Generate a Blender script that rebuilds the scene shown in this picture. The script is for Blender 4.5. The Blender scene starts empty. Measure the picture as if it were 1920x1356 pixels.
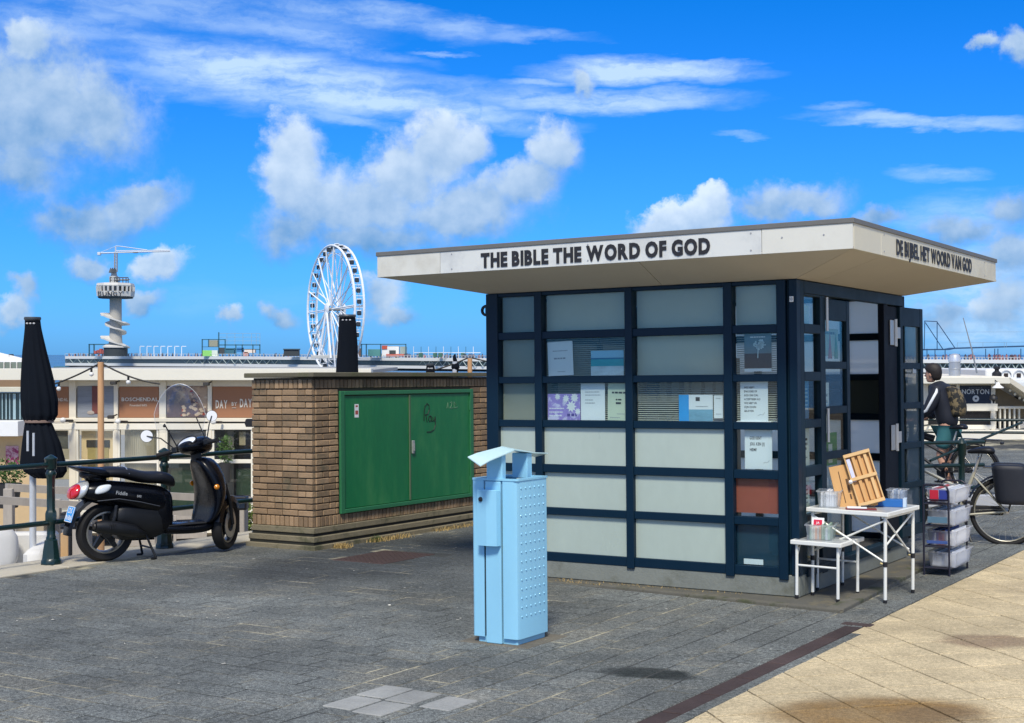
import bpy, math, random
import numpy as np
from mathutils import Vector, Matrix, Euler
rnd = random.Random(7)
R_ = math.radians
PI = math.pi
scene = bpy.context.scene
COL = scene.collection

# ------------------------------------------------------------------ camera
FPX = 2581.45                      # focal length in photo pixels (1920 wide)
CAM = Vector((0, 0, 1.8))
PITCH = math.atan((665.0 - 678.0) / FPX)
cam_d = bpy.data.cameras.new('camera')
cam = bpy.data.objects.new('camera', cam_d)
COL.objects.link(cam)
cam.location = CAM
cam.rotation_euler = (PI / 2 + PITCH, 0, 0)
cam_d.sensor_width = 36
cam_d.lens = FPX / 1920 * 36
cam_d.clip_start = 0.1
cam_d.clip_end = 60000
scene.camera = cam

# ------------------------------------------------------------------ view
vs = scene.view_settings
vs.view_transform = 'Standard'
vs.look = 'None'
vs.gamma = 1
vs.exposure = 0.25
vs.use_curve_mapping = False

# ------------------------------------------------------------------ sun
SUN_EL = R_(51)
sun_h = Vector((-0.10, -0.995, 0)).normalized()          # horizontal direction towards the sun
to_sun = Vector((sun_h.x * math.cos(SUN_EL), sun_h.y * math.cos(SUN_EL), math.sin(SUN_EL)))
sd = bpy.data.lights.new('sun', 'SUN')
sd.energy = 3.3
sd.angle = R_(11)
sd.color = (1.0, 0.93, 0.80)
sun = bpy.data.objects.new('sun', sd)
COL.objects.link(sun)
sun.rotation_euler = to_sun.to_track_quat('Z', 'Y').to_euler()

# ------------------------------------------------------------------ world : nishita sky with clouds placed by direction
world = bpy.data.worlds.new('World')
scene.world = world
world.use_nodes = True
wt = world.node_tree
wt.nodes.clear()

class NT:
    """small helper to write node trees as expressions"""
    def __init__(s, t): s.t = t
    def n(s, k, **kw):
        nd = s.t.nodes.new(k)
        for a, b in kw.items(): setattr(nd, a, b)
        return nd
    def put(s, sock, v):
        if isinstance(v, bpy.types.NodeSocket): s.t.links.new(v, sock)
        else: sock.default_value = v
    def m(s, op, a, b=0.0, c=0.0, clamp=False):
        nd = s.n('ShaderNodeMath', operation=op, use_clamp=clamp)
        s.put(nd.inputs[0], a); s.put(nd.inputs[1], b)
        if op in ('MULTIPLY_ADD', 'SMOOTH_MAX', 'SMOOTH_MIN'): s.put(nd.inputs[2], c)
        return nd.outputs[0]
    def v(s, op, a, b=(0, 0, 0)):
        nd = s.n('ShaderNodeVectorMath', operation=op)
        s.put(nd.inputs[0], a)
        if op == 'SCALE': s.put(nd.inputs[3], b)
        elif op not in ('LENGTH', 'NORMALIZE'): s.put(nd.inputs[1], b)
        return nd.outputs['Value'] if op in ('LENGTH', 'DOT_PRODUCT') else nd.outputs['Vector']
    def mr(s, x, a, b, c=0.0, d=1.0, mode='SMOOTHSTEP'):
        nd = s.n('ShaderNodeMapRange', interpolation_type=mode)
        for i, q in enumerate((x, a, b, c, d)): s.put(nd.inputs[i], q)
        return nd.outputs[0]
    def noise(s, vec, scale, detail=4, rough=0.5, dist=0.0, col=False, lac=2.0):
        nd = s.n('ShaderNodeTexNoise')
        if vec is not None: s.put(nd.inputs['Vector'], vec)
        s.put(nd.inputs['Scale'], scale); s.put(nd.inputs['Detail'], detail)
        s.put(nd.inputs['Roughness'], rough); s.put(nd.inputs['Distortion'], dist)
        s.put(nd.inputs['Lacunarity'], lac)
        return nd.outputs['Color'] if col else nd.outputs['Fac']
    def mix(s, f, a, b, kind='RGBA', blend='MIX'):
        nd = s.n('ShaderNodeMix', data_type=kind)
        if kind == 'RGBA': nd.blend_type = blend; i = (0, 6, 7); o = 2
        else: i = (0, 2, 3); o = 0
        s.put(nd.inputs[i[0]], f); s.put(nd.inputs[i[1]], a); s.put(nd.inputs[i[2]], b)
        return nd.outputs[o]
    def xyz(s, v):
        nd = s.n('ShaderNodeSeparateXYZ'); s.put(nd.inputs[0], v); return nd.outputs
    def cxyz(s, x, y, z=0.0):
        nd = s.n('ShaderNodeCombineXYZ')
        for i, q in enumerate((x, y, z)): s.put(nd.inputs[i], q)
        return nd.outputs[0]

W = NT(wt)
tc = W.n('ShaderNodeTexCoord').outputs['Generated']
dirn = W.v('NORMALIZE', tc)
dx, dy, dz = W.xyz(dirn)[:3]
az = W.m('MULTIPLY', W.m('ARCTAN2', dx, dy), FPX / 100)        # units: hundredths of the photo's pixels at centre
el = W.m('MULTIPLY', W.m('ARCSINE', dz), FPX / 100)
sky = W.n('ShaderNodeTexSky', sky_type='NISHITA', sun_disc=False)
sky.sun_elevation = SUN_EL
sky.sun_rotation = math.atan2(sun_h.x, sun_h.y) % (2 * PI)
sky.altitude = 10; sky.air_density = 1.0; sky.dust_density = 0.4; sky.ozone_density = 3.0

def wc(u, v):                                                   # photo direction -> (azimuth, elevation) in the same units
    a = math.atan((u - 960) / FPX); e = math.atan((665 - v) / FPX * math.cos(a))
    return a * FPX / 100, e * FPX / 100
P2 = W.cxyz(az, el)
warp_big = W.noise(P2, 0.75, 6, 0.58, col=True)
wv = W.v('SCALE', W.v('SUBTRACT', warp_big, (0.5, 0.5, 0.5)), 1.15)
warp_small = W.noise(P2, 3.4, 5, 0.6, col=True)
wv2 = W.v('SCALE', W.v('SUBTRACT', warp_small, (0.5, 0.5, 0.5)), 0.30)
Pc = W.v('ADD', P2, W.v('ADD', wv, wv2))
Pc = W.v('MULTIPLY', Pc, (1, 1, 0))
def blob(P, u, v, rx, ry, rot=0.0):
    cx, cy = wc(u, v)
    mp = W.n('ShaderNodeMapping', vector_type='TEXTURE')
    W.put(mp.inputs['Vector'], P)
    mp.inputs['Location'].default_value = (cx, cy, 0)
    mp.inputs['Rotation'].default_value = (0, 0, R_(rot))
    mp.inputs['Scale'].default_value = (rx / 100, ry / 100, 1)
    return mp.outputs[0]
# cumulus puffs: (u, v, rx, ry, rot, top brightness)
puffs = [(75, 190, 225, 120, -8, .62), (25, 245, 240, 115, 0, .55), (160, 215, 150, 110, -20, .58), (60, 82, 55, 40, 0, .92), (35, 320, 110, 90, 0, .45),
         (255, 385, 115, 62, 22, .52), (165, 420, 130, 62, 5, .30), (270, 350, 60, 40, 0, .7),
         (550, 325, 75, 92, 10, .95), (600, 380, 110, 95, 0, .78), (830, 285, 85, 88, -25, .95), (760, 330, 110, 90, -10, .9), (880, 270, 45, 55, 0, .85),
         (690, 395, 170, 85, 0, .75), (860, 400, 190, 78, 6, .68), (560, 430, 120, 68, 0, .35), (700, 455, 220, 50, 0, .28), (980, 345, 110, 62, 28, .72), (1045, 280, 55, 58, 30, .85),
         (292, 500, 66, 36, 10, 1.0), (165, 497, 44, 34, 0, .7), (270, 568, 52, 26, 20, .55), (436, 598, 27, 30, 0, .85), (525, 590, 36, 28, 0, .5),
         (715, 560, 55, 66, -25, .75), (745, 590, 52, 30, 0, .55), (22, 592, 50, 38, 25, .85), (48, 553, 28, 34, 45, .6),
         (1285, 425, 105, 42, 0, 1.15), (1250, 410, 45, 40, 0, 1.1), (1330, 400, 55, 42, 0, 1.15), (1500, 375, 115, 42, 8, .60), (1440, 400, 80, 36, 0, .5),
         (1840, 96, 30, 22, 0, .75), (1905, 96, 40, 34, 0, .75), (1085, 162, 34, 24, 0, .75), (1890, 390, 62, 46, 0, .4),
         (1870, 590, 62, 52, 0, .8), (1890, 470, 62, 46, 0, .5), (1770, 595, 55, 40, 0, .45), (1900, 545, 50, 60, 0, .6), (1800, 430, 90, 36, 0, .42), (1650, 400, 80, 24, 0, .3)]
field = None; wsum = None; ssum = None
for (u, v, rx, ry, ro, br) in puffs:
    q = blob(Pc, u, v, rx, ry, ro)
    d = W.m('SUBTRACT', 1.0, W.v('LENGTH', q))
    field = d if field is None else W.m('SMOOTH_MAX', field, d, 0.16)
    w = W.m('MAXIMUM', W.m('ADD', d, 0.35), 0.0)
    w = W.m('MULTIPLY', w, w)
    qy = W.xyz(q)[1]
    sh = W.m('MULTIPLY', W.m('MULTIPLY_ADD', qy, 0.46, 0.62), br)
    ws = W.m('MULTIPLY', w, sh)
    wsum = w if wsum is None else W.m('ADD', wsum, w)
    ssum = ws if ssum is None else W.m('ADD', ssum, ws)
shade = W.m('DIVIDE', ssum, W.m('ADD', wsum, 0.001))
n_hi = W.noise(P2, 1.5, 8, 0.55)
n_hi2 = W.noise(W.v('ADD', P2, (-0.14, 0.26, 0)), 1.5, 5, 0.5)
relief = W.m('MULTIPLY', W.m('SUBTRACT', n_hi, n_hi2), 0.75)
n_w = W.noise(W.v('ADD', P2, wv), 2.6, 9, 0.66)
shade = W.m('MULTIPLY', shade, 0.88)
field = W.m('ADD', field, W.m('MULTIPLY', W.m('SUBTRACT', shade, 0.22), 0.15))
dens_c = W.mr(W.m('ADD', field, W.m('ADD', W.m('MULTIPLY', W.m('SUBTRACT', n_hi, 0.5), 0.75), W.m('MULTIPLY', W.m('SUBTRACT', n_w, 0.5), 0.58))), -0.06, W.m('MULTIPLY_ADD', shade, -0.62, 0.92))
shade = W.m('ADD', W.m('ADD', shade, relief), W.m('MULTIPLY', W.m('SUBTRACT', dens_c, 0.8), 0.10))
# cirrus streaks : (u, v, rx, ry, rot, amount)
st = [(520, 150, 420, 78, -6, .80), (430, 120, 260, 50, -10, .35), (700, 190, 430, 42, -7, .80), (640, 222, 190, 18, -12, .45), (1130, 190, 330, 28, -1, .72), (900, 175, 300, 44, -4, .40), (1210, 135, 260, 32, -3, .85), (1320, 122, 150, 14, 0, .6),
      (700, 35, 300, 34, -6, .45), (380, 25, 420, 42, -5, .42), (120, 45, 230, 46, 0, .42), (850, 48, 140, 20, -4, .45), (840, 95, 75, 8, -3, .4),
      (1720, 228, 250, 18, -5, .62), (1560, 200, 75, 14, 0, .35), (1830, 232, 130, 16, -4, .45), (1390, 252, 62, 8, 0, .3), (1770, 325, 110, 24, -4, .38),
      (1790, 410, 190, 55, 0, .45), (1830, 540, 200, 120, 0, .62), (1850, 620, 160, 60, 0, .6), (600, 75, 260, 26, -9, .5), (330, 90, 200, 24, -8, .5), (1000, 60, 170, 18, -4, .35), (200, 20, 260, 20, -3, .4), (560, 10, 200, 18, -4, .35), (1000, 150, 90, 14, 0, .5), (560, 560, 150, 50, 0, .12), (380, 560, 160, 60, 0, .14)]
sv = W.n('ShaderNodeMapping', vector_type='POINT'); W.put(sv.inputs['Vector'], P2)
sv.inputs['Rotation'].default_value = (0, 0, R_(6)); sv.inputs['Scale'].default_value = (0.55, 2.3, 1)
s_warp = W.noise(sv.outputs[0], 0.9, 6, 0.62, col=True)
Ps = W.v('ADD', P2, W.v('MULTIPLY', W.v('SUBTRACT', s_warp, (0.5, 0.5, 0.5)), (1.6, 0.7, 0)))
Ps = W.v('MULTIPLY', Ps, (1, 1, 0))
s_tex = W.noise(W.v('ADD', sv.outputs[0], wv), 1.3, 9, 0.62)
cir = None
for (u, v, rx, ry, ro, am) in st:
    q = blob(Ps, u, v, rx, ry, ro)
    d = W.mr(W.v('LENGTH', q), 0.15, 1.15, am, 0.0)
    cir = d if cir is None else W.m('SMOOTH_MAX', cir, d, 0.08)
cir = W.m('MULTIPLY', W.m('MAXIMUM', W.m('SUBTRACT', cir, 0.07), 0.0), 1.35)
cir = W.m('MULTIPLY', cir, W.mr(s_tex, 0.25, 0.67, 0.22, 1.12), clamp=True)
# unseen sky beside and behind the view: cumulus thickened for softer, neutral fill light
gen_n = W.noise(W.v('MULTIPLY', dirn, (1, 1, 2.2)), 3.2, 9, 0.58)
gen = W.mr(gen_n, 0.41, 0.58)
away = W.mr(W.m('ABSOLUTE', az), 11.0, 17.0)
up = W.mr(el, 8.5, 14.0)
away = W.m('MAXIMUM', away, up)
gen = W.m('MULTIPLY', gen, away)
low = W.mr(el, -1.0, 7.0)
# clear-sky colour
grad = W.mix(W.mr(el, 0.0, 7.5, mode='LINEAR'), (0.130, 0.41, 1.03, 1), (0.000, 0.365, 0.86, 1))
skyc = W.mix(1.0, sky.outputs[0], grad, blend='MULTIPLY')
skyc = W.v('SCALE', skyc, 1.75)
cl_dark = (1.45, 3.5, 6.6, 1); cl_lit = (7.9, 9.2, 10.5, 1)
ccol = W.mix(W.m('MULTIPLY', shade, 1.0, clamp=True), cl_dark, cl_lit)
c1 = W.mix(W.m('MULTIPLY', cir, 0.85), skyc, (6.3, 8.4, 10.7, 1))
c2 = W.mix(W.m('MULTIPLY', dens_c, 0.93), c1, ccol)
c3 = W.mix(W.m('MULTIPLY', gen, 0.9), c2, (7.0, 7.6, 8.4, 1))
bg = W.n('ShaderNodeBackground')
W.put(bg.inputs['Color'], c3)
bg.inputs['Strength'].default_value = 0.085
wo = W.n('ShaderNodeOutputWorld')
wt.links.new(bg.outputs[0], wo.inputs[0])
try:
    world.cycles.sampling_method = 'MANUAL'; world.cycles.sample_map_resolution = 512
except Exception: pass

# ------------------------------------------------------------------ frames
O = Vector((2.116, 10.112, 0.0))
YAW, TX, TY = -0.5682, -0.0117, -0.0178
ROT = (TX, TY, YAW)
RM = Euler(ROT, 'XYZ').to_matrix()
KX = Vector((math.cos(YAW), math.sin(YAW), 0)); KY = Vector((-math.sin(YAW), math.cos(YAW), 0))
def zg(x, y): return 0.0087 * (x - O.x) - 0.0195 * (y - O.y)
def loc2w(x, y, z=0): return O + RM @ Vector((x, y, z))
def to_px(p):
    p = Vector(p) - CAM
    f = p.y * math.cos(PITCH) + p.z * math.sin(PITCH); u = -p.y * math.sin(PITCH) + p.z * math.cos(PITCH)
    if f < .1: return (-9999, -9999)
    return 960 + p.x / f * FPX, 678 - u / f * FPX
def at(u, v, Y):
    """a measured photo point at a real distance Y -> world position"""
    a = (u - 960) / FPX; b = -(v - 678) / FPX
    d = Vector((a, math.cos(PITCH) - b * math.sin(PITCH), math.sin(PITCH) + b * math.cos(PITCH)))
    return CAM + d * (Y / d.y)

# ------------------------------------------------------------------ materials
MATS = {}
def mat(name, col, rough=0.6, metal=0.0, var=0.12, vs=6.0, bump=0.0, bs=60.0, spec=0.5, coat=0.0, rand=0.0, col2=None, c2s=3.0, c2r=(0.5, 0.65), stretch=(1, 1, 1), sheen=0.0, dirt=None, trans=0.0):
    """plain procedural paint/stone/cloth: base colour broken by two noises, optional second colour in patches, optional bump"""
    if name in MATS: return MATS[name]
    m = bpy.data.materials.new(name); m.use_nodes = True
    T = NT(m.node_tree); b = m.node_tree.nodes['Principled BSDF']
    pos = T.n('ShaderNodeTexCoord').outputs['Object']
    oi = T.n('ShaderNodeObjectInfo')
    pos = T.v('ADD', pos, T.v('SCALE', oi.outputs['Location'], 1.37))
    if stretch != (1, 1, 1): pos = T.v('MULTIPLY', pos, stretch)
    c = tuple(col) + (1,)
    n1 = T.noise(pos, vs, 6, 0.6); n2 = T.noise(pos, vs * 9, 3, 0.6)
    f = T.m('ADD', T.m('MULTIPLY', T.m('SUBTRACT', n1, 0.5), var * 2.4), T.m('MULTIPLY', T.m('SUBTRACT', n2, 0.5), var * 1.2))
    f = T.m('ADD', f, 1.0)
    if rand:
        geo = T.n('ShaderNodeNewGeometry')
        r = T.m('FRACT', T.m('ADD', oi.outputs['Random'], geo.outputs['Random Per Island']))
        f = T.m('MULTIPLY', f, T.m('MULTIPLY_ADD', r, rand * 2, 1 - rand))
    cc = c
    if col2 is not None:
        n3 = T.noise(pos, c2s, 6, 0.65)
        cc = T.mix(T.mr(n3, c2r[0], c2r[1]), c, tuple(col2) + (1,))
    out = T.v('SCALE', cc if isinstance(cc, bpy.types.NodeSocket) else c[:3], f)
    T.put(b.inputs['Base Color'], out)
    T.put(b.inputs['Roughness'], T.m('MULTIPLY_ADD', n1, 0.25, max(rough - 0.12, 0.02)) if rough > 0.15 else rough)
    b.inputs['Metallic'].default_value = metal
    b.inputs['Specular IOR Level'].default_value = spec
    b.inputs['Coat Weight'].default_value = coat
    b.inputs['Coat Roughness'].default_value = 0.06
    if sheen: b.inputs['Sheen Weight'].default_value = sheen
    if trans:
        b.inputs['Transmission Weight'].default_value = trans
    if bump:
        bn = T.n('ShaderNodeBump'); bn.inputs['Strength'].default_value = bump; bn.inputs['Distance'].default_value = 0.01
        T.put(bn.inputs['Height'], T.noise(pos, bs, 6, 0.65)); T.put(b.inputs['Normal'], bn.outputs[0])
    MATS[name] = m
    return m
def mat_glass(name, tint=(0.9, 0.95, 0.95), refl=0.10, rough=0.02):
    if name in MATS: return MATS[name]
    m = bpy.data.materials.new(name); m.use_nodes = True
    t = m.node_tree; t.nodes.clear(); T = NT(t)
    tr = T.n('ShaderNodeBsdfTransparent'); tr.inputs[0].default_value = tuple(tint) + (1,)
    gl = T.n('ShaderNodeBsdfGlossy'); gl.inputs['Roughness'].default_value = rough
    ge = T.n('ShaderNodeNewGeometry'); cs = T.m('ABSOLUTE', T.v('DOT_PRODUCT', ge.outputs['Normal'], ge.outputs['Incoming']))
    fr = T.m('MULTIPLY_ADD', T.m('POWER', T.m('SUBTRACT', 1.0, cs, clamp=True), 5.0), 0.96, 0.035)
    mx = T.n('ShaderNodeMixShader')
    T.put(mx.inputs[0], T.m('ADD', fr, refl, clamp=True))
    t.links.new(tr.outputs[0], mx.inputs[1]); t.links.new(gl.outputs[0], mx.inputs[2])
    o = T.n('ShaderNodeOutputMaterial'); t.links.new(mx.outputs[0], o.inputs[0])
    MATS[name] = m
    return m
def mat_milky(name, col, clear=0.5):
    if name in MATS: return MATS[name]
    m = bpy.data.materials.new(name); m.use_nodes = True
    t = m.node_tree; t.nodes.clear(); T = NT(t)
    a = T.n('ShaderNodeBsdfTransparent'); a.inputs[0].default_value = (.96, .96, .96, 1)
    b = T.n('ShaderNodeBsdfTranslucent'); b.inputs[0].default_value = tuple(col) + (1,)
    mx = T.n('ShaderNodeMixShader'); mx.inputs[0].default_value = 1 - clear
    t.links.new(a.outputs[0], mx.inputs[1]); t.links.new(b.outputs[0], mx.inputs[2])
    o = T.n('ShaderNodeOutputMaterial'); t.links.new(mx.outputs[0], o.inputs[0])
    MATS[name] = m
    return m
def mat_trans(name, col, amount=0.5, var=0.05):
    """thin sheet that lets daylight through (frosted panel, plastic tub, curtain)"""
    if name in MATS: return MATS[name]
    m = bpy.data.materials.new(name); m.use_nodes = True
    t = m.node_tree; t.nodes.clear(); T = NT(t)
    pos = T.n('ShaderNodeTexCoord').outputs['Object']
    f = T.m('MULTIPLY_ADD', T.m('SUBTRACT', T.noise(pos, 3, 5), 0.5), var * 3, 1.0)
    c = T.v('SCALE', tuple(col), f)
    a = T.n('ShaderNodeBsdfPrincipled'); T.put(a.inputs['Base Color'], c); a.inputs['Roughness'].default_value = 0.35
    b = T.n('ShaderNodeBsdfTranslucent'); T.put(b.inputs[0], c)
    mx = T.n('ShaderNodeMixShader'); mx.inputs[0].default_value = amount
    t.links.new(a.outputs[0], mx.inputs[1]); t.links.new(b.outputs[0], mx.inputs[2])
    o = T.n('ShaderNodeOutputMaterial'); t.links.new(mx.outputs[0], o.inputs[0])
    MATS[name] = m
    return m

# ------------------------------------------------------------------ mesh helpers
class MB:
    def __init__(s): s.v = []; s.f = []
    def add(s, vs, fs):
        k = len(s.v); s.v += [tuple(p) for p in vs]; s.f += [tuple(i + k for i in f) for f in fs]; return s
    def box(s, x0, x1, y0, y1, z0, z1, M=None):
        vs = [Vector((x, y, z)) for z in (z0, z1) for y in (y0, y1) for x in (x0, x1)]
        if M is not None: vs = [M @ p for p in vs]
        return s.add(vs, [(0, 2, 3, 1), (4, 5, 7, 6), (0, 1, 5, 4), (2, 6, 7, 3), (0, 4, 6, 2), (1, 3, 7, 5)])
    def cbox(s, x0, x1, y0, y1, z0, z1, c=0.004, M=None):
        """box with its edges chamfered (each face inset)"""
        a = (x0, y0, z0); b = (x1, y1, z1)
        lo = [a[i] + c for i in range(3)]; hi = [b[i] - c for i in range(3)]
        vs = []; idx = {}
        for sx in (0, 1):
            for sy in (0, 1):
                for sz in (0, 1):
                    sg = (sx, sy, sz)
                    inn = [hi[i] if sg[i] else lo[i] for i in range(3)]
                    for ax in range(3):
                        p = list(inn); p[ax] = b[ax] if sg[ax] else a[ax]
                        idx[(sx, sy, sz, ax)] = len(vs); vs.append(Vector(p))
        fs = []
        def g(sx, sy, sz, ax): return idx[(sx, sy, sz, ax)]
        fs += [(g(0,0,0,0), g(0,0,1,0), g(0,1,1,0), g(0,1,0,0)), (g(1,0,0,0), g(1,1,0,0), g(1,1,1,0), g(1,0,1,0)),
               (g(0,0,0,1), g(1,0,0,1), g(1,0,1,1), g(0,0,1,1)), (g(0,1,0,1), g(0,1,1,1), g(1,1,1,1), g(1,1,0,1)),
               (g(0,0,0,2), g(0,1,0,2), g(1,1,0,2), g(1,0,0,2)), (g(0,0,1,2), g(1,0,1,2), g(1,1,1,2), g(0,1,1,2))]
        for sx in (0, 1):
            for sy in (0, 1):
                fs.append((g(sx,sy,0,0), g(sx,sy,1,0), g(sx,sy,1,1), g(sx,sy,0,1)))
        for sx in (0, 1):
            for sz in (0, 1):
                fs.append((g(sx,0,sz,0), g(sx,1,sz,0), g(sx,1,sz,2), g(sx,0,sz,2)))
        for sy in (0, 1):
            for sz in (0, 1):
                fs.append((g(0,sy,sz,1), g(1,sy,sz,1), g(1,sy,sz,2), g(0,sy,sz,2)))
        for sx in (0, 1):
            for sy in (0, 1):
                for sz in (0, 1):
                    fs.append((g(sx,sy,sz,0), g(sx,sy,sz,1), g(sx,sy,sz,2)))
        if M is not None: vs = [M @ p for p in vs]
        return s.add(vs, fs)
    def tube(s, pts, r, n=8, caps=True, closed=False):
        pts = [Vector(p) for p in pts]
        rs = r if isinstance(r, (list, tuple)) else [r] * len(pts)
        rings = []; N = len(pts); up = None
        for i, p in enumerate(pts):
            if closed: d = pts[(i + 1) % N] - pts[i - 1]
            else: d = pts[min(i + 1, N - 1)] - pts[max(i - 1, 0)]
            if d.length < 1e-9: d = Vector((0, 0, 1))
            d.normalize()
            if up is None or abs(up.dot(d)) > .99: up = Vector((0, 0, 1)) if abs(d.z) < .95 else Vector((1, 0, 0))
            a = d.cross(up).normalized(); b = a.cross(d).normalized(); up = b
            rings.append([p + (a * math.cos(2 * PI * k / n) + b * math.sin(2 * PI * k / n)) * rs[i] for k in range(n)])
        k0 = len(s.v); vs = [q for rg in rings for q in rg]; fs = []
        for i in range(N if closed else N - 1):
            j = (i + 1) % N
            for k in range(n): fs.append((i * n + k, i * n + (k + 1) % n, j * n + (k + 1) % n, j * n + k))
        if caps and not closed:
            fs.append(tuple(range(n - 1, -1, -1))); fs.append(tuple((N - 1) * n + k for k in range(n)))
        return s.add(vs, fs)
    def loft(s, secs, caps=True, closed=True):
        n = len(secs[0]); vs = [p for q in secs for p in q]; fs = []
        for i in range(len(secs) - 1):
            for k in range(n if closed else n - 1):
                fs.append((i * n + k, i * n + (k + 1) % n, (i + 1) * n + (k + 1) % n, (i + 1) * n + k))
        if caps and closed:
            fs.append(tuple(range(n - 1, -1, -1))); fs.append(tuple((len(secs) - 1) * n + k for k in range(n)))
        return s.add(vs, fs)
    def lathe(s, prof, c=(0, 0, 0), n=16, axis='Z', a0=0.0, a1=2 * PI, M=None):
        """prof: list of (radius, height)"""
        full = abs(a1 - a0 - 2 * PI) < 1e-6; m = n if full else n + 1
        secs = []
        for k in range(m):
            a = a0 + (a1 - a0) * k / n; ca, sa = math.cos(a), math.sin(a); sec = []
            for (r, h) in prof:
                p = (r * ca, r * sa, h) if axis == 'Z' else ((h, r * ca, r * sa) if axis == 'X' else (r * sa, h, r * ca))
                q = Vector(p) + Vector(c)
                sec.append(M @ q if M is not None else q)
            secs.append(sec)
        L = len(prof); vs = [p for q in secs for p in q]; fs = []
        for k in range(n):
            j = (k + 1) % m
            for i in range(L - 1): fs.append((k * L + i, j * L + i, j * L + i + 1, k * L + i + 1))
        return s.add(vs, fs)
    def prism(s, poly, z0, z1, ch=0.0, M=None):
        """vertical prism of a plan polygon (counter-clockwise) with an optionally chamfered top"""
        n = len(poly); cx = sum(p[0] for p in poly) / n; cy = sum(p[1] for p in poly) / n
        def sh(p, d):
            v = Vector((p[0] - cx, p[1] - cy)); L = v.length or 1; return (p[0] - v.x / L * d * 1.3, p[1] - v.y / L * d * 1.3)
        rings = [[(p[0], p[1], z0) for p in poly], [(p[0], p[1], z1 - ch) for p in poly]]
        if ch: rings.append([sh(p, ch) + (z1,) for p in poly])
        if M is not None: rings = [[M @ Vector(q) for q in r] for r in rings]
        vs = [q for r in rings for q in r]; fs = []
        for i in range(len(rings) - 1):
            for k in range(n): fs.append((i * n + k, i * n + (k + 1) % n, (i + 1) * n + (k + 1) % n, (i + 1) * n + k))
        fs.append(tuple((len(rings) - 1) * n + k for k in range(n))); fs.append(tuple(range(n - 1, -1, -1)))
        return s.add(vs, fs)
    def sphere(s, c, r, nu=12, nv=8, M=None):
        r = r if isinstance(r, (tuple, list)) else (r, r, r)
        vs = []; fs = []
        for i in range(1, nv):
            t = PI * i / nv
            for k in range(nu):
                a = 2 * PI * k / nu
                vs.append(Vector((c[0] + r[0] * math.sin(t) * math.cos(a), c[1] + r[1] * math.sin(t) * math.sin(a), c[2] + r[2] * math.cos(t))))
        vs.append(Vector((c[0], c[1], c[2] + r[2]))); vs.append(Vector((c[0], c[1], c[2] - r[2])))
        T, B = len(vs) - 2, len(vs) - 1
        for i in range(nv - 2):
            for k in range(nu): fs.append((i * nu + k, (i + 1) * nu + k, (i + 1) * nu + (k + 1) % nu, i * nu + (k + 1) % nu))
        for k in range(nu):
            fs.append((T, k, (k + 1) % nu)); fs.append((B, (nv - 2) * nu + (k + 1) % nu, (nv - 2) * nu + k))
        if M is not None: vs = [M @ p for p in vs]
        return s.add(vs, fs)
    def quad(s, a, b, c, d): return s.add([a, b, c, d], [(0, 1, 2, 3)])
    def mesh(s, name, m=None, smooth=None):
        me = bpy.data.meshes.new(name); me.from_pydata([tuple(p) for p in s.v], [], s.f); me.validate()
        if m: me.materials.append(m)
        if smooth:
            me.polygons.foreach_set('use_smooth', [True] * len(me.polygons))
            try: me.set_sharp_from_angle(angle=R_(smooth))
            except Exception: pass
        me.update()
        return me
    def build(s, name, m=None, parent=None, smooth=None, fix=True):
        me = s.mesh(name, m, smooth)
        if fix:
            import bmesh
            bm = bmesh.new(); bm.from_mesh(me); bmesh.ops.recalc_face_normals(bm, faces=bm.faces[:]); bm.to_mesh(me); bm.free()
        return link(name, me, parent)
def link(name, me, parent=None, loc=None, rot=None):
    o = bpy.data.objects.new(name, me); COL.objects.link(o)
    if parent is not None: o.parent = parent
    if loc is not None: o.location = loc
    if rot is not None: o.rotation_euler = rot
    return o
def tag(o, label=None, cat=None, group=None, kind=None):
    if label: o['label'] = label
    if cat: o['category'] = cat
    if group: o['group'] = group
    if kind: o['kind'] = kind
    return o
def thing(name, label, cat, loc=(0, 0, 0), rot=(0, 0, 0), group=None):
    o = bpy.data.objects.new(name, None); COL.objects.link(o); o.location = loc; o.rotation_euler = rot
    o.empty_display_size = .2
    return tag(o, label, cat, group)
def kids(o): return [c for c in bpy.data.objects if c.parent == o]
def copy_tree(o, parent=None, kmap=None):
    if kmap is None:
        kmap = {}
        for q in bpy.data.objects:
            if q.parent: kmap.setdefault(q.parent.name, []).append(q)
    c = o.copy(); COL.objects.link(c); c.parent = parent
    for ch in kmap.get(o.name, []): copy_tree(ch, c, kmap)
    return c
_glyph = {}
def glyph(ch, bold=0.0, ext=0.0, xs=1.0):
    k = (ch, bold, ext, xs)
    if k in _glyph: return _glyph[k]
    cu = bpy.data.curves.new('glyph', 'FONT'); cu.body = ch; cu.size = 1.0; cu.offset = bold; cu.extrude = ext; cu.resolution_u = 3
    ob = bpy.data.objects.new('glyph', cu); COL.objects.link(ob)
    dg = bpy.context.evaluated_depsgraph_get()
    me = bpy.data.meshes.new_from_object(ob.evaluated_get(dg))
    vs = np.array([v.co[:] for v in me.vertices]); fs = [tuple(p.vertices) for p in me.polygons]
    bpy.data.objects.remove(ob); bpy.data.curves.remove(cu); bpy.data.meshes.remove(me)
    if len(vs):
        vs[:, 0] -= vs[:, 0].min(); w = vs[:, 0].max() * xs; vs[:, 0] *= xs
    else: w = .3 * xs
    _glyph[k] = (vs, fs, w); return _glyph[k]
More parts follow.
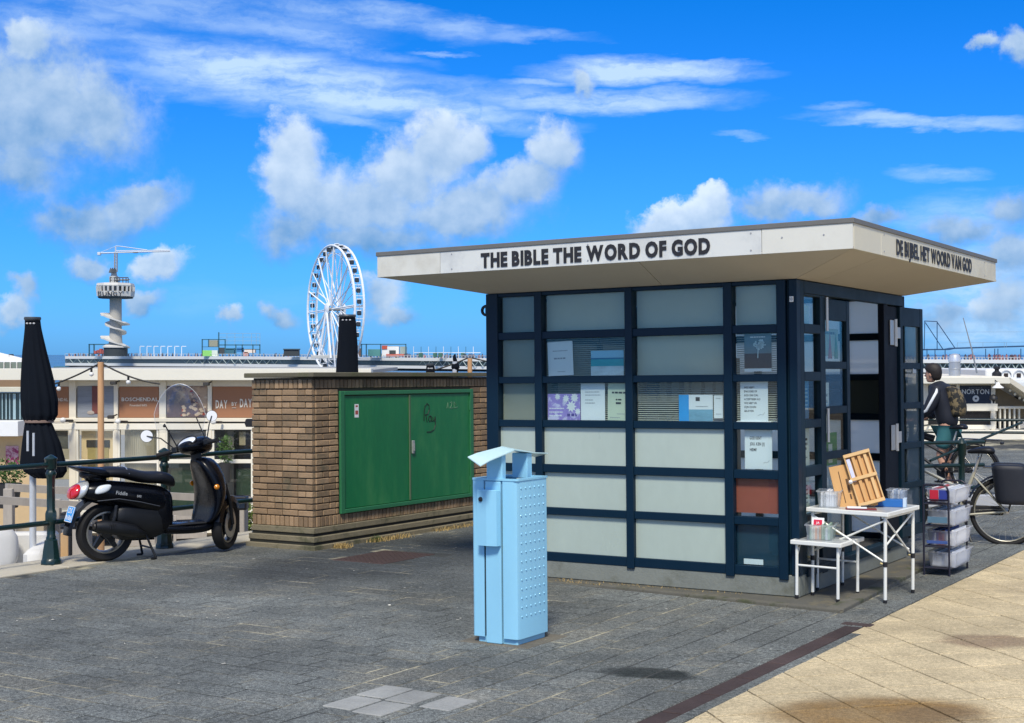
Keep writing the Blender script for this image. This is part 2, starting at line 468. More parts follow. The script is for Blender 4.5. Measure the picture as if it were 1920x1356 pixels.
def text(s, height, width=None, bold=0.0, ext=0.0, gap=0.10, space=0.28):
    """letters laid on the XZ plane, extruded towards -Y, from x=0: list of (char, verts, faces); cap height = height"""
    capv = glyph('H', bold, ext)[0]; ch_ = capv[:, 1].max() - capv[:, 1].min()
    sc = height / ch_; x = 0; out = []
    for c in s:
        if c == ' ': x += space; continue
        vs, fs, w = glyph(c, bold, ext)
        out.append((c, vs, fs, x)); x += w + gap
    tot = max((x - gap) * sc, 1e-6); fx = (width / tot) if width else 1.0
    base = capv[:, 1].min(); res = []
    for c, vs, fs, x0 in out:
        q = np.empty_like(vs); q[:, 0] = (vs[:, 0] + x0) * sc * fx; q[:, 2] = (vs[:, 1] - base) * sc; q[:, 1] = -vs[:, 2] * sc
        res.append((c, q, fs))
    return res, tot * fx
def text_obj(name, s, height, m, parent, M, width=None, bold=0.02, ext=0.0, gap=0.10, center=False, split=False, space=.28):
    res, w = text(s, height, width, bold, ext, gap, space)
    off = -w / 2 if center else 0
    mb = MB(); objs = []
    for c, q, fs in res:
        vs = [M @ Vector((p[0] + off, p[1], p[2])) for p in q]
        if split:
            b = MB(); b.add(vs, fs); o = b.build(name, m, parent, fix=False); objs.append(o)
        else: mb.add(vs, fs)
    if split: return objs
    return mb.build(name, m, parent, fix=False)
# ================================================================== materials used in several places
NAVY = mat('navy_paint', (0.0006, 0.015, 0.034), 0.45, var=0.10, spec=0.28, bump=0.03, bs=40)
NAVY_D = mat('navy_paint_dark', (0.002, 0.018, 0.032), 0.5, var=0.12, spec=.28)
CONC = mat('concrete_plinth', (0.20, 0.215, 0.19), 0.9, var=0.22, vs=3.0, bump=0.35, bs=50, col2=(0.11, 0.115, 0.085), c2s=2.6, c2r=(0.5, 0.72))
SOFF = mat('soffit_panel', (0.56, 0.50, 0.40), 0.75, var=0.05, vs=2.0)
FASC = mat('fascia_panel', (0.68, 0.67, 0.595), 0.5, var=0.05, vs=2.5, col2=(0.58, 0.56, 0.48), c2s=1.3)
CAPM = mat('roof_trim', (0.17, 0.165, 0.15), 0.55, metal=0.2, var=0.12)
BLACK = mat('black_plastic', (0.012, 0.012, 0.014), 0.5, var=0.1)
STEEL = mat('hinge_steel', (0.62, 0.60, 0.55), 0.4, metal=0.7, var=0.1)
WHITE = mat('white_paint', (0.78, 0.78, 0.75), 0.5, var=0.05)
PAPER = mat('paper', (0.80, 0.82, 0.82), 0.7, var=0.03)
INK = mat('print_ink', (0.03, 0.03, 0.035), 0.7, var=0.05)
GREYINK = mat('grey_print', (0.33, 0.34, 0.36), 0.7, var=0.05)

# ================================================================== ground sheets
def plane_mb(x0, x1, y0, y1, z, nx=1, ny=1):
    b = MB()
    for i in range(nx):
        for j in range(ny):
            xa, xb = x0 + (x1 - x0) * i / nx, x0 + (x1 - x0) * (i + 1) / nx; ya, yb = y0 + (y1 - y0) * j / ny, y0 + (y1 - y0) * (j + 1) / ny
            b.quad((xa, ya, z), (xb, ya, z), (xb, yb, z), (xa, yb, z))
    return b

def m_paver(name, base, grains, joint=False, warm=(0.16, 0.14, 0.10), warm_amt=0.35, stains_and_dark_areas=(), rnd_amt=0.16, patch=1.0, rough=0.88):
    """exposed-aggregate paving: fine speckle, broad wear, stains with a shape of their own (centres in world metres)"""
    m = bpy.data.materials.new(name); m.use_nodes = True
    T = NT(m.node_tree); b = m.node_tree.nodes['Principled BSDF']
    geo = T.n('ShaderNodeNewGeometry'); pos = geo.outputs['Position']; oi = T.n('ShaderNodeObjectInfo')
    n0 = T.noise(pos, 0.55, 5, 0.6); n1 = T.noise(pos, 3.2, 5, 0.65); n2 = T.noise(pos, 42, 3, 0.75); n3 = T.noise(pos, 150, 2, 0.6)
    r = T.m('FRACT', T.m('ADD', oi.outputs['Random'], geo.outputs['Random Per Island']))
    f = T.m('MULTIPLY_ADD', r, rnd_amt * 2, 1 - rnd_amt)
    f = T.m('MULTIPLY', f, T.mr(n0, 0.3, 0.7, 1 - 0.18 * patch, 1 + 0.18 * patch))
    f = T.m('MULTIPLY', f, T.mr(n1, 0.25, 0.75, 0.86, 1.14))
    f = T.m('MULTIPLY', f, T.mr(n2, 0.30, 0.70, 1 - grains * .5, 1 + grains * .6, 'LINEAR'))
    f = T.m('MULTIPLY', f, T.mr(n3, 0.25, 0.75, 1 - grains * .8, 1 + grains * .8, 'LINEAR'))
    c = T.mix(T.m('MULTIPLY', T.mr(T.m('ADD', T.m('MULTIPLY', n1, 0.5), T.m('MULTIPLY', T.noise(pos, 0.9, 4), 0.5)), 0.46, 0.66), warm_amt), tuple(base) + (1,), tuple(warm) + (1,))
    c = T.v('SCALE', c, f)
    # small pale specks of sand and gum
    vo = T.n('ShaderNodeTexVoronoi'); T.put(vo.inputs['Vector'], pos); vo.inputs['Scale'].default_value = 5.5
    sp = T.mr(vo.outputs['Distance'], 0.03, 0.055, 1.0, 0.0)
    sp = T.m('MULTIPLY', sp, T.mr(T.xyz(vo.outputs['Color'])[0], 0.80, 0.86))
    c = T.mix(T.m('MULTIPLY', sp, 0.5), c, (0.36, 0.35, 0.31, 1))
    px_, py_ = T.xyz(pos)[:2]
    for (sx, sy, rx, ry, ang, amt, colr) in stains_and_dark_areas:
        q = T.v('ADD', T.v('MULTIPLY', pos, (1, 1, 0)), T.v('SCALE', T.v('SUBTRACT', T.noise(pos, 4.5, 5, col=True), (0.5, 0.5, 0.5)), 0.16))
        mp = T.n('ShaderNodeMapping', vector_type='TEXTURE'); T.put(mp.inputs['Vector'], q)
        mp.inputs['Location'].default_value = (sx, sy, 0); mp.inputs['Rotation'].default_value = (0, 0, R_(ang)); mp.inputs['Scale'].default_value = (rx, ry, 1)
        d = T.mr(T.v('LENGTH', T.v('MULTIPLY', mp.outputs[0], (1, 1, 0))), 0.62, 1.12, amt, 0.0)
        d = T.m('MULTIPLY', d, T.mr(n1, 0.2, 0.75, 0.7, 1.1), clamp=True)
        c = T.mix(d, c, T.v('SCALE', tuple(colr), f))
    T.put(b.inputs['Base Color'], c)
    b.inputs['Roughness'].default_value = rough; b.inputs['Specular IOR Level'].default_value = 0.3
    bn = T.n('ShaderNodeBump'); bn.inputs['Strength'].default_value = 0.55; bn.inputs['Distance'].default_value = 0.004
    T.put(bn.inputs['Height'], T.m('ADD', n2, n3)); T.put(b.inputs['Normal'], bn.outputs[0])
    MATS[name] = m
    return m
M_DARK = m_paver('dark_paver_stone', (0.126, 0.136, 0.130), 1.15, rnd_amt=0.10, patch=1.4, stains_and_dark_areas=[(0.76, 7.60, 0.30, 0.17, -20, 1.0, (0.012, 0.016, 0.015)), (-0.9, 11.6, 4.2, 1.0, 6, 0.38, (0.062, 0.068, 0.070)), (-1.0, 13.0, 1.1, 2.4, -32, 0.85, (0.036, 0.041, 0.045)), (-0.3, 11.7, .9, 1.3, -32, 0.35, (0.06, 0.066, 0.066)), (2.9, 12.2, .5, 3.0, -32, 0.40, (0.07, 0.075, 0.075))])  # first is a small black stain; the wider ones only darken the paving tone
M_BEIGE = m_paver('beige_tile_stone', (0.50, 0.41, 0.255), 0.50, warm=(0.56, 0.45, 0.27), rnd_amt=0.07, patch=.6,
                  stains_and_dark_areas=[(1.76, 6.66, 0.62, 0.36, 5, 1.0, (0.25, 0.155, 0.06)), (2.05, 6.60, 0.26, 0.2, 0, 0.5, (0.14, 0.10, 0.06)), (2.95, 8.45, 0.36, 0.24, 0, 0.85, (0.24, 0.17, 0.11)), (3.9, 10.6, .5, .25, 20, .2, (0.3, 0.24, 0.16))])
M_PATCH = m_paver('grey_patch_stone', (0.29, 0.295, 0.28), 0.18, rnd_amt=0.08, warm_amt=0.1)
M_RED = m_paver('red_brown_stone', (0.060, 0.042, 0.040), 0.25, rnd_amt=0.12, warm_amt=0.05, warm=(.08, .05, .045))
M_JOINT = m_paver('joint_sand', (0.050, 0.053, 0.052), 0.2, warm=(0.46, 0.42, 0.29), warm_amt=1.0, patch=.3)
M_JOINTB = m_paver('beige_joint', (0.10, 0.075, 0.045), 0.2, warm=(0.22, 0.17, 0.10), warm_amt=.8)
M_KERB = m_paver('pale_kerb_stone', (0.46, 0.42, 0.33), 0.10, rnd_amt=0.06, warm=(0.33, 0.29, 0.21), warm_amt=.6)
M_SAND = mat('beach_sand', (0.52, 0.44, 0.31), 0.95, var=0.12, vs=0.05)
M_DECK = mat('terrace_boards', (0.40, 0.36, 0.30), 0.85, var=0.2, vs=2, stretch=(6, .5, 1))

# sea and beach reach the horizon
b = MB(); b.quad((-30000, 60, -5.5), (30000, 60, -5.5), (30000, 30000, -5.5), (-30000, 30000, -5.5))
M_SEA = mat('sea_water', (0.02, 0.09, 0.16), 0.25, var=0.15, vs=0.01, bump=0.2, bs=0.3)
tag(b.build('sea', M_SEA), kind='structure')
b = MB(); b.quad((-900, 29, -2.6), (900, 29, -2.6), (900, 170, -5.4), (-900, 170, -5.4)); tag(b.build('beach', M_SAND), kind='structure')
# lower terrace behind the fence
b = MB(); b.box(-40, 40, 12.0, 29.5, -2.4, -1.5); tg = b.build('terrace_floor', mat('terrace_paving', (0.40, 0.36, 0.29), 0.9, var=0.12, vs=1.0, bump=.2, bs=8)); tag(tg, kind='structure')
b = MB(); b.box(-40, 60, 29.5, 60, -4, -1.7); tag(b.build('lower_road', mat('lower_road_paving', (0.30, 0.30, 0.30), 0.9, var=0.1)), kind='structure')

def in_frame(p, mu=60, mv=50):
    u, v = to_px(p); return -mu < u < 1920 + mu and 640 < v < 1356 + mv

# --- base of the promenade (tilted plane shared with the kiosk)
XE = -6.22           # inner edge of the pale kerb strip
def sheet(name, m, x0, x1, y0, y1, z, th=None):
    b = MB()
    if th: b.box(x0, x1, y0, y1, z - th, z)
    else: b = plane_mb(x0, x1, y0, y1, z)
    o = b.build(name, m); o.location = O; o.rotation_euler = ROT; return tag(o, kind='structure')
pav = sheet('pavement', M_JOINT, XE, 0.60, -16, 60, -0.0016, th=0.5)
bei = sheet('beige_pavement', M_JOINTB, 0.60, 30, -16, 60, -0.012, th=0.5)
slabs = {}
def slab(w, l, h=0.05, ch=0.004):
    k = (round(w, 4), round(l, 4), h)
    if k not in slabs:
        b = MB(); b.cbox(-w / 2, w / 2, -l / 2, l / 2, -h, 0, ch)
        slabs[k] = b
    return slabs[k]
_smesh = {}
def slab_mesh(w, l, m, h=0.05, ch=0.004, nm='paver'):
    k = (round(w, 4), round(l, 4), m.name, h)
    if k not in _smesh: _smesh[k] = slab(w, l, h, ch).mesh(nm, m)
    return _smesh[k]

BINC = (-0.0, -0.0)
boxO = Vector((-1.925, 13.35, 0)) ; boxO.z = zg(boxO.x, boxO.y)
boxL = RM.transposed() @ (boxO - O)          # box corner in pavement coordinates
def blocked(x, y, m=0.0):
    if -2.9 + m < x < -0.03 - m and 0.03 + m < y < 2.9: return True
    if boxL.x - 0.9 + m < x < boxL.x - m and boxL.y + m < y < boxL.y + 3.2: return True
    return False
# --- dark pavers: courses along the kiosk's side direction near it, turned by a quarter further left
PW, PL, GAP = 0.2085, 0.4300, 0.0095
cand = []
xl = -1.13
i = 0
x = 0.545
while x > xl + .1:
    off = (i % 2) * PL / 2
    y = -15 + off
    while y < 22:
        cand.append((x - 0, y, PW - GAP, PL - GAP, 0)); y += PL
    x -= PW; i += 1
xl = x + PW / 2
j = 0; y = -15.0
while y < 22:
    off = (j % 3) * PL / 3
    x = xl - PL / 2 - off
    if off > 0.05: cand.append((xl - off / 2, y, off - GAP, PW - GAP, 1))
    while x > XE - .02:
        if x - PL / 2 < XE:
            w_ = (x + PL / 2) - XE
            if w_ > .06: cand.append((XE + w_ / 2, y, w_ - GAP, PW - GAP, 1))
            break
        cand.append((x, y, PL - GAP, PW - GAP, 1)); x -= PL
    y += PW; j += 1
patch = [(-0.775, -3.955), (-0.575, -3.975), (-0.765, -4.235), (-0.560, -4.255), (-0.335, -4.000)]
def near_patch(x, y, w, l):
    return any(abs(x - px_) < w / 2 + .095 and abs(y - py_) < l / 2 + .13 for px_, py_ in patch)
# manhole and drain slab cut-outs
mh = RM.transposed() @ (Vector((-1.19, 12.77, zg(-1.19, 12.77))) - O)
vis = []; outside = []
for (x, y, w, l, k) in cand:
    if blocked(x, y): continue
    if abs(x - mh.x) < .30 and abs(y - mh.y) < .42: continue
    p = loc2w(x, y)
    if not in_frame(p, 90, 120):
        if y < 6 and abs(x) < 8: outside.append((x, y, w, l))
        continue
    vis.append(((p - CAM).length, x, y, w, l, k))
vis.sort()
# the surface beyond the pavers that can be told apart
stuffm = MB(); npv = 0
for d, x, y, w, l, k in vis:
    dz = rnd.uniform(-0.0007, 0.0012)
    if npv < 292:
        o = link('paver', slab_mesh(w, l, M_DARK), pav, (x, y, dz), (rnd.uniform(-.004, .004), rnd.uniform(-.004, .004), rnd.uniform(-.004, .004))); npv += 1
    elif d < 60:
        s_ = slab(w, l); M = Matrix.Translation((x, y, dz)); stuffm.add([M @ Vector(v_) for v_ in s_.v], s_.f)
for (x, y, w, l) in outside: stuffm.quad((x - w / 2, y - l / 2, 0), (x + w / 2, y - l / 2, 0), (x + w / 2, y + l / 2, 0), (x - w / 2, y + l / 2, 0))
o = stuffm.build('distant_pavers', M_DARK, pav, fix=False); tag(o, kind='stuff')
for (x, y) in patch:
    w, l = (.181, .252)
    link('paver', slab_mesh(w, l, M_PATCH), pav, (x, y, 0.0055), (0, 0, rnd.uniform(-.02, .02)))
# red-brown course and dark edging beside the beige tiles
y = -7.0
while y < -1.0:
    link('edging_brick', slab_mesh(.112, .432, M_RED), pav, (0.716 - .004 * (y + 4), y, 0.004)); y += .452
for x in (.60,):
    pass
link('edging_brick', slab_mesh(.20, .095, M_RED), pav, (0.70, -0.80, 0.004))
y = -7.0
while y < 18:
    x = 0.800
    if y > -0.7: x = 0.715
    if in_frame(loc2w(x, y)): link('edging_paver', slab_mesh(.07, .9, M_DARK), pav, (x, y, 0.001))
    if y > -0.9 and in_frame(loc2w(x, y)): link('edging_paver', slab_mesh(.07, .9, M_DARK), pav, (x - .075, y, 0.0))
    y += .905
# --- beige tiles, laid diagonally, cut along the edge
def clip(poly, nx, ny, d):
    out = []
    for i in range(len(poly)):
        a, c = poly[i], poly[(i + 1) % len(poly)]; da = a[0] * nx + a[1] * ny - d; dc = c[0] * nx + c[1] * ny - d
        if da >= 0: out.append(a)
        if da * dc < 0:
            t = da / (da - dc); out.append((a[0] + (c[0] - a[0]) * t, a[1] + (c[1] - a[1]) * t))
    return out
TS = 0.512; h_ = TS / 2 - .0085
tiles = []
for i in range(-40, 60):
    for j in range(-60, 60):
        a = -0.59 + TS * (i + .5); c = 2.94 + TS * (j + .5)   # x+y, x-y at the centre
        x, y = (a + c) / 2, (a - c) / 2
        if x < .5 or x > 10 or y < -14 or y > 22: continue
        inf = in_frame(loc2w(x, y), 160, 160)
        if not inf and y > 4: continue
        p = loc2w(x, y)
        poly = [(x + h_, y), (x, y + h_), (x - h_, y), (x, y - h_)]
        ex = .845 - .012 * (y + 3.7)
        if y > -1.0: ex = max(.765 - .0 * y, .70)
        poly = clip(poly, 1, 0, ex)
        if len(poly) < 3: continue
        ar = abs(sum(poly[k][0] * poly[(k + 1) % len(poly)][1] - poly[(k + 1) % len(poly)][0] * poly[k][1] for k in range(len(poly)))) / 2
        if ar < .004: continue
        tiles.append(((p - CAM).length + (0 if inf else 500), x, y, poly))
tiles.sort(key=lambda t: t[0])
full = MB().prism([(h_, 0), (0, h_), (-h_, 0), (0, -h_)], -.05, 0, .0035).mesh('tile', M_BEIGE)
st_ = MB()
for k, (d, x, y, poly) in enumerate(tiles):
    dz = rnd.uniform(-.0018, .0018)
    if k < 295:
        if len(poly) == 4 and abs(poly[0][0] - (x + h_)) < 1e-6 and abs(poly[2][0] - (x - h_)) < 1e-6:
            link('tile', full, bei, (x, y, dz), (rnd.uniform(-.004, .004), rnd.uniform(-.004, .004), 0))
        else:
            q = MB().prism([(a - x, c - y) for a, c in poly], -.05, 0, .0025); link('tile', q.mesh('tile', M_BEIGE), bei, (x, y, dz))
    else: st_.prism([(a, c) for a, c in poly], -.05 + dz, dz, .003)
if st_.v: tag(st_.build('distant_tiles', M_BEIGE, bei, fix=False), kind='stuff')
# --- pale kerb strip that carries the fence
kerb = sheet('kerb', M_KERB, -6.86, XE, -16, 40, -0.02, th=1.4)
y = -9.0
while y < 14:
    if in_frame(loc2w(-6.5, y), 200, 100): link('kerb_stone', slab_mesh(.63, .985, M_KERB, .06, .006), kerb, (-6.54, y, 0.012), (0, 0, 0))
    y += 1.0
# rusty manhole cover and its pale joint
b = MB(); b.cbox(-.30, .30, -.40, .40, -.02, .004, .004)
for i in range(9):
    for j in range(12): b.cbox(-.26 + i * .06, -.23 + i * .06, -.36 + j * .062, -.33 + j * .062, .003, .007, .001)
o = b.build('manhole_cover', mat('rusty_iron', (0.065, 0.040, 0.036), 0.8, metal=.2, var=.2, bump=.3)); o.location = loc2w(mh.x, mh.y); o.rotation_euler = ROT
tag(o, 'rusty brown square manhole cover in the dark paving in front of the brick cabinet', 'manhole cover')

# ================================================================== kiosk
kiosk = thing('kiosk', 'navy framed glazed kiosk, its cream canopy lettered THE BIBLE THE WORD OF GOD', 'kiosk', O, ROT)
KL, KD, ZS, ZB, ZF, ZT, DO = 2.744, 2.68, 2.361, 2.498, 2.668, 2.703, 0.653
ZC = 0.1745
# plinth
b = MB(); b.cbox(-KL + .01, -.004, 0.006, .11, 0.012, ZC - .004, .006); b.cbox(-.11, -.006, .11, KD, .012, ZC - .006, .006); b.cbox(-KL + .01, -KL + .11, .11, KD, .012, ZC - .006, .004); b.cbox(-KL + .11, -.11, KD - .1, KD - .004, .012, ZC - .006, .004)
b.build('plinth', CONC, kiosk)
b = MB(); b.box(-KL + .1, -.1, .1, KD - .1, .02, ZC - .02); b.build('floor', mat('kiosk_floor', (.12, .12, .12), .8), kiosk)
b = MB(); b.prism([(-2.65, -.10), (.470, -.440), (.33, 2.25), (.33, 3.0), (-2.65, 3.0)], -.03, .010, .006); b.build('step_slab', mat('step_stone', (0.10, 0.098, 0.082), .9, var=.25, bump=.4, col2=(.16, .14, .09), c2s=4), kiosk)
STN = mat('step_kerb_stone', (.125, .118, .095), .9, var=.25, bump=.4, bs=40, rand=.12, col2=(.07, .075, .04), c2s=5)
for k in range(6):
    ya_, yb_ = -.40 + k * .44, -.40 + (k + 1) * .44 - .008; xa_ = .472 - (ya_ + .44) * .052; xb_ = .472 - (yb_ + .44) * .052
    b = MB(); b.prism([(xa_ - .125, ya_), (xa_, ya_), (xb_, yb_), (xb_ - .125, yb_)], -.03, .026, .006); b.build('step_stone', STN, kiosk)
for k in range(5):
    xa_, xb_ = -1.55 + k * .402, -1.55 + (k + 1) * .402 - .008; f_ = lambda x: -.100 - (x + 2.65) * .109
    b = MB(); b.prism([(xa_, f_(xa_) - .004), (xb_, f_(xb_) - .004), (xb_, f_(xb_) + .075), (xa_, f_(xa_) + .075)], -.03, .022, .006); b.build('step_stone', STN, kiosk)
# ----- frame grids.  face frame: a along the face, z up, placed by a function
def F_front(a, d, z): return Vector((-a, d, z))
def F_right(a, d, z): return Vector((-d, a, z))
def F_back(a, d, z): return Vector((-a, KD - d, z))
def F_left(a, d, z): return Vector((-KL + d, a, z))
def member(F, name, a0, a1, d0, d1, z0, z1, m=NAVY, c=.004, parent=kiosk):
    b = MB(); b.cbox(a0, a1, d0, d1, z0, z1, c); b.v = [tuple(F(*p)) for p in b.v]
    return b.build(name, m, parent)
ZR = [(2.03, 2.327), (1.66, 1.967), (1.30, 1.603), (0.94, 1.242), (0.588, 0.873), (0.222, 0.527)]
ZTR = [(2.327, 2.3580), (1.967, 2.03), (1.603, 1.66), (1.242, 1.30), (0.873, 0.94), (0.527, 0.588), (0.150, 0.222)]
CA = [(2.268, 2.628), (1.427, 2.199), (0.583, 1.361), (0.155, 0.513)]
MUL = [(2.628, 2.744), (2.199, 2.268), (1.361, 1.427), (0.513, 0.583), (0.084, 0.155)]
for i, (a0, a1) in enumerate(MUL):
    member(F_front, 'mullion', a0, a1, -.012, .075, .135 if i else ZC - .02, 2.358)
member(F_front, 'corner_post', -.002, .060, -.002, .075, ZC - .002, 2.3590)
member(F_front, 'corner_post', .060, .084, .022, .070, ZC - .002, 2.3570, NAVY_D)
for (a0, a1) in CA:
    for (z0, z1) in ZTR: member(F_front, 'transom', a0 - .002, a1 + .002, .0, .065, z0, z1)
GLASS = mat_glass('window_glass', refl=0.0)
GLASS2 = mat_glass('door_glass', tint=(.88, .93, .90), refl=0.0)
FROST = mat('frosted_panel', (0.42, 0.50, 0.44), 0.30, var=0.10, vs=1.6, stretch=(1, 1, .5), coat=.4)
BLINDC = mat('closed_blind', (0.60, 0.58, 0.44), 0.6, var=0.05)
BLINDO = mat('blind_slat', (0.52, 0.52, 0.44), 0.5, var=0.06)
GREYB = mat('grey_roller', (0.27, 0.27, 0.21), 0.6, var=0.06)
def pane(F, a0, a1, z0, z1, m=None, d=.034, name='window_pane', th=.004):
    b = MB(); b.box(a0 - .004, a1 + .004, d, d + th, z0 - .004, z1 + .004); b.v = [tuple(F(*p)) for p in b.v]
    return b.build(name, m or GLASS, kiosk)
def blind(F, a0, a1, z0, z1, m, pitch, tilt, d=.085, w=None):
    b = MB(); z = z0 + pitch / 2; w = w or pitch * 1.05
    while z < z1:
        dy, dzz = math.cos(tilt) * w / 2, math.sin(tilt) * w / 2; q = [F(a0, d - dy, z - dzz), F(a1, d - dy, z - dzz), F(a1, d + dy, z + dzz), F(a0, d + dy, z + dzz)]
        b.quad(*q); z += pitch
    return b.build('blind', m, kiosk, fix=False)
for ci, (a0, a1) in enumerate(CA):
    for ri, (z0, z1) in enumerate(ZR):
        if ri >= 3 and ci < 3: pane(F_front, a0, a1, z0, z1, FROST, .030, 'frosted_panel', .006); continue
        pane(F_front, a0, a1, z0, z1)
        if ci == 0: pane(F_front, a0, a1, z0, z1, GREYB, .075, 'blind', .004)
        elif ri == 0: blind(F_front, a0, a1, z0 - .01, z1 + .02, BLINDC, .0155, R_(80))
        elif ci == 2 and ri == 1: blind(F_front, a0, a1, z0 - .02, z1 + .02, BLINDC, .0155, R_(80))
        elif ri in (1, 2): blind(F_front, a0, a1, z0 - .0, z1 + .01, BLINDO, .0165, R_(28), w=.017)
        elif ri == 4: pane(F_front, a0, a1, z0 + .03, z1, mat('rust_orange_cloth', (.36, .085, .05), .8, var=.15, vs=3), .050, 'cloth_panel', .004)
        elif ri == 5: pane(F_front, a0, a1, z0, z1, mat('navy_board', (.012, .045, .075), .5), .055, 'board_panel', .004)
    if ci == 1: pass
# ----- right face
def rmem(name, a0, a1, z0, z1, d0=0.0, d1=.06, m=NAVY_D): return member(F_right, name, a0, a1, d0, d1, z0, z1, m)
rmem('corner_post', .076, .159, ZC, 2.3570)
rmem('head_rail', .159, 2.68, 2.262, 2.3565)
rmem('jamb', .500, .610, .13, 2.262)
rmem('sill_rail', .159, 2.68, ZC - .03, ZC + .03, -.01, .07)
RZ = [(2.035, 2.245), (1.675, 1.965), (1.315, 1.605), (.965, 1.25), (.60, .885), (.235, .525)]
for k, (z0, z1) in enumerate(RZ):
    if k: rmem('transom', .159, .500, z1, RZ[k - 1][0])
    pane(F_right, .159, .500, z0, z1, GLASS2, .03)
rmem('transom', .159, .500, 2.245, 2.262); rmem('transom', .159, .500, ZC + .03, .235)
def leaf(name, w, par, M, glass=GLASS2, z0=.20, z1=2.255, th=.045, label=None):
    """door leaf in its own frame: x = 0..w, y thickness, divided into six lights; stiles, rails and lights are sub-parts"""
    st = .075
    b = MB(); b.cbox(0, st, 0, th, z0, z1, .004); b.cbox(w - st, w, 0, th, z0, z1, .004); b.cbox(st, w - st, .002, th - .002, z1 - .17, z1 - .002, .003); b.cbox(st, w - st, .002, th - .002, z0 + .002, z0 + .10, .003)
    zz = [z0 + .10 + (z1 - .17 - z0 - .10) * k / 5 for k in range(6)]
    for k in range(1, 5): b.cbox(st, w - st, .003, th - .003, zz[k] - .03, zz[k] + .03, .003)
    b.v = [tuple(M @ Vector(p)) for p in b.v]
    d = b.build(name, NAVY_D, par)
    for k in range(5):
        g = MB(); g.box(st - .003, w - st + .003, th / 2 - .002, th / 2 + .002, zz[k] + .028 - (.03 if k == 0 else 0), zz[k + 1] - .028 + (.03 if k == 4 else 0)); g.v = [tuple(M @ Vector(p)) for p in g.v]
        g.build('door_pane', glass, d)
    return d
# closed leaf (x local of the leaf runs along the face)
def face_M(a, d, ang=0.0):        # leaf frame -> kiosk frame, hinge at a on the right face, opened outwards by ang
    return Matrix.Translation((-d, a, 0)) @ Matrix.Rotation(PI / 2 - ang, 4, 'Z') @ Matrix.Translation((0, 0, 0))
lf = leaf('door', .70, kiosk, face_M(.625, .05))
for zc in (2.12, 1.26):
    b = MB(); b.tube([(.012, .617, zc - .13), (.012, .617, zc + .13)], .012, 8)
    for k in range(4): b.tube([(.012, .617, zc - .13 + k * .085), (.012, .617, zc - .124 + k * .085)], .0135, 8)
    b.build('hinge', STEEL, lf, smooth=40)
# folded second leaf standing in the opening and third leaf swung outwards
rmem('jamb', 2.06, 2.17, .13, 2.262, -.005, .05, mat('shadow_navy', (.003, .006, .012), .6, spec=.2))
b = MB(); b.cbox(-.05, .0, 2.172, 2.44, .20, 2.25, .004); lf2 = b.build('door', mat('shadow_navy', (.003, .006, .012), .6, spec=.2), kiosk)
lf3 = leaf('door', .60, kiosk, face_M(2.47, -.02, R_(3)), glass=mat_milky('pale_reflection_glass', (.62, .66, .60), .42))  # milky tint of these panes stands in for a pale reflection
for zc in (2.02, 1.10):
    b = MB(); b.cbox(.004, .012, 2.22, 2.33, zc - .11, zc + .11, .002); b.cbox(.012, .020, 2.33, 2.36, zc - .12, zc + .12, .002)
    for k in range(3): b.cbox(.014, .03, 2.37 + k * .03, 2.392 + k * .03, zc - .05, zc + .05, .003)
    b.tube([(.02, 2.36, zc - .12), (.02, 2.36, zc + .12)], .010, 8)
    b.build('hinge', STEEL, lf2)
b = MB(); b.cbox(.02, .035, 2.80, 2.90, 1.66, 1.71, .003); b.v = [tuple(p) for p in b.v]; b.build('door_handle', STEEL, lf3)
# ----- back and left faces
BACKP = mat_milky('back_milky_glass', (.97, .94, .86), .22)
for (a0, a1) in MUL + [(0.0, .084)]: member(F_back, 'mullion', a0, a1, 0, .07, .14, 2.355, NAVY_D)
ZK = [(2.06, 2.30), (1.93, 2.02), (1.62, 1.68), (1.22, 1.58), (.92, 1.17), (.5, .88), (.22, .46)]
for (a0, a1) in CA:
    for (z0, z1) in ZTR: member(F_back, 'transom', a0, a1, .002, .06, z0, z1, NAVY_D)
    for k, (z0, z1) in enumerate(ZR):
        if k == 1: pane(F_back, a0, a1, z0, z1, BACKP, .03, 'frosted_panel')
        elif k == 2: pane(F_back, a0, a1, z0, z1, mat_trans('olive_blind', (.12, .13, .10), .3), .03, 'blind')
        else: pane(F_back, a0, a1, z0, z1, BACKP, .03, 'frosted_panel')
member(F_left, 'corner_post', -.002, .08, -.001, .07, ZC, 2.356)
for (a0, a1) in [(.08, .14), (1.0, 1.06), (1.85, 1.91), (2.60, 2.679)]: member(F_left, 'mullion', a0, a1, 0.001, .07, .14, 2.355)
for (a0, a1) in [(.14, 1.0), (1.06, 1.85), (1.91, 2.60)]:
    for (z0, z1) in ZTR: member(F_left, 'transom', a0, a1, 0.002, .06, z0, z1)
    for k, (z0, z1) in enumerate(ZR): pane(F_left, a0, a1, z0, z1, FROST if k > 2 else GREYB, .03, 'frosted_panel' if k > 2 else 'blind')
# round alarm bell on the left wall, seen just past the corner
b = MB(); b.lathe([(.030, -.012), (.046, -.012), (.050, 0), (.046, .012), (.030, .012), (.026, 0), (.030, -.012)], (-KL - .045, .06, 2.225), 24, axis='Y'); b.tube([(-KL - .045, .06, 2.19), (-KL - .045, .06, 2.255)], .006, 6); b.tube([(-KL - .03, .06, 2.225), (-KL + .01, .06, 2.225)], .008, 6)
b.build('alarm_bell', BLACK, kiosk, smooth=40)
b = MB(); b.cbox(-.052, -.020, -.009, -.003, 2.19, 2.232, .002); b.build('number_tag', WHITE, kiosk)
text_obj('tag_lettering', '10', .022, GREYINK, kiosk, Matrix.Translation((-.047, -.0105, 2.20)), bold=.02)
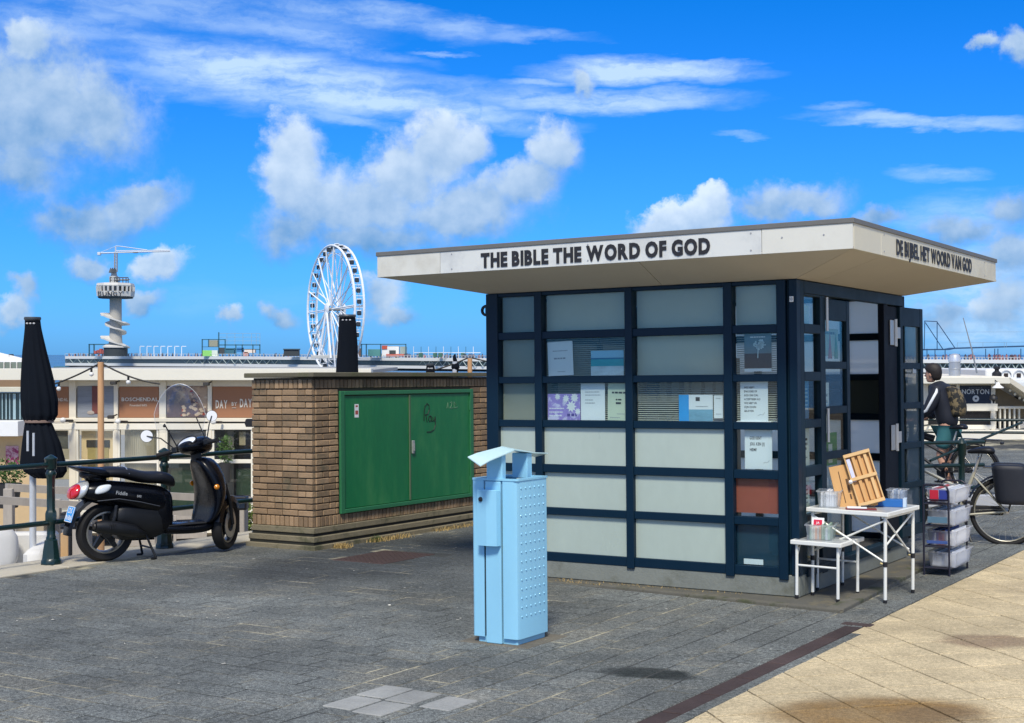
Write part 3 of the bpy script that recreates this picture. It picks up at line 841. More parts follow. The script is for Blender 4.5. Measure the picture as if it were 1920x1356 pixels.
# ----- canopy
def ring(x0, x1, y0, y1, z): return [(x0, y0, z), (x1, y0, z), (x1, y1, z), (x0, y1, z)]
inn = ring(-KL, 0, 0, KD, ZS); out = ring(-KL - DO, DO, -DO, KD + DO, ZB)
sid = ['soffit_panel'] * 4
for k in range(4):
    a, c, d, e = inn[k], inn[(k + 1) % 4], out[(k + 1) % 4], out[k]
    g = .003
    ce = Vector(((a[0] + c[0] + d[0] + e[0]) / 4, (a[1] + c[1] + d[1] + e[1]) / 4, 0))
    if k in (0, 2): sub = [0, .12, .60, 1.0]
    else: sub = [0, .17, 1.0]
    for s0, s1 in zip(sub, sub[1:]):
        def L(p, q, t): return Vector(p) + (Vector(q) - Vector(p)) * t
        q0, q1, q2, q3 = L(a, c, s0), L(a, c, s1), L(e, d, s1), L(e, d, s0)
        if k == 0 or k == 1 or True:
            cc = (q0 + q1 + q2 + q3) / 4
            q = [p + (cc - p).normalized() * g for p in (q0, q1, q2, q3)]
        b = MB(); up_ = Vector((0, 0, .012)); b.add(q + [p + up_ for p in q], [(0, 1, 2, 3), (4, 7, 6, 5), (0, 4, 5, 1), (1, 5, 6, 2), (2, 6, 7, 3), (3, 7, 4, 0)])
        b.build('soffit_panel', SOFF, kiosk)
# dark void above the soffit joints and inside ceiling
b = MB(); b.box(-KL + .002, -.002, .002, KD - .002, ZS + .002, ZS + .05); b.build('ceiling', mat('kiosk_ceiling', (.35, .36, .35), .8), kiosk)
b = MB(); b.loft([[Vector((p[0], p[1], p[2] + .016)) for p in inn], [Vector((p[0] * .996 - .0, p[1], p[2] + .016)) for p in out]], caps=False); b.build('soffit_backing', BLACK, kiosk)
b = MB(); b.box(-KL - DO + .02, DO - .02, -DO + .02, KD + DO - .02, ZF - .05, ZT - .012); b.build('roof_deck', mat('roof_felt', (.08, .08, .08), .9), kiosk)
def fpanel(F, a0, a1, m=FASC, name='fascia_panel'):
    g = .002; b = MB(); b.cbox(a0 + g, a1 - g, -DO - .0, -DO + .018, ZB - .004, ZF + .006, .0015); b.v = [tuple(F(*p)) for p in b.v]; return b.build(name, m, kiosk)
fp = [fpanel(F_front, 2.755, KL + DO), fpanel(F_front, 0.0, 2.755, mat('sign_panel', (0.68, 0.69, 0.65), .45, var=.03, vs=4, col2=(.56, .57, .55), c2s=1.6)), fpanel(F_front, -DO, 0.0)]
FASR = mat('yellow_cream_panel', (.70, .655, .50), .5, var=.05, col2=(.62, .57, .43), c2s=1.5)  # right side panels in a yellower cream than the front ones
fr = [fpanel(F_right, -DO + .02, -.045, FASR), fpanel(F_right, -.045, 2.95, FASR), fpanel(F_right, 2.95, KD + DO - .02, FASR)]
fpanel(F_back, -DO + .02, KL + DO - .02); fpanel(F_left, -DO + .02, KD + DO - .02)
b = MB()
x0, x1, y0, y1 = -KL - DO, DO, -DO, KD + DO; e = .008; w = .09
b.cbox(x0 - e, x1 + e, y0 - e, y0 + w, ZF, ZT, .003); b.cbox(x0 - e, x1 + e, y1 - w, y1 + e, ZF, ZT, .003); b.cbox(x0 - e, x0 + w, y0 + w, y1 - w, ZF, ZT, .003); b.cbox(x1 - w, x1 + e, y0 + w, y1 - w, ZF, ZT, .003)
b.build('roof_trim', CAPM, kiosk)
# screws of the sign panels
b = MB()
for a in (2.64, 1.39, .08):
    for z in (2.525, 2.645): b.lathe([(0, -.003), (.006, -.003), (.007, 0)], (-a, -DO - .0005, z), 8, axis='Y')
for a in (-.60, -.12): b.lathe([(0, -.003), (.006, -.003), (.007, 0)], (-a * 0 + .45 if a < -.5 else .15, -DO - .0005, 2.60), 8, axis='Y')
for a in (.02, 2.9):
    for z in (2.525, 2.645): b.lathe([(0, .003), (.006, .003), (.007, 0)], (DO + .0005, a, z), 8, axis='X')
b.build('screws', GREYINK, kiosk)
LETT = mat('sign_letter', (.018, .017, .018), .55, var=.25, vs=8)
text_obj('letter', 'THE BIBLE THE WORD OF GOD', .118, LETT, kiosk, Matrix.Translation((-2.357, -DO - .004, 2.517)), width=1.968, bold=.052, ext=.012, split=True, gap=.085, space=.26)
FW_ = 1
Mr = Matrix.Translation((DO + .004, .302, 2.522)) @ Matrix.Rotation(PI / 2, 4, 'Z')
text_obj('letter', 'DE BIJBEL HET WOORD VAN GOD', .115, LETT, kiosk, Mr, width=2.137, bold=.035, ext=.010, split=True, gap=.085, space=.26)
# a little dried grass along the wall foot
def tufts(name, pts, n, hh, m, seed=3, sp=.05):
    r = random.Random(seed); b = MB()
    for (p0, p1) in pts:
        for _ in range(n):
            t = r.random(); p = Vector(p0) + (Vector(p1) - Vector(p0)) * t + Vector((r.gauss(0, sp), r.gauss(0, sp), 0)); a = r.uniform(0, 2 * PI); l = hh * r.uniform(.4, 1.2); w = .003
            d = Vector((math.cos(a), math.sin(a), 0)); tip = p + d * l * r.uniform(.3, .9) + Vector((0, 0, l)); s_ = Vector((-d.y, d.x, 0)) * w
            mid = p + d * l * .25 + Vector((0, 0, l * .6)); b.add([p - s_, p + s_, mid + s_ * .7, mid - s_ * .7, tip], [(0, 1, 2, 3), (3, 2, 4)])
    return b.build(name, m, fix=False)
STRAW = mat('dry_grass', (0.42, 0.30, 0.12), .9, var=.3, vs=12)
o = tufts('dry_grass', [(loc2w(-2.4, -.02), loc2w(-.4, -.05)), (loc2w(-2.0, -.12), loc2w(-1.2, -.17))], 260, .022, STRAW, sp=.02); tag(o, kind='stuff')

# ----- things shown in the kiosk windows
def sheet_thing(name, label, cat, F, a0, a1, z0, z1, m, d=.047, tilt=0.0, th=.004, group=None):
    ca, cz = (a0 + a1) / 2, (z0 + z1) / 2; w, h = (a1 - a0), (z1 - z0)
    o = F(ca, d, z0); X = (F(ca - 1, d, z0) - o) if F in (F_front,) else (F(ca + 1, d, z0) - o)
    X.normalize(); Z = Vector((0, 0, 1)); Y = Z.cross(X)
    Ml = Matrix((X, Y, Z)).transposed()
    root = thing(name, label, cat, O + RM @ o, (RM @ Ml @ Matrix.Rotation(tilt, 3, 'Y')).to_euler(), group)
    b = MB(); b.box(-w / 2, w / 2, 0, th, 0, h); b.build('sheet', m, root)
    return root, w, h
def lines(root, w, rows, m=INK, name='printed_lines', rr=rnd):
    """rows: (z, height, x0, x1) print bars broken into word-like dashes, flat on the sheet"""
    b = MB()
    for (z, h, x0, x1) in rows:
        x = x0
        while x < x1:
            l = rr.uniform(.5, 1.4) * h * 2.2; e = min(x + l, x1); b.box(x, e, -.0012, -.0004, z, z + h); x = e + h * .5
    return b.build(name, m, root)
def rect(root, name, m, x0, x1, z0, z1, y=-.0008): b = MB(); b.box(x0, x1, y - .0006, y, z0, z1); return b.build(name, m, root)
def fa(u): return {}  # placeholder
q, w, h = sheet_thing('paper_sign', 'plain white sheet with two short grey lines, upper left window above the purple flowers', 'paper sign', F_front, 1.928, 2.165, 1.665, 1.945, PAPER, tilt=R_(-2))
lines(q, w, [(.20, .006, -.07, .07)], GREYINK); lines(q, w, [(.135, .012, -.06, .05)], GREYINK); lines(q, w, [(.03, .005, -.03, .04)], GREYINK)
q, w, h = sheet_thing('picture', 'small seascape print with turquoise wave hanging in the window', 'picture', F_front, 1.466, 1.765, 1.662, 1.862, mat('pale_sky_print', (.30, .60, .78), .5, var=.06))
rect(q, 'sea_print', mat('sea_print', (.03, .38, .44), .5, var=.25, vs=8, stretch=(1, 1, 4)), -w/2, w/2, .075, .130); rect(q, 'horizon_print', mat('deep_sea_print', (.02, .17, .33), .5), -w/2, w/2, .130, .142, -.0016); rect(q, 'foam_print', mat('foam_print', (.62, .72, .74), .5, var=.3, vs=9, stretch=(1, 1, 3)), -w/2, w/2, .0, .075, -.0012)
q, w, h = sheet_thing('picture', 'purple print of white blossoms at the left foot of the open blind', 'picture', F_front, 1.868, 2.175, 1.302, 1.515, mat('violet_print', (.33, .24, .60), .5, var=.22, vs=5, col2=(.62, .58, .78), c2s=9, c2r=(.5, .58)))
b = MB(); r2 = random.Random(4)
for (cx, cz, rr) in [(.07, .11, .05), (.02, .175, .035), (.10, .18, .04), (-.06, .19, .03), (.13, .07, .03)]:
    for k in range(9):
        a = k * 2 * PI / 9; p = Vector((cx, -.0014, cz)); t = p + Vector((math.cos(a), 0, math.sin(a))) * rr; s_ = Vector((-math.sin(a), 0, math.cos(a))) * rr * .22; mm = (p + t) / 2
        b.add([p, mm + s_, t, mm - s_], [(0, 1, 2, 3)])
b.build('blossom_print', PAPER, q, fix=False); lines(q, w, [(.09, .008, -.14, .0), (.06, .008, -.14, -.01), (.03, .008, -.14, -.02)], PAPER); lines(q, w, [(.03, .022, .03, .12)], mat('indigo_print', (.08, .05, .25), .6))
q, w, h = sheet_thing('paper_sign', 'white sheet with faint grey text between the purple print and the greenish sheet', 'paper sign', F_front, 1.640, 1.862, 1.302, 1.600, PAPER)
lines(q, w, [(.225, .006, -.07, .06), (.20, .006, -.07, .07), (.16, .007, -.07, .0), (.135, .007, -.07, .02)], GREYINK)
q, w, h = sheet_thing('paper_sign', 'pale green sheet with bold dark heading beside the mullion', 'paper sign', F_front, 1.430, 1.616, 1.302, 1.598, mat('pale_green_paper', (.60, .66, .50), .7, var=.04), tilt=R_(1))
lines(q, w, [(.215, .014, -.055, .075), (.160, .012, -.02, .03), (.130, .016, -.02, .035)], INK); lines(q, w, [(.02, .005, -.07, .02), (.05, .005, -.01, .06)], GREYINK)
q, w, h = sheet_thing('leaflet', 'folded leaflet with bright blue cover and a beach photo standing on the window ledge', 'leaflet', F_front, .70, .985, 1.302, 1.505, PAPER)
rect(q, 'blue_print', mat('bright_blue_print', (.02, .33, .75), .5, var=.12, vs=5), -w/2, -w/2 + .085, 0, h); rect(q, 'sea_print', mat('sea_print2', (.18, .38, .50), .5, var=.35, vs=7, stretch=(1, 1, 4)), -w/2 + .085, w/2, .0, .09); lines(q, w, [(.155, .03, -.0, .035)], INK); lines(q, w, [(.11, .006, .0, .10)], GREYINK)
q, w, h = sheet_thing('leaflet', 'narrow white card standing right of the blue leaflet', 'leaflet', F_front, .616, .690, 1.325, 1.500, PAPER); lines(q, w, [(.03, .005, -.02, .025), (.15, .005, -.02, .02)], GREYINK)
# dark print with a white tree
q, w, h = sheet_thing('picture', 'dark print with a pale bushy tree in the top right window', 'picture', F_front, .218, .435, 1.68, 1.965, mat('slate_print', (.13, .20, .23), .5, var=.25, vs=6))
rect(q, 'dark_print', mat('dark_maroon_print', (.030, .015, .025), .6, var=.3), -w/2, w/2, .022, .135); rect(q, 'white_margin', PAPER, -w/2, w/2, 0, .022)
b = MB(); r2 = random.Random(9)
for _ in range(60):
    a = r2.uniform(0, 2 * PI); rr = r2.uniform(0, 1) ** .5; cx, cz = .015 + .045 * rr * math.cos(a), .20 + .035 * rr * math.sin(a); s_ = r2.uniform(.004, .011); b.quad((cx - s_, -.0024, cz - s_ * .6), (cx + s_, -.0024, cz - s_), (cx + s_ * .7, -.0024, cz + s_), (cx - s_, -.0024, cz + s_ * .8))
b.tube([(.0, -.0022, .10), (.004, -.0022, .18)], .004, 4); b.build('tree_print', mat('pale_tree_print', (.62, .74, .76), .6), q, fix=False)
lines(q, w, [(.07, .02, -.065, -.03), (.07, .02, .02, .06)], mat('rose_print', (.45, .30, .34), .6)); lines(q, w, [(.255, .008, -.06, .06)], PAPER)
q, w, h = sheet_thing('text_poster', 'white poster with seven rows of black capitals under the tree print', 'poster', F_front, .250, .472, 1.302, 1.606, PAPER)
for i, t in enumerate(['WIE HEEFT', 'ENIG IDEE OF', 'GOD ONS ZAL', 'ACCEPTEREN ALS', 'WE NIET IN', 'ZIJN ZOON', 'GELOVEN']): text_obj('lettering', t, .015, INK, q, Matrix.Translation((-.080, -.0008, .250 - i * .0295)), width=(.085, .105, .115, .130, .100, .095, .075)[i], bold=.03)
b = MB(); b.tube([(.03, -.001, .045), (.05, -.001, .055), (.07, -.001, .05), (.085, -.001, .07)], .0012, 4); b.build('bird_mark', GREYINK, q, fix=False)
b = MB(); b.box(-.14, .14, -.01, .03, -.010, .002); b.build('ledge', PAPER, q)
q, w, h = sheet_thing('text_poster', 'white poster with three short rows of capitals, above the rust orange cloth', 'poster', F_front, .222, .440, .945, 1.242, PAPER)
for i, t in enumerate(['GOD KENT', 'JOU. KEN JIJ', 'HEM?']): text_obj('lettering', t, .023, INK, q, Matrix.Translation((-.068, -.0008, .222 - i * .044)), width=(.095, .118, .055)[i], bold=.03)
b = MB(); b.tube([(.04, -.001, .045), (.055, -.001, .055), (.07, -.001, .05), (.088, -.001, .068)], .0012, 4); b.build('bird_mark', GREYINK, q, fix=False)
q, w, h = sheet_thing('paper_slip', 'small white paper slip on the lowest ledge of the corner window', 'paper', F_front, .300, .455, .228, .268, PAPER, .040)
# right face window and door
q, w, h = sheet_thing('paper_sign', 'pale blue sheet in the top pane beside the kiosk corner', 'paper sign', F_right, .165, .38, 2.035, 2.18, mat('pale_blue_paper', (.55, .68, .74), .6))
q, w, h = sheet_thing('paper_sign', 'blue printed sheet in the third side pane beside the kiosk corner', 'paper sign', F_right, .165, .36, 1.32, 1.605, mat('blue_paper', (.07, .25, .50), .6, var=.25, vs=7)); lines(q, w, [(.22 - .03 * k, .008, -.08, .07) for k in range(6)], mat('light_blue_ink', (.5, .66, .8), .6))
q, w, h = sheet_thing('paper_sign', 'white text sheet in the fourth side pane, level with the easel top', 'paper sign', F_right, .165, .36, .965, 1.25, PAPER); lines(q, w, [(.19, .018, -.05, .05), (.155, .018, -.05, .05), (.12, .018, -.05, .04), (.06, .006, -.05, .05)], INK)
q, w, h = sheet_thing('paper_sign', 'white text sheet low in the side pane just above the stool', 'paper sign', F_right, .165, .35, .61, .885, PAPER); lines(q, w, [(.20 - .032 * k, .012, -.06, .05) for k in range(5)], INK)
q, w, h = sheet_thing('pennant', 'red and white hanging pennants behind the top door pane', 'pennant', F_right, .80, 1.16, 1.80, 2.02, mat('grey_green_cloth', (.30, .36, .33), .8), .09)
b = MB(); b.add([(-.02, -.002, .20), (.03, -.002, -.02), (-.07, -.002, -.02)], [(0, 1, 2)]); b.build('red_pennant', mat('red_cloth', (.35, .05, .04), .8), q, fix=False)
b = MB(); b.add([(.12, -.002, .20), (.17, -.002, -.02), (.07, -.002, -.02)], [(0, 1, 2)]); b.build('green_pennant', mat('green_cloth', (.03, .16, .08), .8), q, fix=False); lines(q, w, [(.175, .02, -.12, .1)], INK)
q, w, h = sheet_thing('poster', 'white sheets pinned behind the third door pane', 'poster', F_right, .72, .90, 1.28, 1.59, PAPER, .08); lines(q, w, [(.2, .02, -.05, .05), (.15, .02, -.04, .05)], GREYINK)
q, w, h = sheet_thing('poster', 'green poster with a white card behind the door pane above the easel', 'poster', F_right, .80, 1.10, .93, 1.19, mat('green_poster', (.05, .30, .12), .6, var=.2), .09); rect(q, 'white_card', PAPER, -.06, .03, .02, .17, -.003)
# shelf with books deep inside
q = thing('bookshelf', 'shelf of books and leaflets dimly seen through the door panes', 'bookshelf', O + RM @ Vector((-.75, .35, ZC)), ROT)
b = MB()
for z in (0, .45, .85, 1.25, 1.6): b.cbox(-.9, .0, 0, .3, z, z + .02, .002)
b.cbox(-.92, -.9, 0, .3, 0, 1.62, .002); b.cbox(0, .02, 0, .3, 0, 1.62, .002); b.build('rack', mat('shelf_wood', (.25, .2, .14), .7), q)
r2 = random.Random(5)
for z in (.02, .47, .87, 1.27):
    x = -.88
    while x < -.06:
        w_ = r2.uniform(.03, .09); b = MB(); b.cbox(x, x + w_ - .004, .03, .24, z, z + r2.uniform(.18, .3), .002)
        b.build('book', mat('book%d' % r2.randint(0, 5), [(.5, .5, .47), (.35, .08, .06), (.05, .16, .3), (.45, .4, .3), (.08, .25, .2), (.6, .58, .5)][r2.randint(0, 5)], .6), q); x += w_ + r2.uniform(0, .06)
# ================================================================== litter bin
BLUE = mat('bin_paint', (0.28, 0.60, 0.80), 0.42, var=0.05, vs=3, coat=.1, bump=.04, bs=22, col2=(.22, .46, .60), c2s=3.2, c2r=(.60, .80), stretch=(1, 1, .5))
binp = Vector((0.040, 8.40, 0)); binp.z = zg(binp.x, binp.y)
bn_ = thing('litter_bin', 'tall pale blue steel litter bin with a small gabled hood before the kiosk', 'litter bin', binp, ROT)
BWd, BLn, BH = .335, .365, 1.015
def rr_poly(x0, x1, y0, y1, r, n=4):
    out = []
    for cx, cy, a0 in ((x1 - r, y0 + r, -PI / 2), (x1 - r, y1 - r, 0), (x0 + r, y1 - r, PI / 2), (x0 + r, y0 + r, PI)):
        for k in range(n + 1): a = a0 + k * PI / 2 / n; out.append((cx + r * math.cos(a), cy + r * math.sin(a)))
    return out
# shell: two folded side panels that wrap to the front, leaving the centre channel free
def shell(side):
    xa = 0 if side > 0 else -BWd
    if side > 0: pl = [(-.108, 0.0), (-.030, 0.0), (-.009, .008), (0.0, .028), (0.0, BLn - .02), (-.012, BLn - .003), (-.108, BLn)]
    else: pl = [(-BWd + .088, 0.0), (-BWd + .012, 0.0), (-BWd + .002, .008), (-BWd, .028), (-BWd, BLn - .02), (-BWd + .012, BLn - .003), (-BWd + .10, BLn)]
    t = .006; n = len(pl); inner = []
    for i, p in enumerate(pl):
        a = Vector(pl[max(i - 1, 0)]); c = Vector(pl[min(i + 1, n - 1)]); d = (c - a).normalized(); nr = Vector((-d.y, d.x)) * (t if side > 0 else -t); inner.append((p[0] + nr.x, p[1] + nr.y))
    poly = pl + inner[::-1]
    b = MB(); b.prism(poly, .040, BH, 0); return b
for s_ in (1, -1): shell(s_).build('side_panel', BLUE, bn_, smooth=35)
b = MB(); b.box(-BWd + .01, -.01, .016, BLn - .01, .05, BH - .16); b.build('inner_liner', mat('liner_dark', (.03, .05, .06), .6), bn_)
# rim, plinth, posts, hood
b = MB(); po = rr_poly(-BWd - .004, .004, -.004, BLn + .004, .02); pi = rr_poly(-BWd + .028, -.028, .028, BLn - .028, .016)
n = len(po); vs_ = [(p[0], p[1], z) for z in (BH - .006, BH + .006) for p in po] + [(p[0], p[1], z) for z in (BH - .006, BH + .006) for p in pi]; fs_ = []
for k in range(n):
    j = (k + 1) % n; fs_ += [(k, j, n + j, n + k), (2 * n + k, 3 * n + k, 3 * n + j, 2 * n + j), (n + k, n + j, 3 * n + j, 3 * n + k), (k, 2 * n + k, 2 * n + j, j)]
b.add(vs_, fs_); b.build('rim', BLUE, bn_, smooth=35)
b = MB(); b.cbox(-BWd + .028, -.02, .022, BLn - .02, 0, .042, .004); b.build('base', BLUE, bn_)
b = MB(); b.cbox(-.233, -.120, -.006, .020, 0.004, BH - .012, .004); b.build('front_channel', BLUE, bn_)
b = MB(); b.cbox(-.228, -.112, .004, .050, BH - .010, BH + .155, .004); b.build('hood_support', BLUE, bn_)
b = MB(); b.cbox(-.222, -.108, BLn - .075, BLn - .015, BH - .010, BH + .150, .004); b.build('hood_support', BLUE, bn_)
# ashtray box
b = MB(); b.prism([(-.268, -.012), (-.262, -.052), (-.190, -.060), (-.122, -.048), (-.116, -.012)], BH - .405, BH - .062, .003); b.build('ashtray', BLUE, bn_)
b = MB(); b.lathe([(0, -.010), (.006, -.012), (.014, -.010), (.016, 0)], (-.232, -.053, BH - .120), 14, axis='Y'); b.build('ashtray_hole', BLACK, bn_)
# embossed studs
b = MB()
for i in range(6):
    for j in range(15):
        yy = .042 + i * .0525; zz = BH - .052 - j * .0562
        b.lathe([(0, .0055), (.0035, .0046), (.006, .0024), (.0072, -.001)], (.0, yy, zz), 10, axis='X')
tag(b.build('embossed_studs', BLUE, bn_, smooth=60, fix=True), kind='stuff')
# hood : narrow folded sheet running front to back
xs0, xs1 = -.255, -.105; c_y = BLn / 2
def hs(x, y, z): return (x, y, z)
ZH = BH + .192
prof = [(-.205, -.060), (-.10, -.038), (c_y - .03, -.006), (c_y, .0), (c_y + .03, -.004), (BLn + .06, -.030), (BLn + .215, -.040)]
b = MB(); secs = []
for (y, dz) in prof:
    f_ = max(0, (c_y - y) / .4); g_ = max(0, (y - c_y) / .4)
    A_ = Vector((xs0 - .0, y + .045, ZH + dz + .012 * f_ + .004 - .045 * g_)); B_ = Vector((xs1 + .01, y - .055, ZH + dz - .020 * f_ - .010))
    t_ = Vector((0, 0, .006)); secs.append([A_, B_, B_ - t_, A_ - t_])
b.loft(secs); b.build('hood', mat('bin_sunlit_paint', (0.60, 0.84, 0.86), 0.35, var=0.03, coat=.2), bn_, smooth=30)  # bin colour lightened so the hood carries the sunlight on its top
# paving slab under the bin
o = link('paver', slab_mesh(.50, .48, m_paver('brown_slab_stone', (.115, .105, .085), .3), .05), None, loc2w(0, 0)); o.parent = pav
bl = RM.transposed() @ (binp - O); o.location = (bl.x - BWd / 2 + .0, bl.y + BLn / 2 + .03, .0035)

# ================================================================== brick cabinet
cab = thing('brick_cabinet', 'low brown brick utility cabinet with green steel doors and a concrete cap', 'utility cabinet', boxO, ROT)
CW, CLn = .795, 3.15
BR = mat('brown_brick', (0.300, 0.200, 0.115), .9, var=.22, vs=5, bump=.5, bs=45, rand=.30, col2=(.15, .125, .075), c2s=3.2, c2r=(.5, .75))
MORT = mat('dark_mortar', (.085, .068, .048), .95, var=.2)
MOSSC = mat('mossy_concrete', (.21, .18, .115), .95, var=.28, vs=6, bump=.6, bs=60, col2=(.085, .085, .045), c2s=3.5, c2r=(.5, .7))
CAPC = mat('cap_concrete', (.125, .112, .075), .95, var=.2, vs=4, bump=.4, bs=50, col2=(.10, .105, .05), c2s=2.5)
zb0 = .218; ztop = 1.676
b = MB(); b.box(-CW + .012, -.012, .012, CLn - .012, .05, ztop); b.build('wall', MORT, cab)
# steps
for i, (z0, z1, e) in enumerate([(-.02, .045, .050), (.072, .128, .030), (.155, .214, .012)]):
    b = MB(); b.cbox(-CW - e, e, -e, CLn + e, z0, z1, .006); b.build('plinth_step', MOSSC, cab)
    b = MB(); b.box(-CW - e + .03, e - .03, -e + .03, CLn + e - .03, z1 - .005, z1 + .03); b.build('plinth_joint', mat('joint_shadow', (.02, .02, .015), .9), cab)
bricks = {}
def brick_mesh(w, d, h, pert=0):
    k = (round(w, 3), round(d, 3), round(h, 3), pert)
    if k not in bricks:
        r2 = random.Random(hash(k) % 999); q = MB(); q.cbox(0, w, 0, d, 0, h, .0045)
        q.v = [(x + r2.uniform(-.0016, .0016), y + r2.uniform(-.0016, .0016), z + r2.uniform(-.0016, .0016)) for x, y, z in q.v]
        bricks[k] = q.mesh('brick', BR)
    return bricks[k]
JT = .011; CH = .0622
z_s0 = zb0; z_r0 = zb0 + .105; z_r1 = z_r0 + CH * 20; z_s1 = z_r1
nb = [0]
def put_brick(x, y, z, w, d, h):
    o = link('brick', brick_mesh(w, d, h, rnd.randint(0, 2)), cab, (x, y, z + rnd.uniform(-.001, .001))); nb[0] += 1; return o
def course(L, k, r2):
    """joint positions of one course of length L"""
    full_, half = .190 + JT, .090 + JT
    seq = []; x = 0; pat = k % 4
    if pat == 0: s_ = [full_, full_, full_, full_]
    elif pat == 1: s_ = [half, full_, half, half, full_, half]
    elif pat == 2: s_ = [full_, half, half, full_, full_]
    else: s_ = [half, half, full_, full_, half, full_]
    while x < L - .02: 
        w = s_[len(seq) % len(s_)]
        if x + w > L - .03: w = L - x
        seq.append((x, w)); x += w
    return seq
r2 = random.Random(3)
for k in range(20):
    z = z_r0 + CH * k
    for (x, w) in course(CW, k, r2): put_brick(-CW + x, -.004 + r2.uniform(-.002, .003), z, w - JT, .05, CH - JT)
    for (y0, L) in ((.046, .345), (2.724, CLn - 2.724)):
        for (y, w) in course(L, k + 1, r2): put_brick(-.050 + .004 + r2.uniform(-.002, .002), y0 + y, z, .05, w - JT, CH - JT)
for z, h in ((z_s0, .105), (z_s1 + .003, .098)):
    n_ = 13; w_ = CW / n_
    for i in range(n_): put_brick(-CW + i * w_, -.004, z, w_ - JT, .05, h - JT)
n_ = int((CLn - .05) / .0612)
for i in range(n_): put_brick(-.046, .05 + i * .0612, z_s1 + .003, .05, .0612 - JT, .098 - JT) if nb[0] < 298 else None
q = MB()
for i in range(n_): q.cbox(-.046, .004, .05 + i * .0612, .05 + i * .0612 + .0612 - JT, z_s0, z_s0 + .105 - JT, .004)
for k in range(20):   # hidden left and rear sides
    z = z_r0 + CH * k
    for i in range(15): q.cbox(-CW - .004, -CW + .04, .05 + i * .205, .05 + i * .205 + .194, z, z + CH - JT, .004)
    for i in range(3): q.cbox(-CW + .05 + i * .205, -CW + .05 + i * .205 + .194, CLn - .046, CLn + .004, z, z + CH - JT, .004)
tag(q.build('lower_bricks', BR, cab, fix=False), kind='stuff')
# small brick fill above and below the door opening is replaced by the door itself
# cap slab
b = MB(); b.cbox(-CW - .06, .055, -.055, CLn + .06, ztop + .004, ztop + .050, .006); b.build('cap_slab', CAPC, cab)
# doors
GRN = mat('green_paint', (.004, .165, .045), .48, var=.22, vs=2.2, bump=.05, col2=(.035, .20, .06), c2s=2.2, c2r=(.42, .7), stretch=(1, 1, .35))
GRN2 = mat('green_frame_paint', (.022, .16, .062), .5, var=.12, vs=5)
D0, D1, DZ0, DZ1 = .385, 2.735, .318, 1.540
b = MB(); f_ = .062; dpt = (.004, .032)
b.cbox(dpt[0], dpt[1], D0, D0 + f_, DZ0, DZ1, .004); b.cbox(dpt[0], dpt[1], D1 - f_, D1, DZ0, DZ1, .004); b.cbox(dpt[0], dpt[1], D0 + f_, D1 - f_, DZ1 - .042, DZ1 - .001, .004); b.cbox(dpt[0], dpt[1], D0 + f_, D1 - f_, DZ0 + .001, DZ0 + .042, .004)
b.build('door_frame', GRN2, cab)
mid = 1.545
for k, (a0, a1) in enumerate(((D0 + f_ + .004, mid - .006), (mid + .006, D1 - f_ - .004))):
    b = MB(); b.cbox(.005, .016, a0, a1, DZ0 + .046, DZ1 - .048, .003); d_ = b.build('door', GRN, cab)
    if k == 1:
        h_b = MB(); h_b.cbox(.016, .034, a0 + .02, a0 + .062, .86, 1.00, .004); h_b.cbox(.034, .044, a0 + .030, a0 + .052, .885, .965, .003); h_b.build('door_handle', mat('grey_lock', (.38, .40, .38), .5, metal=.4), d_)
        Mg = Matrix.Translation((.0175, 1.80, 1.20)) @ Matrix.Rotation(PI / 2, 4, 'Z')
        def curve(pts, r=.0045): 
            g = MB(); P_ = []
            for i in range(len(pts) - 1):
                a_, c_ = Vector((pts[i][0], 0, pts[i][1])), Vector((pts[i + 1][0], 0, pts[i + 1][1]))
                for t in range(4): P_.append(Mg @ (a_ + (c_ - a_) * t / 4))
            P_.append(Mg @ Vector((pts[-1][0], 0, pts[-1][1]))); g.tube(P_, r, 5); return g
        g = MB()
        for pts in ([(0, 0), (.005, .10), (.02, .16), (.06, .19), (.095, .17), (.10, .12), (.07, .075), (.02, .065)], [(.04, .07), (.045, .03), (.06, -.015)], [(.085, .02), (.095, .05), (.125, .055), (.135, .01), (.10, -.01), (.085, .02)], [(.135, .05), (.14, .0), (.16, -.01)],
                    [(.165, .04), (.17, .0), (.19, -.005), (.21, .045), (.21, -.05), (.18, -.10), (.12, -.12), (.05, -.12)]):
            c_ = curve(pts); g.add(c_.v, c_.f)
        g.build('graffiti', mat('black_marker', (.01, .015, .012), .6), d_, fix=False)
        g = MB()
        for pts in ([(.43, .13), (.45, .19), (.47, .13)], [(.49, .19), (.53, .20), (.52, .16), (.49, .13), (.55, .13)], [(.57, .13), (.57, .20), (.61, .16)], [(.58, .13), (.64, .14)]):
            c_ = curve(pts, .0025); g.add(c_.v, c_.f)
        g.build('chalk_scribble', mat('pale_chalk', (.16, .28, .18), .8), d_, fix=False)
    else:
        s_b = MB(); s_b.box(.0162, .0172, a0 + .17, a0 + .235, 1.270, 1.405); st0 = s_b.build('sticker', PAPER, d_)
        s_b = MB(); s_b.box(.0174, .0178, a0 + .185, a0 + .22, 1.375, 1.393); s_b.box(.0174, .0178, a0 + .18, a0 + .225, 1.30, 1.34); s_b.build('sticker_print', mat('red_print', (.4, .08, .06), .6), st0) if False else s_b.build('sticker_print', mat('red_print', (.4, .08, .06), .6), d_)
    for zc in ((.50, 1.35) if k else ()):
        h_b = MB(); h_b.tube([(.020, D1 - f_ - .004, zc - .05), (.020, D1 - f_ - .004, zc + .05)], .007, 8); h_b.build('hinge', GRN2, d_)
b = MB(); b.cbox(.016, .026, mid - .018, mid + .006, DZ0 + .05, DZ1 - .052, .003); b.build('cover_strip', mat('worn_green_strip', (.10, .15, .08), .6, var=.2), cab)
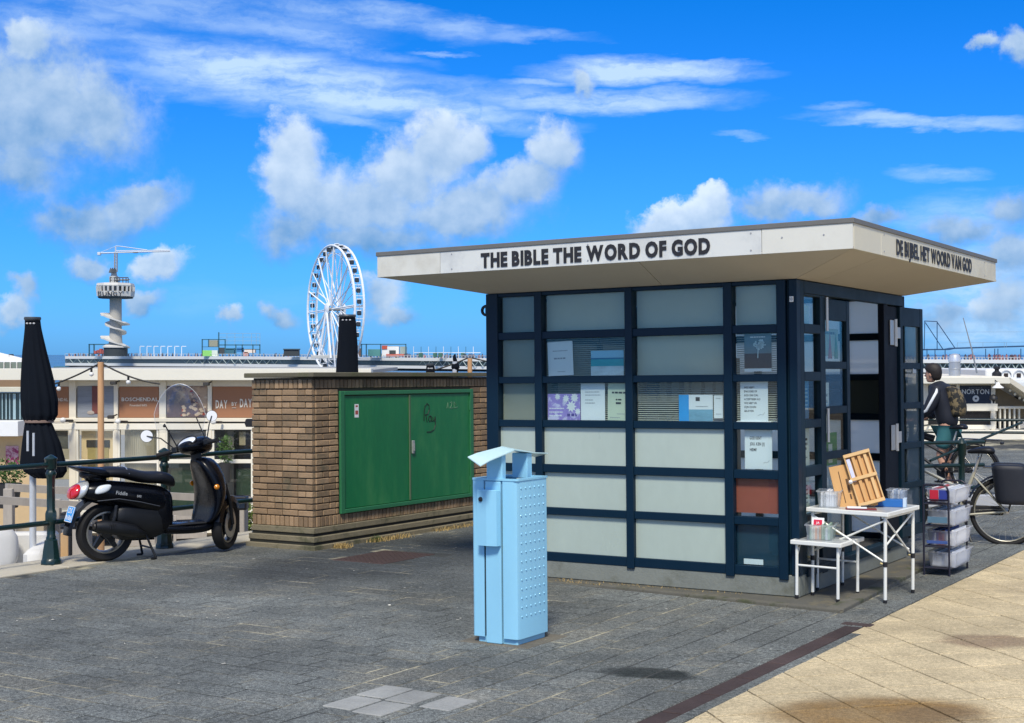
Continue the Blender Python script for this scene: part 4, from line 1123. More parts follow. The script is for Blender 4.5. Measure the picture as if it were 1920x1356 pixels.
o = tufts('dry_weeds', [(boxO + RM @ Vector((.10, .75, 0)), boxO + RM @ Vector((.13, 1.35, 0))), (boxO + RM @ Vector((.09, 1.9, 0)), boxO + RM @ Vector((.10, 2.9, 0))), (boxO + RM @ Vector((.12, .25, 0)), boxO + RM @ Vector((.12, .33, 0)))], 330, .045, STRAW, seed=11, sp=.035); tag(o, kind='stuff')
o = tufts('green_weed', [(boxO + RM @ Vector((.09, .80, 0)), boxO + RM @ Vector((.10, .92, 0)))], 120, .06, mat('weed_green', (.06, .10, .02), .8), seed=12, sp=.02); tag(o, kind='stuff')

# ================================================================== fence along the kerb
FEN = mat('fence_green', (.003, .020, .019), .35, var=.1, coat=.25)
FX = -6.51
def fence_run(name, label, post_ys, x, rails, y0, y1, group=None):
    root = thing(name, label, 'fence', O, ROT, group)
    for yy in post_ys:
        b = MB(); zb = .012
        def oct_(r, z, rot=PI / 8): return [Vector((x + r * math.cos(rot + k * PI / 4), yy + r * math.sin(rot + k * PI / 4), z + zb)) for k in range(8)]
        secs = [oct_(r, z) for r, z in ((.092, 0), (.092, .035), (.084, .045), (.080, .06), (.074, .12), (.060, .20), (.058, .215), (.046, .225), (.046, .245), (.039, .255), (.039, .36), (.050, .375), (.052, .40), (.052, .455), (.046, .475), (.038, .49), (.038, .60), (.036, .70), (.040, .78), (.048, .80), (.050, .82), (.040, .835), (.036, .855))]
        b.loft(secs, caps=True)
        b.lathe([(.048, .855), (.052, .865), (.052, .935), (.056, .94), (.058, .948), (.056, .955), (.03, .972), (.008, .985), (0, .987)], (x, yy, zb), 20)
        b.build('post', FEN, root, smooth=40)
    for z in rails:
        b = MB(); b.tube([(x, y0, z), (x, y1, z)], .0235, 12); b.build('rail', FEN, root, smooth=50)
    return root
fence_run('promenade_fence', 'dark green cast iron railing with octagonal posts along the kerb behind the scooter', [FY for FY in (-2.81, -1.45, -.09, 1.27, 2.63, 3.99, 5.35, 6.71, 8.07)], FX, (.905, .385), -8, 40)

# ================================================================== scooter
SC = thing('scooter', 'glossy black motor scooter on its centre stand beside the green railing', 'scooter', (-3.728, 12.60, zg(-3.728, 12.60) + .006), (0, 0, math.atan2(.63, .776)))
SBLK = mat('scooter_gloss', (.0014, .0020, .0042), .26, var=.05, coat=.10, spec=.22)
SMAT = mat('scooter_matt', (.004, .005, .007), .5, var=.1)
SEATM = mat('seat_vinyl', (.003, .004, .008), .5, var=.1, bump=.1, bs=120)
RUB = mat('tyre_rubber', (.006, .006, .007), .75, var=.1, bump=.2, bs=80)
ALU = mat('alloy', (.36, .35, .32), .35, metal=.8, var=.08)
CHR = mat('chrome', (.80, .80, .82), .12, metal=1.0, var=.02)
MIRG = mat('mirror_face', (.84, .85, .85), .25, metal=.0, var=0.03)  # matt near-white stands in for the bright cloud reflected in the mirrors
REDL = mat('red_lens', (.55, .012, .02), .15, var=.15, vs=30, coat=.8)
ORAL = mat('amber_lens', (.65, .22, .01), .25, coat=.6)
CLRL = mat('clear_lens', (.66, .70, .72), .12, var=.1, vs=20, coat=.8)
def wheel(root, c, R, wd, ang=0.0, disc=False, name='wheel'):
    M = Matrix.Translation(c) @ Matrix.Rotation(ang, 4, 'Z')
    w = MB(); w.lathe([(R * .70, -wd * .30), (R * .80, -wd * .46), (R * .90, -wd * .48), (R * .97, -wd * .30), (R, 0), (R * .97, wd * .30), (R * .90, wd * .48), (R * .80, wd * .46), (R * .70, wd * .30)], (0, 0, 0), 40, axis='Y', M=M)
    root_ = w.build(name, RUB, root, smooth=50)
    r = MB(); r.lathe([(R * .72, -wd * .28), (R * .71, -wd * .33), (R * .66, -wd * .34), (R * .62, -wd * .12), (R * .62, wd * .12), (R * .66, wd * .34), (R * .71, wd * .33), (R * .72, wd * .28)], (0, 0, 0), 40, axis='Y', M=M)
    r.build('rim', ALU, root_, smooth=50)
    s = MB(); s.lathe([(0, -wd * .4), (R * .2, -wd * .4), (R * .22, -wd * .2), (R * .22, wd * .2), (R * .2, wd * .4), (0, wd * .4)], (0, 0, 0), 16, axis='Y', M=M)
    for k in range(5):
        a = k * 2 * PI / 5 + .3; A = Vector((math.cos(a), 0, math.sin(a))); T_ = Vector((-math.sin(a), 0, math.cos(a)))
        q = [A * R * .18 + T_ * .028, A * R * .18 - T_ * .028, A * R * .66 - T_ * .016, A * R * .66 + T_ * .016]; y = wd * .16
        s.add([M @ (p + Vector((0, -y, 0))) for p in q] + [M @ (p + Vector((0, y, 0))) for p in q], [(0, 1, 2, 3), (7, 6, 5, 4), (0, 4, 5, 1), (1, 5, 6, 2), (2, 6, 7, 3), (3, 7, 4, 0)])
    s.build('spokes', SMAT, root_, smooth=30)
    if disc:
        d = MB(); d.lathe([(R * .28, -.003), (R * .52, -.003), (R * .52, .003), (R * .28, .003)], (0, -wd * .5, 0), 28, axis='Y', M=M); d.build('brake_disc', STEEL, root_)
    return root_
wheel(SC, (0, 0, .268), .270, .125, name='rear_wheel')
STE = R_(40)
wheel(SC, (1.215, 0, .250), .252, .105, STE, True, name='front_wheel')
def ell(xc, zc, ry, rz, n=16, x=None, e=2.4, yc=0.0, tilt=0.0):
    """superellipse section in the YZ plane at x"""
    out = []
    for k in range(n):
        a = 2 * PI * k / n; ca, sa = math.cos(a), math.sin(a)
        y = ry * math.copysign(abs(ca) ** (2 / e), ca); z = rz * math.copysign(abs(sa) ** (2 / e), sa)
        out.append(Vector((xc + tilt * z, yc + y, zc + z)))
    return out
def sc_loft(name, secs, m, par=SC, sm=60, sub=1):
    b = MB(); b.loft(secs); o = b.build(name, m, par, smooth=None)
    for p in o.data.polygons: p.use_smooth = True
    if sub:
        md = o.modifiers.new('s', 'SUBSURF'); md.levels = sub; md.render_levels = sub
    return o
# rear cowl
sc_loft('rear_cowl', [ell(-.27, .655, .050, .045), ell(-.20, .655, .125, .085, tilt=.3), ell(-.05, .640, .175, .115), ell(.15, .600, .195, .130), ell(.35, .560, .190, .140), ell(.52, .520, .165, .150), ell(.60, .50, .130, .150)], SBLK)
sc_loft('under_seat_panel', [ell(.40, .44, .15, .20), ell(.52, .44, .16, .22, e=4), ell(.60, .43, .15, .20, e=4), ell(.615, .42, .12, .17, e=4)], SBLK)
sc_loft('engine_cover', [ell(.02, .40, .13, .10), ell(.12, .42, .155, .15), ell(.30, .38, .16, .20), ell(.48, .36, .155, .19), ell(.60, .36, .14, .14)], SMAT)
# seat
sc_loft('seat', [ell(-.24, .800, .075, .030), ell(-.14, .815, .120, .048), ell(.05, .822, .150, .050), ell(.18, .805, .155, .055), ell(.30, .765, .150, .060), ell(.40, .745, .150, .055), ell(.52, .745, .145, .060), ell(.62, .720, .120, .062), ell(.665, .675, .090, .050)], SEATM)
b = MB(); b.tube([(.17, -.150, .800), (.16, -.10, .857), (.155, 0, .868), (.16, .10, .857), (.17, .150, .800)], .004, 6); b.build('seat_piping', CHR, SC)
# rear rack spoiler
sc_loft('tail_spoiler', [ell(-.345, .885, .03, .006), ell(-.31, .877, .09, .012), ell(-.20, .845, .130, .035), ell(-.08, .820, .145, .050), ell(.05, .80, .15, .05)], SBLK)
sc_loft('tail_bracket', [ell(-.20, .80, .05, .045), ell(-.12, .76, .08, .045), ell(.02, .75, .09, .03)], SBLK)
# tail light cluster
sc_loft('tail_light_bezel', [ell(-.300, .645, .085, .070), ell(-.235, .665, .125, .085, tilt=.4), ell(-.19, .68, .135, .085, tilt=.4)], mat('silver_trim', (.62, .64, .65), .3, metal=.5))
tl = sc_loft('tail_light', [ell(-.340, .640, .045, .035), ell(-.325, .645, .082, .058, tilt=.3), ell(-.285, .655, .100, .072, tilt=.35), ell(-.262, .66, .100, .072, tilt=.4)], REDL)
for s_ in (-1, 1):
    sc_loft('indicator', [ell(-.150, .672, .022, .036, yc=s_ * .145, tilt=.5), ell(-.10, .676, .028, .043, yc=s_ * .163, tilt=.5), ell(-.05, .685, .020, .038, yc=s_ * .182, tilt=.5), ell(-.02, .69, .006, .02, yc=s_ * .188, tilt=.5)], CLRL)
    b = MB(); b.tube([(-.14, s_ * .172, .575), (.05, s_ * .204, .585), (.25, s_ * .210, .545), (.45, s_ * .190, .49)], .0045, 6); b.build('cowl_crease', mat('crease_grey', (.06, .065, .075), .3), SC)
Mb = Matrix.Translation((-.0 + .02, -.203, .628)) @ Matrix.Rotation(R_(9), 4, 'Y')
text_obj('badge_lettering', 'Fiddle', .032, mat('silver_trim', (.6, .6, .6), .3), SC, Mb, bold=.01, ext=.0)
Mb2 = Matrix.Translation((.22, -.203, .590)) @ Matrix.Rotation(R_(8), 4, 'Y'); text_obj('badge_lettering', '50S', .020, mat('silver_trim', (.6, .6, .6), .3), SC, Mb2, bold=.02)
# mudguard with number plate
b = MB(); gu = []
for k in range(9):
    t = k / 8; a = R_(100 + 82 * t); rr = .315 + .02 * t; w_ = .085 - .012 * t; cx, cz = .0 + rr * math.cos(a) - .03 * t, .27 + rr * math.sin(a) + .03 - .02 * t
    n_ = Vector((math.cos(a), 0, math.sin(a))); gu.append([Vector((cx, -w_, cz)) - n_ * .02, Vector((cx, -w_ * .8, cz)) + n_ * .006, Vector((cx, w_ * .8, cz)) + n_ * .006, Vector((cx, w_, cz)) - n_ * .02, Vector((cx, w_ * .7, cz)) - n_ * .006, Vector((cx, -w_ * .7, cz)) - n_ * .006])
b.loft(gu); b.build('rear_mudguard', SBLK, SC, smooth=50)
Mp = Matrix.Translation((-.325, 0, .455)) @ Matrix.Rotation(R_(-90), 4, 'Z') @ Matrix.Rotation(R_(-18), 4, 'X')
b = MB(); b.cbox(-.075, .075, -.004, .004, -.072, .072, .002); b.v = [tuple(Mp @ Vector(p)) for p in b.v]; pl_ = b.build('number_plate', mat('plate_blue', (.02, .32, .80), .4, var=.03), SC)
b = MB()
for (x0, x1, z0, z1) in ((-.073, .073, .066, .072), (-.073, .073, -.072, -.066), (-.075, -.069, -.07, .07), (.069, .075, -.07, .07)): b.box(x0, x1, -.006, -.003, z0, z1)
b.v = [tuple(Mp @ Vector(p)) for p in b.v]; b.build('plate_border', PAPER, pl_)
text_obj('plate_lettering', 'DS', .048, PAPER, pl_, Mp @ Matrix.Translation((0, -.006, .008)), center=True, bold=.02); text_obj('plate_lettering', 'N 86', .046, PAPER, pl_, Mp @ Matrix.Translation((0, -.006, -.056)), center=True, bold=.02, space=.1)
# exhaust
b = MB(); b.tube([(-.17, -.19, .350), (-.165, -.19, .350), (-.10, -.195, .345), (.0, -.20, .325), (.18, -.20, .285), (.26, -.18, .26), (.33, -.12, .24), (.42, -.05, .24)], [.02, .042, .058, .064, .058, .030, .018, .018], 18); b.build('exhaust', SMAT, SC, smooth=50)
b = MB(); b.lathe([(0, -.012), (.026, -.012), (.03, 0)], (-.175, -.19, .350), 14, axis='X'); b.build('exhaust_tip', mat('dark_steel', (.06, .055, .05), .4, metal=.6), SC)
b = MB()
for k in range(3): b.cbox(-.06 + k * .022, -.052 + k * .022, -.268, -.26, .325, .375, .001)
b.build('heat_shield_slots', BLACK, SC)
b = MB(); b.tube([(.00, -.13, .27), (.04, -.135, .42), (.06, -.12, .52)], .018, 10); b.build('shock_absorber', SMAT, SC)
b = MB(); b.cbox(.10, .50, -.10, .10, .19, .34, .03); b.build('engine_block', mat('engine_dark', (.03, .03, .03), .5, metal=.5), SC, smooth=50)
# stands
for s_ in (-1, 1):
    b = MB(); b.tube([(.36, s_ * .09, .22), (.40, s_ * .12, .10), (.43, s_ * .15, .012)], .011, 8); b.tube([(.43, s_ * .15, .010), (.38, s_ * .165, .006)], .012, 8); b.build('centre_stand_leg', SMAT, SC)
b = MB(); b.tube([(.40, -.12, .10), (.40, .12, .10)], .009, 8); b.build('stand_bar', SMAT, SC)
# floor and leg shield
sc_loft('floorboard', [ell(.50, .28, .14, .075), ell(.62, .255, .165, .055), ell(.85, .240, .175, .055), ell(1.0, .255, .170, .060), ell(1.08, .31, .13, .08)], SBLK)
b = MB(); b.cbox(.56, .98, -.15, .15, .288, .300, .004); b.build('floor_mat', RUB, SC)
path = [(.930, .275, .175, .035), (.985, .33, .235, .035), (1.035, .48, .275, .060), (1.035, .62, .265, .085), (1.000, .75, .225, .100), (.955, .85, .165, .095), (.925, .915, .095, .060)]
secs = []
for (x, z, ry, th) in path:
    sec = []
    for k in range(18):
        a = 2 * PI * k / 18; ca, sa = math.cos(a), math.sin(a); y = ry * math.copysign(abs(ca) ** .75, ca)
        xx = x + th * sa + (.075 * (1 - (y / ry) ** 2) if sa > 0 else .02 * (1 - (y / ry) ** 2))
        sec.append(Vector((xx, y, z)))
    secs.append(sec)
sc_loft('leg_shield', secs, SBLK)
for s_ in (-1, 1):
    b = MB(); b.lathe([(0, .016), (.014, .014), (.024, .006), (.026, 0), (.026, -.01), (0, -.01)], (.995, s_ * .262, .640), 16, axis='Y', M=None) if s_ > 0 else b.lathe([(0, -.016), (.014, -.014), (.024, -.006), (.026, 0), (.026, .01), (0, .01)], (.995, s_ * .262, .640), 16, axis='Y')
    b.build('side_reflector', ORAL, SC, smooth=50)
# front fork, mudguard
b = MB()
Mf = Matrix.Translation((1.215, 0, .25)) @ Matrix.Rotation(STE, 4, 'Z')
for s_ in (-1, 1): b.tube([Mf @ Vector((0, s_ * .075, 0)), Mf @ Vector((-.06, s_ * .075, .22)), Mf @ Vector((-.13, s_ * .05, .40))], .018, 10)
b.build('front_fork', SMAT, SC, smooth=50)
gu = []
for k in range(12):
    a = R_(38 + 132 * k / 11); rr = .268; w_ = .066; n_ = Vector((math.cos(a), 0, math.sin(a))); c_ = n_ * rr
    gu.append([Mf @ (c_ + Vector((0, -w_, 0)) - n_ * .05), Mf @ (c_ + Vector((0, -w_ * .8, 0)) + n_ * .006), Mf @ (c_ + n_ * .02), Mf @ (c_ + Vector((0, w_ * .8, 0)) + n_ * .006), Mf @ (c_ + Vector((0, w_, 0)) - n_ * .05), Mf @ (c_ + Vector((0, w_ * .8, 0)) - n_ * .01), Mf @ (c_ + Vector((0, -w_ * .8, 0)) - n_ * .01)])
b = MB(); b.loft(gu); b.build('front_mudguard', SBLK, SC, smooth=60)
# steering head: tilted and turned with the wheel
HD = Matrix.Translation((.905, 0, .985)) @ Matrix.Rotation(R_(22), 4, 'Z') @ Matrix.Rotation(R_(-13), 4, 'X')
def hsec(x, z, ry, rz, **k): return [HD @ p for p in ell(x, z, ry, rz, **k)]
sc_loft('headset', [hsec(-.175, .030, .050, .030), hsec(-.13, .030, .115, .055), hsec(-.05, .030, .150, .075), hsec(.05, .035, .150, .090), hsec(.13, .035, .115, .085), hsec(.165, .035, .06, .05)], SBLK)
sc_loft('steering_column', [[HD @ p for p in ell(-.02, -.03, .075, .05)], [HD @ p for p in ell(-.01, -.08, .07, .06)], ell(.93, .86, .07, .05), ell(.955, .83, .075, .05)], SMAT)
Mc = HD @ Matrix.Translation((-.105, 0, .078)) @ Matrix.Rotation(R_(-42), 4, 'Y')
b = MB(); b.lathe([(0, .012), (.060, .010), (.078, .004), (.084, 0), (.086, -.012)], (0, 0, 0), 28, M=Mc @ Matrix.Diagonal((.80, 1.25, 1, 1))); b.build('speedometer', mat('dial_glass', (.75, .79, .84), .15, coat=.9, var=.04), SC, smooth=50)
b = MB(); b.lathe([(.083, .002), (.092, .010), (.097, 0), (.092, -.012)], (0, 0, 0), 28, M=Mc @ Matrix.Diagonal((.80, 1.25, 1, 1))); b.build('speedometer_bezel', SMAT, SC, smooth=50)
for s_ in (-1, 1):
    b = MB(); b.tube([HD @ Vector((-.03, s_ * .14, .02)), HD @ Vector((-.06, s_ * .22, .03)), HD @ Vector((-.09, s_ * .27, .03))], .014, 10); b.build('handlebar', SMAT, SC)
    b = MB(); b.tube([HD @ Vector((-.075, s_ * .245, .03)), HD @ Vector((-.115, s_ * .375, .022))], .020, 12); b.tube([HD @ Vector((-.113, s_ * .37, .022)), HD @ Vector((-.117, s_ * .385, .022))], .024, 12); b.build('grip', RUB, SC, smooth=50)
    b = MB(); b.tube([HD @ Vector((-.02, s_ * .22, .028)), HD @ Vector((-.03, s_ * .28, .018)), HD @ Vector((-.06, s_ * .37, .004))], .007, 8); b.build('brake_lever', CHR if s_ < 0 else SMAT, SC)
    b = MB(); M_ = HD @ Matrix.Translation((-.05, s_ * .205, .035)); b.cbox(-.03, .03, -.035, .035, -.025, .030, .008, M=M_); b.build('switch_box', SMAT, SC)
# mirrors placed where they show
def mirror(base, tip, r, nrm):
    b = MB(); base, tip, nrm = Vector(base), Vector(tip), Vector(nrm).normalized(); midp = (base + tip) / 2 + Vector((0, 0, .04)); b.tube([base, midp, tip], .006, 8); s = b.build('mirror_stem', SMAT, SC)
    q = nrm.to_track_quat('Z', 'Y').to_matrix().to_4x4(); M = Matrix.Translation(tip) @ q
    b = MB(); b.lathe([(0, -.022), (r * .6, -.018), (r, -.004), (r * 1.03, 0)], (0, 0, 0), 28, M=M); m_ = b.build('mirror', SMAT, SC, smooth=60)
    b = MB(); b.lathe([(0, .001), (r * .97, .001)], (0, 0, 0), 28, M=M @ Matrix.Diagonal((1, 1, 1, 1))); b.build('mirror_glass', MIRG, m_)
inv = Matrix.Translation(SC.location) @ SC.rotation_euler.to_matrix().to_4x4()
inv = inv.inverted()
camL = inv @ CAM
def w2s(v): return inv @ Vector(v)
mL = w2s(at(275, 818, 13.20)); mR = w2s(at(397, 780, 13.10))
skyw = Vector((0, -.62, .78))
def mnorm(p):
    v = (camL - p).normalized(); up_ = (inv.to_3x3() @ Vector((.55, -.80, .22))).normalized(); return (v + up_).normalized()
def mnorm2(p):
    v = (camL - p).normalized(); up_ = (inv.to_3x3() @ Vector((-.45, -.75, .50))).normalized(); return (v + up_).normalized()
mirror(HD @ Vector((-.05, .215, .05)), mL, .059, mnorm(mL)); mirror(HD @ Vector((-.05, -.195, .05)), mR, .052, mnorm(mR))
b = MB(); p0 = HD @ Vector((-.06, .165, .05)); p1 = w2s(at(308, 795, 13.15)); b.tube([p0, p1], .006, 8); b.sphere(tuple(p1 + Vector((0, 0, -.02))), (.014, .014, .014)); b.build('screen_bracket', SMAT, SC)
b = MB(); p0 = HD @ Vector((-.02, -.165, .05)); p1 = w2s(at(368, 783, 13.1)); b.tube([p0, p1], .006, 8); b.build('screen_bracket', SMAT, SC)
# clear round wind screen held by the brackets
b = MB(); p0 = w2s(at(337, 775, 13.2))
secs = []
for i in range(13):
    row = []
    for j in range(9):
        a = (j / 8 - .5) * 2; t = math.sin(i / 12 * PI / 2); u_ = 337 + a * 52 * max(.02, math.sqrt(max(0, 1 - t * t)) if t > .35 else .94 - .0 * t + .0) if t > .35 else 337 + a * 52 * (.80 + .4 * t) ; v_ = 812 - t * 92; row.append(w2s(at(u_, v_, 13.25 - .10 * (1 - a * a))))
    secs.append(row)
b.loft(secs, caps=False, closed=False); wsn = b.build('wind_screen', mat_glass('screen_plastic', tint=(.90, .91, .92), refl=.05, rough=.12), SC, fix=False)
b = MB(); b.tube([r_[0] for r_ in secs] + [r_[-1] for r_ in reversed(secs)], .0022, 5); b.build('screen_edge', mat('edge_highlight', (.6, .6, .6), .3), SC)  # pale rim added as a painted highlight along the screen edge
# ================================================================== stool, table and the goods outside the door
ALT = mat('table_aluminium', (.80, .81, .76), .4, metal=.1, var=.06)
TOPM = mat('table_top', (.50, .52, .52), .35, metal=.2, var=.06)
PLA = mat_milky('clear_plastic_tub', (.92, .95, .97), .50)
TS_Y = math.atan2(.79, .61) - PI / 2         # table yaw: its long side runs away from the camera
def gz(x, y): return zg(x, y)
def folding_table(name, label, cat, px_, py_, sx, sy, h, yaw, legr, cross, onstep=0.0):
    """origin at the near right corner; x to the left is negative, y away"""
    root = thing(name, label, cat, (px_, py_, gz(px_, py_) + onstep), (0, 0, yaw))
    b = MB(); b.cbox(-sx, 0, 0, sy, h - .022, h, .006); b.build('tabletop', TOPM, root)
    b = MB(); e = .006; b.cbox(-sx - e, e, -e, .016, h - .030, h + .001, .004); b.cbox(-sx - e, e, sy - .016, sy + e, h - .030, h + .001, .004); b.cbox(-sx - e, .016 - .016, .016, sy - .016, h - .031, h + .0012, .004) if False else None
    b.cbox(-.014, e, .016, sy - .016, h - .030, h + .001, .004); b.cbox(-sx - e, -sx + .014, .016, sy - .016, h - .030, h + .001, .004); b.build('top_edge', ALT, root)
    for ix, x in enumerate((-sx + .03, -.03)):
        for iy, y in enumerate((.035, sy - .035)):
            b = MB(); b.tube([(x, y, .02), (x, y, h - .025)], legr, 12)
            l = b.build('leg', ALT, root, smooth=50)
            b = MB(); b.tube([(x, y, 0), (x, y, .024)], legr * 1.12, 12); b.build('leg_foot', BLACK, l)
            if cross: b = MB(); b.tube([(x, y, h * .40), (x, y, h * .455)], legr * 1.3, 12); b.build('leg_clamp', BLACK, l); 
            if cross: b = MB(); b.tube([(x - .018, y - .01, h * .43), (x - .032, y - .016, h * .44)], .008, 8); b.build('clamp_knob', mat('brass_knob', (.5, .4, .18), .4, metal=.6), l)
    return root
tb = folding_table('camping_table', 'folding aluminium camping table with tall telescopic legs beside the kiosk door', 'folding table', 2.690, 9.856, .62, .62, .655, TS_Y + .02, .0125, True)
b = MB(); H_ = .655
for (p, q) in (((-.60, .03, H_ - .05), (-.03, .06, H_ * .43)), ((-.03, .03, H_ - .06), (-.60, .06, H_ * .50)), ((-.03, .04, H_ - .05), (-.05, .56, H_ * .47)), ((-.03, .58, H_ - .05), (-.05, .06, H_ * .6)), ((-.59, .58, H_ - .06), (-.05, .56, H_ * .5))):
    b = MB(); b.tube([p, q], .0075, 8); b.build('brace', ALT, tb, smooth=50)
b = MB()
for x in (-.58, -.04): b.cbox(x - .018, x + .018, .03, .59, H_ - .050, H_ - .024, .003)
b.build('under_rail', ALT, tb)
st_yaw = math.atan2(.40, .277) - PI / 2
sl = folding_table('folding_stool', 'low white aluminium folding stool holding a plastic tub at the kiosk corner', 'folding stool', 2.352, 9.86, .375, .46, .428, st_yaw, .0115, False, .008)
for y in (.035, .425):
    b = MB(); b.tube([(-.345, y, .428 * .57), (-.03, y, .428 * .57)], .008, 8); b.build('stretcher', ALT, sl)
for x in (-.345, -.03):
    b = MB(); b.tube([(x, .04, .30), (x, .10, .400)], .006, 6); b.build('brace', ALT, sl)
def TBL(x, y, z=.656): return tb.matrix_basis @ Vector((x, y, z)) if False else (Matrix.Translation(tb.location) @ Matrix.Rotation(tb.rotation_euler.z, 4, 'Z')) @ Vector((x, y, z))
def STL(x, y, z=.430): return (Matrix.Translation(sl.location) @ Matrix.Rotation(sl.rotation_euler.z, 4, 'Z')) @ Vector((x, y, z))
def tub(name, label, loc, yaw, w, l, h, contents, lidcol=None, group=None, m=None):
    root = thing(name, label, 'plastic tub', loc, (0, 0, yaw), group)
    m = m or PLA; b = MB(); t = .003; k = .86
    def rr(w_, l_, z): return [Vector((x, y, z)) for x, y in ((-w_ / 2, -l_ / 2), (w_ / 2, -l_ / 2), (w_ / 2, l_ / 2), (-w_ / 2, l_ / 2))]
    b.loft([rr(w * k, l * k, 0), rr(w, l, h), rr(w + .016, l + .016, h), rr(w + .016, l + .016, h - .008), rr(w + .004, l + .004, h - .010)], caps=False); b.add(rr(w * k, l * k, .001), [(0, 1, 2, 3)])
    b.build('tub_wall', m, root, fix=False)
    r2 = random.Random(int(w * 1000 + h * 777 + loc[0] * 99)); x = -w * k / 2 + .012
    while x < w * k / 2 - .02:
        t_ = r2.uniform(.006, .018); hh = h * r2.uniform(.72, 1.05); c = contents[r2.randint(0, len(contents) - 1)]
        b = MB(); b.cbox(x, x + t_, -l * k / 2 + .012, l * k / 2 - .012, .004, hh, .001); b.build('booklet', mat('booklet_%d%d%d' % tuple(int(q * 99) for q in c), c, .6, var=.08), root); x += t_ + r2.uniform(.001, .006)
    return root
WHT = (.76, .78, .80)
tub('plastic_tub', 'clear plastic tub with peach and green booklets and a red card on the low stool', STL(-.21, .17), st_yaw + .25, .20, .22, .115, [(.62, .36, .24), (.3, .42, .34), (.6, .66, .62), (.55, .60, .62)])
rc = thing('price_card', 'red and white card standing up in the tub on the stool', 'card', STL(-.22, .12, .515), (R_(-12), 0, st_yaw + .1)); b = MB(); b.cbox(-.045, .045, 0, .004, 0, .075, .001); b.build('card', PAPER, rc); b = MB(); b.box(-.032, .032, -.001, -.0004, .012, .060); b.build('red_print', mat('card_red', (.60, .015, .05), .5), rc); text_obj('lettering', 'JA', .016, PAPER, rc, Matrix.Translation((0, -.0016, .030)), center=True, bold=.02)
tub('plastic_tub', 'clear plastic tub of white papers on the left of the camping table, beside the easel', TBL(-.50, .14), TS_Y + .3, .165, .17, .125, [WHT, (.70, .72, .74), (.55, .58, .60)])
tub('plastic_tub', 'clear plastic tub half hidden behind the wooden easel on the camping table', TBL(-.14, .56), TS_Y + .2, .13, .13, .12, [(.66, .68, .70), (.30, .38, .50)])
# wooden display easel / rack
WOOD = mat('easel_wood', (.58, .32, .11), .5, var=.14, vs=3, stretch=(1, 1, .25), bump=.05)
WOODL = mat('easel_wood_light', (.66, .42, .18), .5, var=.12, vs=3, stretch=(1, 1, .3))
ez = thing('display_easel', 'wooden book rack leaning back with a slatted tray, standing on the camping table', 'wooden display rack', TBL(-.265, .27), (R_(-16), 0, TS_Y + .20))
ez.rotation_euler = (Matrix.Rotation(TS_Y + .55, 3, 'Z') @ Matrix.Rotation(R_(-12), 3, 'Y') @ Matrix.Rotation(R_(-13), 3, 'X')).to_euler()
b = MB(); b.cbox(-.205, .085, .0, .010, .0, .345, .002); b.build('back_board', WOOD, ez)
b = MB(); b.cbox(-.145, -.139, -.003, 0, .06, .30, .001); b.cbox(-.105, -.088, -.003, 0, .13, .235, .001); b.cbox(-.10, -.088, -.003, 0, .08, .12, .001); b.build('board_groove', mat('dark_slot', (.10, .05, .02), .7), ez)
# hinged tray at the front
Mt = Matrix.Translation((.0, -.008, .0)) @ Matrix.Rotation(R_(-4), 4, 'Y')
def tray(name, x0, x1, y0, y1, z0, z1, m=WOOD, c=.002): b = MB(); b.cbox(x0, x1, y0, y1, z0, z1, c, M=Mt); return b.build(name, m, ez)
tray('tray_back', -.055, .135, -.008, -.002, .01, .41)
for x in (-.058, .128): tray('tray_side', x, x + .010, -.040, -.008, .012, .408, WOODL)
for z in (.010, .205, .385): tray('tray_rail', -.060, .140, -.046, -.0405 + .032, z, z + .026, WOODL)
for x in (-.005, .040, .085): tray('slat', x, x + .024, -.034, -.008, .038, .384, WOODL if x > .06 else WOOD)
tray('leaflet_slip', -.045, -.018, -.030, -.012, .20, .375, mat('lilac_leaflet', (.55, .58, .78), .6, var=.2, vs=20), .001)
b = MB(); b.lathe([(0, -.056), (.014, -.054), (.016, -.046), (.016, -.03)], (-.063, 0, .205), 12, axis='Y', M=Mt); b.build('latch', STEEL, ez)
# flat books and blue box
q = thing('booklet_box', 'blue cardboard box lying on the right rear of the camping table', 'box', TBL(-.15, .42), (0, 0, TS_Y + .30)); b = MB(); b.cbox(-.10, .10, -.05, .05, 0, .055, .003); b.build('box_body', mat('blue_card', (.015, .13, .42), .5), q); b = MB(); b.cbox(.101, .125, -.05, .05, 0, .065, .002); b.build('box_end', mat('pale_blue_card', (.50, .62, .75), .5), q)
q = thing('book', 'dark red book with a white page lying in front of the wooden rack', 'book', TBL(-.24, .10), (0, 0, TS_Y + .45)); b = MB(); b.cbox(-.11, .11, -.045, .045, 0, .008, .002); b.build('cover', mat('maroon_cover', (.20, .02, .03), .5), q); b = MB(); b.cbox(-.10, .04, -.038, .042, .0085, .018, .002); b.build('pages', PAPER, q); b = MB(); b.tube([(.0, 0, .022), (.05, .01, .026), (.10, -.01, .022)], .007, 6); b.build('pen', BLACK, q)

